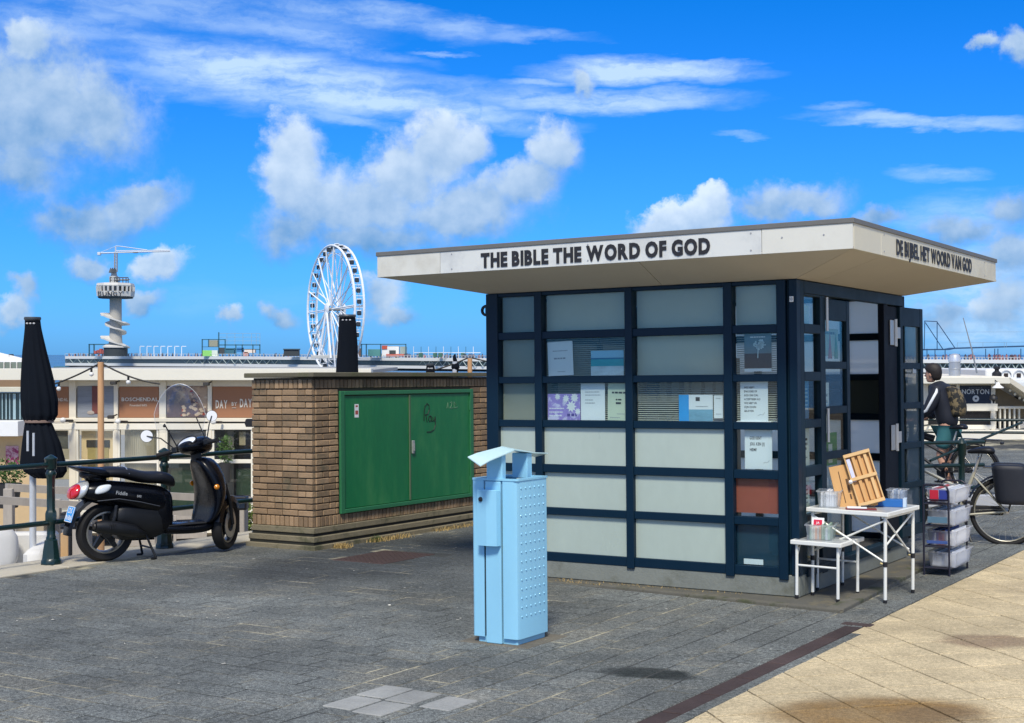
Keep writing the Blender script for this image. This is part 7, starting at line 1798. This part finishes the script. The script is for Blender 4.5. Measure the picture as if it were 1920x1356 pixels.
b = MB(); b.tube([(-33 * kT, 0, CZ(475)), (0, 0, CZ(474)), (103 * kT, 0, CZ(471.2))], .35, 4); b.tube([(0, 0, CZ(470.5)), (103 * kT, 0, CZ(469.4))], .25, 4); b.tube([(0, 0, CZ(474)), (0, 0, CZ(462))], .35, 4); b.tube([(0, 0, CZ(461.5)), (8 * kT, 0, CZ(462)), (60 * kT, 0, CZ(469))], .22, 4); b.tube([(-30 * kT, 0, CZ(474)), (0, 0, CZ(462))], .12, 4)
for k in range(26): b.tube([(k * 4 * kT, 0, CZ(474 - .1 * k)), ((k + .5) * 4 * kT, 0, CZ(470.4 - .04 * k)), ((k + 1) * 4 * kT, 0, CZ(473.9 - .1 * k))], .16, 4)
b.build('jib', CW_, cr)
b = MB(); b.cbox(-34 * kT, -28 * kT, -1, 1, CZ(479), CZ(473), .2); b.build('counterweight', CW_, cr); b = MB(); b.cbox(33 * kT, 42 * kT, -.8, .8, CZ(474.8), CZ(473.2), .1); b.build('trolley', PD, cr)
# ferris wheel
YW = 540.0; kW = YW / FPX
fw_c = at(628, 580, YW); fw = thing('ferris_wheel', 'large white ferris wheel with dark glazed cabins on the pier', 'ferris wheel', tuple(fw_c)); Rw = 119 * kW
phi = math.acos(.372) - R_(7.3); pd = Vector((math.cos(phi), -math.sin(phi), 0)); ax = Vector((math.sin(phi), math.cos(phi), 0)); up_ = Vector((0, 0, 1)); hw = 7.7 * kW / math.sin(phi)
fw.rotation_euler = (0, 0, 0)
def wp(a, r, s): return pd * math.cos(a) * r + up_ * math.sin(a) * r + ax * s * hw
FW = mat('wheel_white', (.80, .82, .84), .4)
for s_ in (-1, 1):
    b = MB(); b.tube([wp(2 * PI * k / 72, Rw, s_) for k in range(72)], .46, 6, closed=True); b.build('rim', FW, fw); b = MB(); b.tube([wp(2 * PI * k / 72, Rw * .88, s_ * .6) for k in range(72)], .14, 4, closed=True); b.build('inner_rim', FW, fw)
b = MB(); NG = 36
for k in range(NG): a = 2 * PI * k / NG; b.tube([wp(a, Rw, -1), wp(a, Rw, 1)], .12, 4)
b.build('rim_ties', FW, fw)
for k in range(18):
    a = 2 * PI * k / 18 + .03
    b = MB()
    for s_ in (-1, 1): b.tube([wp(a, 1.5, s_ * 1.0), wp(a, Rw * .99, s_)], .2 if k % 2 else .32, 4, caps=False)
    b.build('spoke', FW, fw)
b = MB(); ca_ = mat('cabin_dark', (.025, .03, .035), .2, coat=.3)
cm_ = None
for k in range(NG):
    c_ = wp(2 * PI * (k + .5) / NG, Rw * .985, 0); b = MB(); b.cbox(-.85, .85, -.8, .8, -.85, .75, .3)
    if cm_ is None: cm_ = b.mesh('cabin', ca_); b2 = MB(); b2.cbox(-.95, .95, -.9, .9, .75, 1.1, .1); cf_ = b2.mesh('cabin_frame', FW)
    g_ = link('cabin', cm_, fw, tuple(c_)); link('cabin_frame', cf_, g_)
for s_ in (-1.9, 2.0):
    b = MB(); b.lathe([(0, -.5), (1.6, -.4), (2.4, 0), (1.6, .4), (0, .5)], (0, 0, 0), 18, M=Matrix.Translation(ax * s_ * hw) @ ax.to_track_quat('Z', 'Y').to_matrix().to_4x4()); b.build('hub', FW, fw, smooth=50)
b = MB(); b.tube([ax * -1.9 * hw, ax * 2 * hw], .7, 10); b.build('axle', mat('axle_grey', (.30, .30, .29), .5), fw)
zb_ = at(628, 672, YW).z - fw_c.z
for s_ in (-1.9, 2.0):
    for d_ in (-.62, -.12, .38): b = MB(); b.tube([ax * s_ * hw, pd * d_ * 26 + ax * s_ * hw * 1.6 + Vector((0, 0, zb_))], .42, 6); b.build('support_leg', FW, fw)
b = MB(); b.cbox(-9, 7, -3, 3, zb_, zb_ + 1.2, .1); b.build('platform', mat('platform_grey', (.5, .5, .47), .6), fw)
# scaffold pavilion and small structures on the pier
def pthing(name, lab, cat, u, v, Y, grp=None): return thing(name, lab, cat, tuple(at(u, v, Y)), (0, 0, 0), grp)
Yp = 655
def pb(par, name, m, u0, u1, v0, v1, y0=0, y1=3, Y=Yp, o=None, c=.05): a_, c_ = at(u0, v1, Y), at(u1, v0, Y); oo = par.location; b = MB(); b.cbox(a_.x - oo.x, c_.x - oo.x, y0, y1, a_.z - oo.z, c_.z - oo.z, c); return b.build(name, m, par)
q = pthing('pier_playhouse', 'two storey frame of scaffolding with a lime green booth on the pier', 'scaffold frame', 430, 668, Yp)
TL = mat('teal_steel', (.03, .12, .17), .5); pb(q, 'green_booth', mat('lime_panel', (.28, .66, .16), .6), 379, 397, 657, 668); pb(q, 'white_booth', mat('pale_booth', (.62, .70, .60), .6), 397, 408, 657, 668); pb(q, 'teal_panel', TL, 423, 439, 653, 664); pb(q, 'blue_canopy', mat('blue_canopy', (.02, .14, .34), .6), 444, 455, 652, 660); pb(q, 'stall', mat('brick_stall', (.42, .20, .17), .7), 456, 465, 660, 668); pb(q, 'stall', mat('cream_stall', (.62, .55, .48), .7), 458, 478, 655, 662); pb(q, 'sack_stack', mat('khaki_stack', (.30, .30, .22), .7), 392, 408, 638, 650); pb(q, 'dark_booth', PD, 410, 421, 652, 664)
for (u0, u1, v0, v1) in ((378, 380, 636, 668), (378, 422, 636, 637.5), (390, 392, 636, 651), (409, 411, 623, 668), (421, 423, 636, 668), (378, 410, 650, 651), (411, 488, 646, 648), (441, 443, 646, 668), (453, 455, 646, 668), (473, 475, 646, 668), (486, 488, 646, 668), (423, 488, 654.5, 656)): pb(q, 'frame_bar', TL, u0, u1, v0, v1, 0, .5)
for v in (625, 632, 639): pb(q, 'net_bar', mat('net_steel', (.25, .38, .48), .6), 411, 488, v, v + .7, 0, .2)
for u in (425, 440, 455, 471, 480, 487): pb(q, 'net_bar', mat('net_steel', (.25, .38, .48), .6), u, u + .7, 625, 646, 0, .2)
q = pthing('pier_kiosk', 'red and white container stalls on the pier right of the ferris wheel', 'container stall', 715, 670, 560)
Y6 = 560; pb(q, 'brown_container', mat('brown_container', (.25, .16, .12), .7), 668, 677, 653, 669, Y=Y6); pb(q, 'white_container', WHITE, 716, 748, 649, 669, Y=Y6); pb(q, 'red_container', mat('red_container', (.50, .09, .05), .7), 716, 726, 648, 655, -.3, 3, Y=Y6); pb(q, 'red_strip', mat('red_container', (.5, .09, .05), .7), 724, 758, 664, 668, -.3, 0, Y=Y6); pb(q, 'door_opening', PD, 730, 742, 657, 664, -.4, 0, Y=Y6); pb(q, 'teal_container', mat('teal_container', (.10, .30, .28), .7), 690, 713, 655, 668, Y=Y6); pb(q, 'grey_container', mat('grey_green', (.30, .36, .33), .7), 750, 762, 650, 669, Y=Y6)
for (u0, u1, v0, v1) in ((677, 762, 645, 646.6), (677, 679, 645, 669), (686, 688, 645, 669), (713, 715, 645, 669), (760, 762, 645, 669)): pb(q, 'frame_bar', TL, u0, u1, v0, v1, -.6, -.1, Y=Y6)
q = pthing('pier_shed', 'low black shed with a flat roof on the pier left of the ferris wheel', 'shed', 546, 668, 600); pb(q, 'wall', PD, 532, 560, 655, 668, Y=600); pb(q, 'roof', mat('shed_roof', (.05, .09, .12), .6), 531, 561, 654, 656, -.5, 3.5, Y=600)
q = pthing('pier_terrace', 'steel framed terrace with red parasols at the foot of the bungy tower', 'terrace', 200, 668, 730)
for (u0, u1, v0, v1) in ((167, 205, 645, 647), (167, 169, 645, 668), (176, 178, 645, 668), (167, 245, 663, 664)): pb(q, 'frame_bar', TL, u0, u1, v0, v1, -1, -.2, Y=730)
r2 = random.Random(6)
for k in range(9): u = 178 + k * 5; pb(q, 'parasol', mat('red_parasol', (.42, .10, .09), .7, rand=.3), u, u + 4.5, 654 + r2.uniform(0, 5), 662 + r2.uniform(0, 2), -2, 1, Y=730)
pb(q, 'green_awning', mat('green_awning', (.02, .16, .10), .7), 208, 238, 655, 660, -2, 1, Y=730)
q = pthing('pier_goals', 'row of thin white goal shaped frames along the pier deck', 'frames', 300, 668, 700)
for k in range(7): u = 262 + k * 13; pb(q, 'frame_bar', FW, u, u + 1, 649, 668, 0, .3, Y=700); pb(q, 'frame_bar', FW, u, u + 9, 649, 650, 0, .3, Y=700)
q = pthing('pier_terrace', 'line of thin lamp posts and glass screens on the pier beside the kiosk', 'terrace', 820, 668, 530)
for k in range(9): u = 775 + k * 14; pb(q, 'lamp_pole', TL if k % 2 else FW, u, u + .9, 650, 671, 0, .3, Y=530); pb(q, 'screen_bar', FW, u, u + 14, 661, 662, 0, .3, Y=530)
for u in (785, 812, 822, 864): pb(q, 'booth', mat('booth_green', (.05, .16, .12), .7), u, u + 7, 662, 670, 0, 3, Y=530)
# right: zip line platform
Yz = 330
q = pthing('zipline_platform', 'blue steel platform on stilts with a raised launch frame at the right edge', 'platform', 1830, 672, Yz); ZB_ = mat('platform_blue', (.025, .07, .15), .5)
def seg(name, pts, r, m=ZB_): b = MB(); b.tube([at(u, v, Yz) - q.location for u, v in pts], r, 5); b.build(name, m, q)
a_ = [(1733, 655.5), (1780, 655), (1790, 653), (1990, 647)]
b = MB(); secs = []
for (u, v) in a_: p, w_ = at(u, v - 1.0, Yz) - q.location, at(u, v + 1.6, Yz) - q.location; secs.append([p, w_, w_ + Vector((0, 4, 0)), p + Vector((0, 4, 0))])
b.loft(secs); b.build('deck', ZB_, q)
for u in (1738, 1753, 1772, 1823, 1848, 1865, 1871, 1914, 1940): seg('stilt', [(u, 654), (u, 673)], .11)
for pts in ([(1733, 655), (1734, 602)], [(1733, 602), (1757, 603)], [(1757, 603), (1757, 655)], [(1757, 604), (1790, 652)], [(1735, 605), (1768, 655)]): seg('launch_frame', pts, .11)
seg('handrail', [(1795, 643), (1990, 641)], .04, mat('net_steel', (.25, .38, .48), .6)); seg('cable', [(1735, 623), (1990, 622)], .03, mat('net_steel', (.25, .38, .48), .6))
for u in (1795, 1843, 1883, 1887): seg('handrail', [(u, 642), (u, 652)], .05, mat('net_steel', (.25, .38, .48), .6))
# white greenhouse roofs at the far left
YG = 120; q = thing('glasshouse', 'white roofed glass building beyond the pavilion at the left edge', 'glass building', tuple(at(10, 700, YG)))
pb(q, 'glazing', mat('green_glazing', (.16, .20, .17), .3, var=.3, vs=.2), -60, 46, 679, 695, 0, 4, Y=YG)
b = MB(); b.loft([[at(-60, 655, YG) - q.location, at(-60, 679, YG) - q.location, at(-60, 679, YG + 5) - q.location], [at(-5, 660, YG) - q.location, at(-5, 679, YG) - q.location, at(-5, 679, YG + 5) - q.location], [at(48, 673, YG) - q.location, at(48, 679, YG) - q.location, at(48, 679, YG + 5) - q.location]]); b.build('roof', mat('bright_roof', (.82, .83, .83), .5), q)
for u in (-5, 8, 20, 32, 44): pb(q, 'mullion', PW_, u, u + 1.2, 679, 695, -.2, 0, Y=YG)
pb(q, 'vent', PD, 15.5, 18.5, 664, 670, 0, 1, Y=YG); pb(q, 'balcony', TL, 100, 124, 687, 693, 0, 1, Y=YG)

# scraps of paper, gum and blown leaves scattered over the paving
r2 = random.Random(33); b = MB()
for _ in range(90):
    x, y = r2.uniform(-5.5, .6), r2.uniform(-4.5, 2.5)
    if blocked(x, y): continue
    s_ = r2.uniform(.006, .020); a = r2.uniform(0, 6); p = loc2w(x, y, .003); n = 5
    b.add([p + Vector((s_ * math.cos(a + k * 1.257) * r2.uniform(.5, 1), s_ * math.sin(a + k * 1.257) * r2.uniform(.5, 1), r2.uniform(0, .005))) for k in range(n)], [tuple(range(n))])
tag(b.build('litter_scraps', mat('scrap_pale', (.42, .41, .36), .9, var=.4, rand=.4), fix=False), kind='stuff')
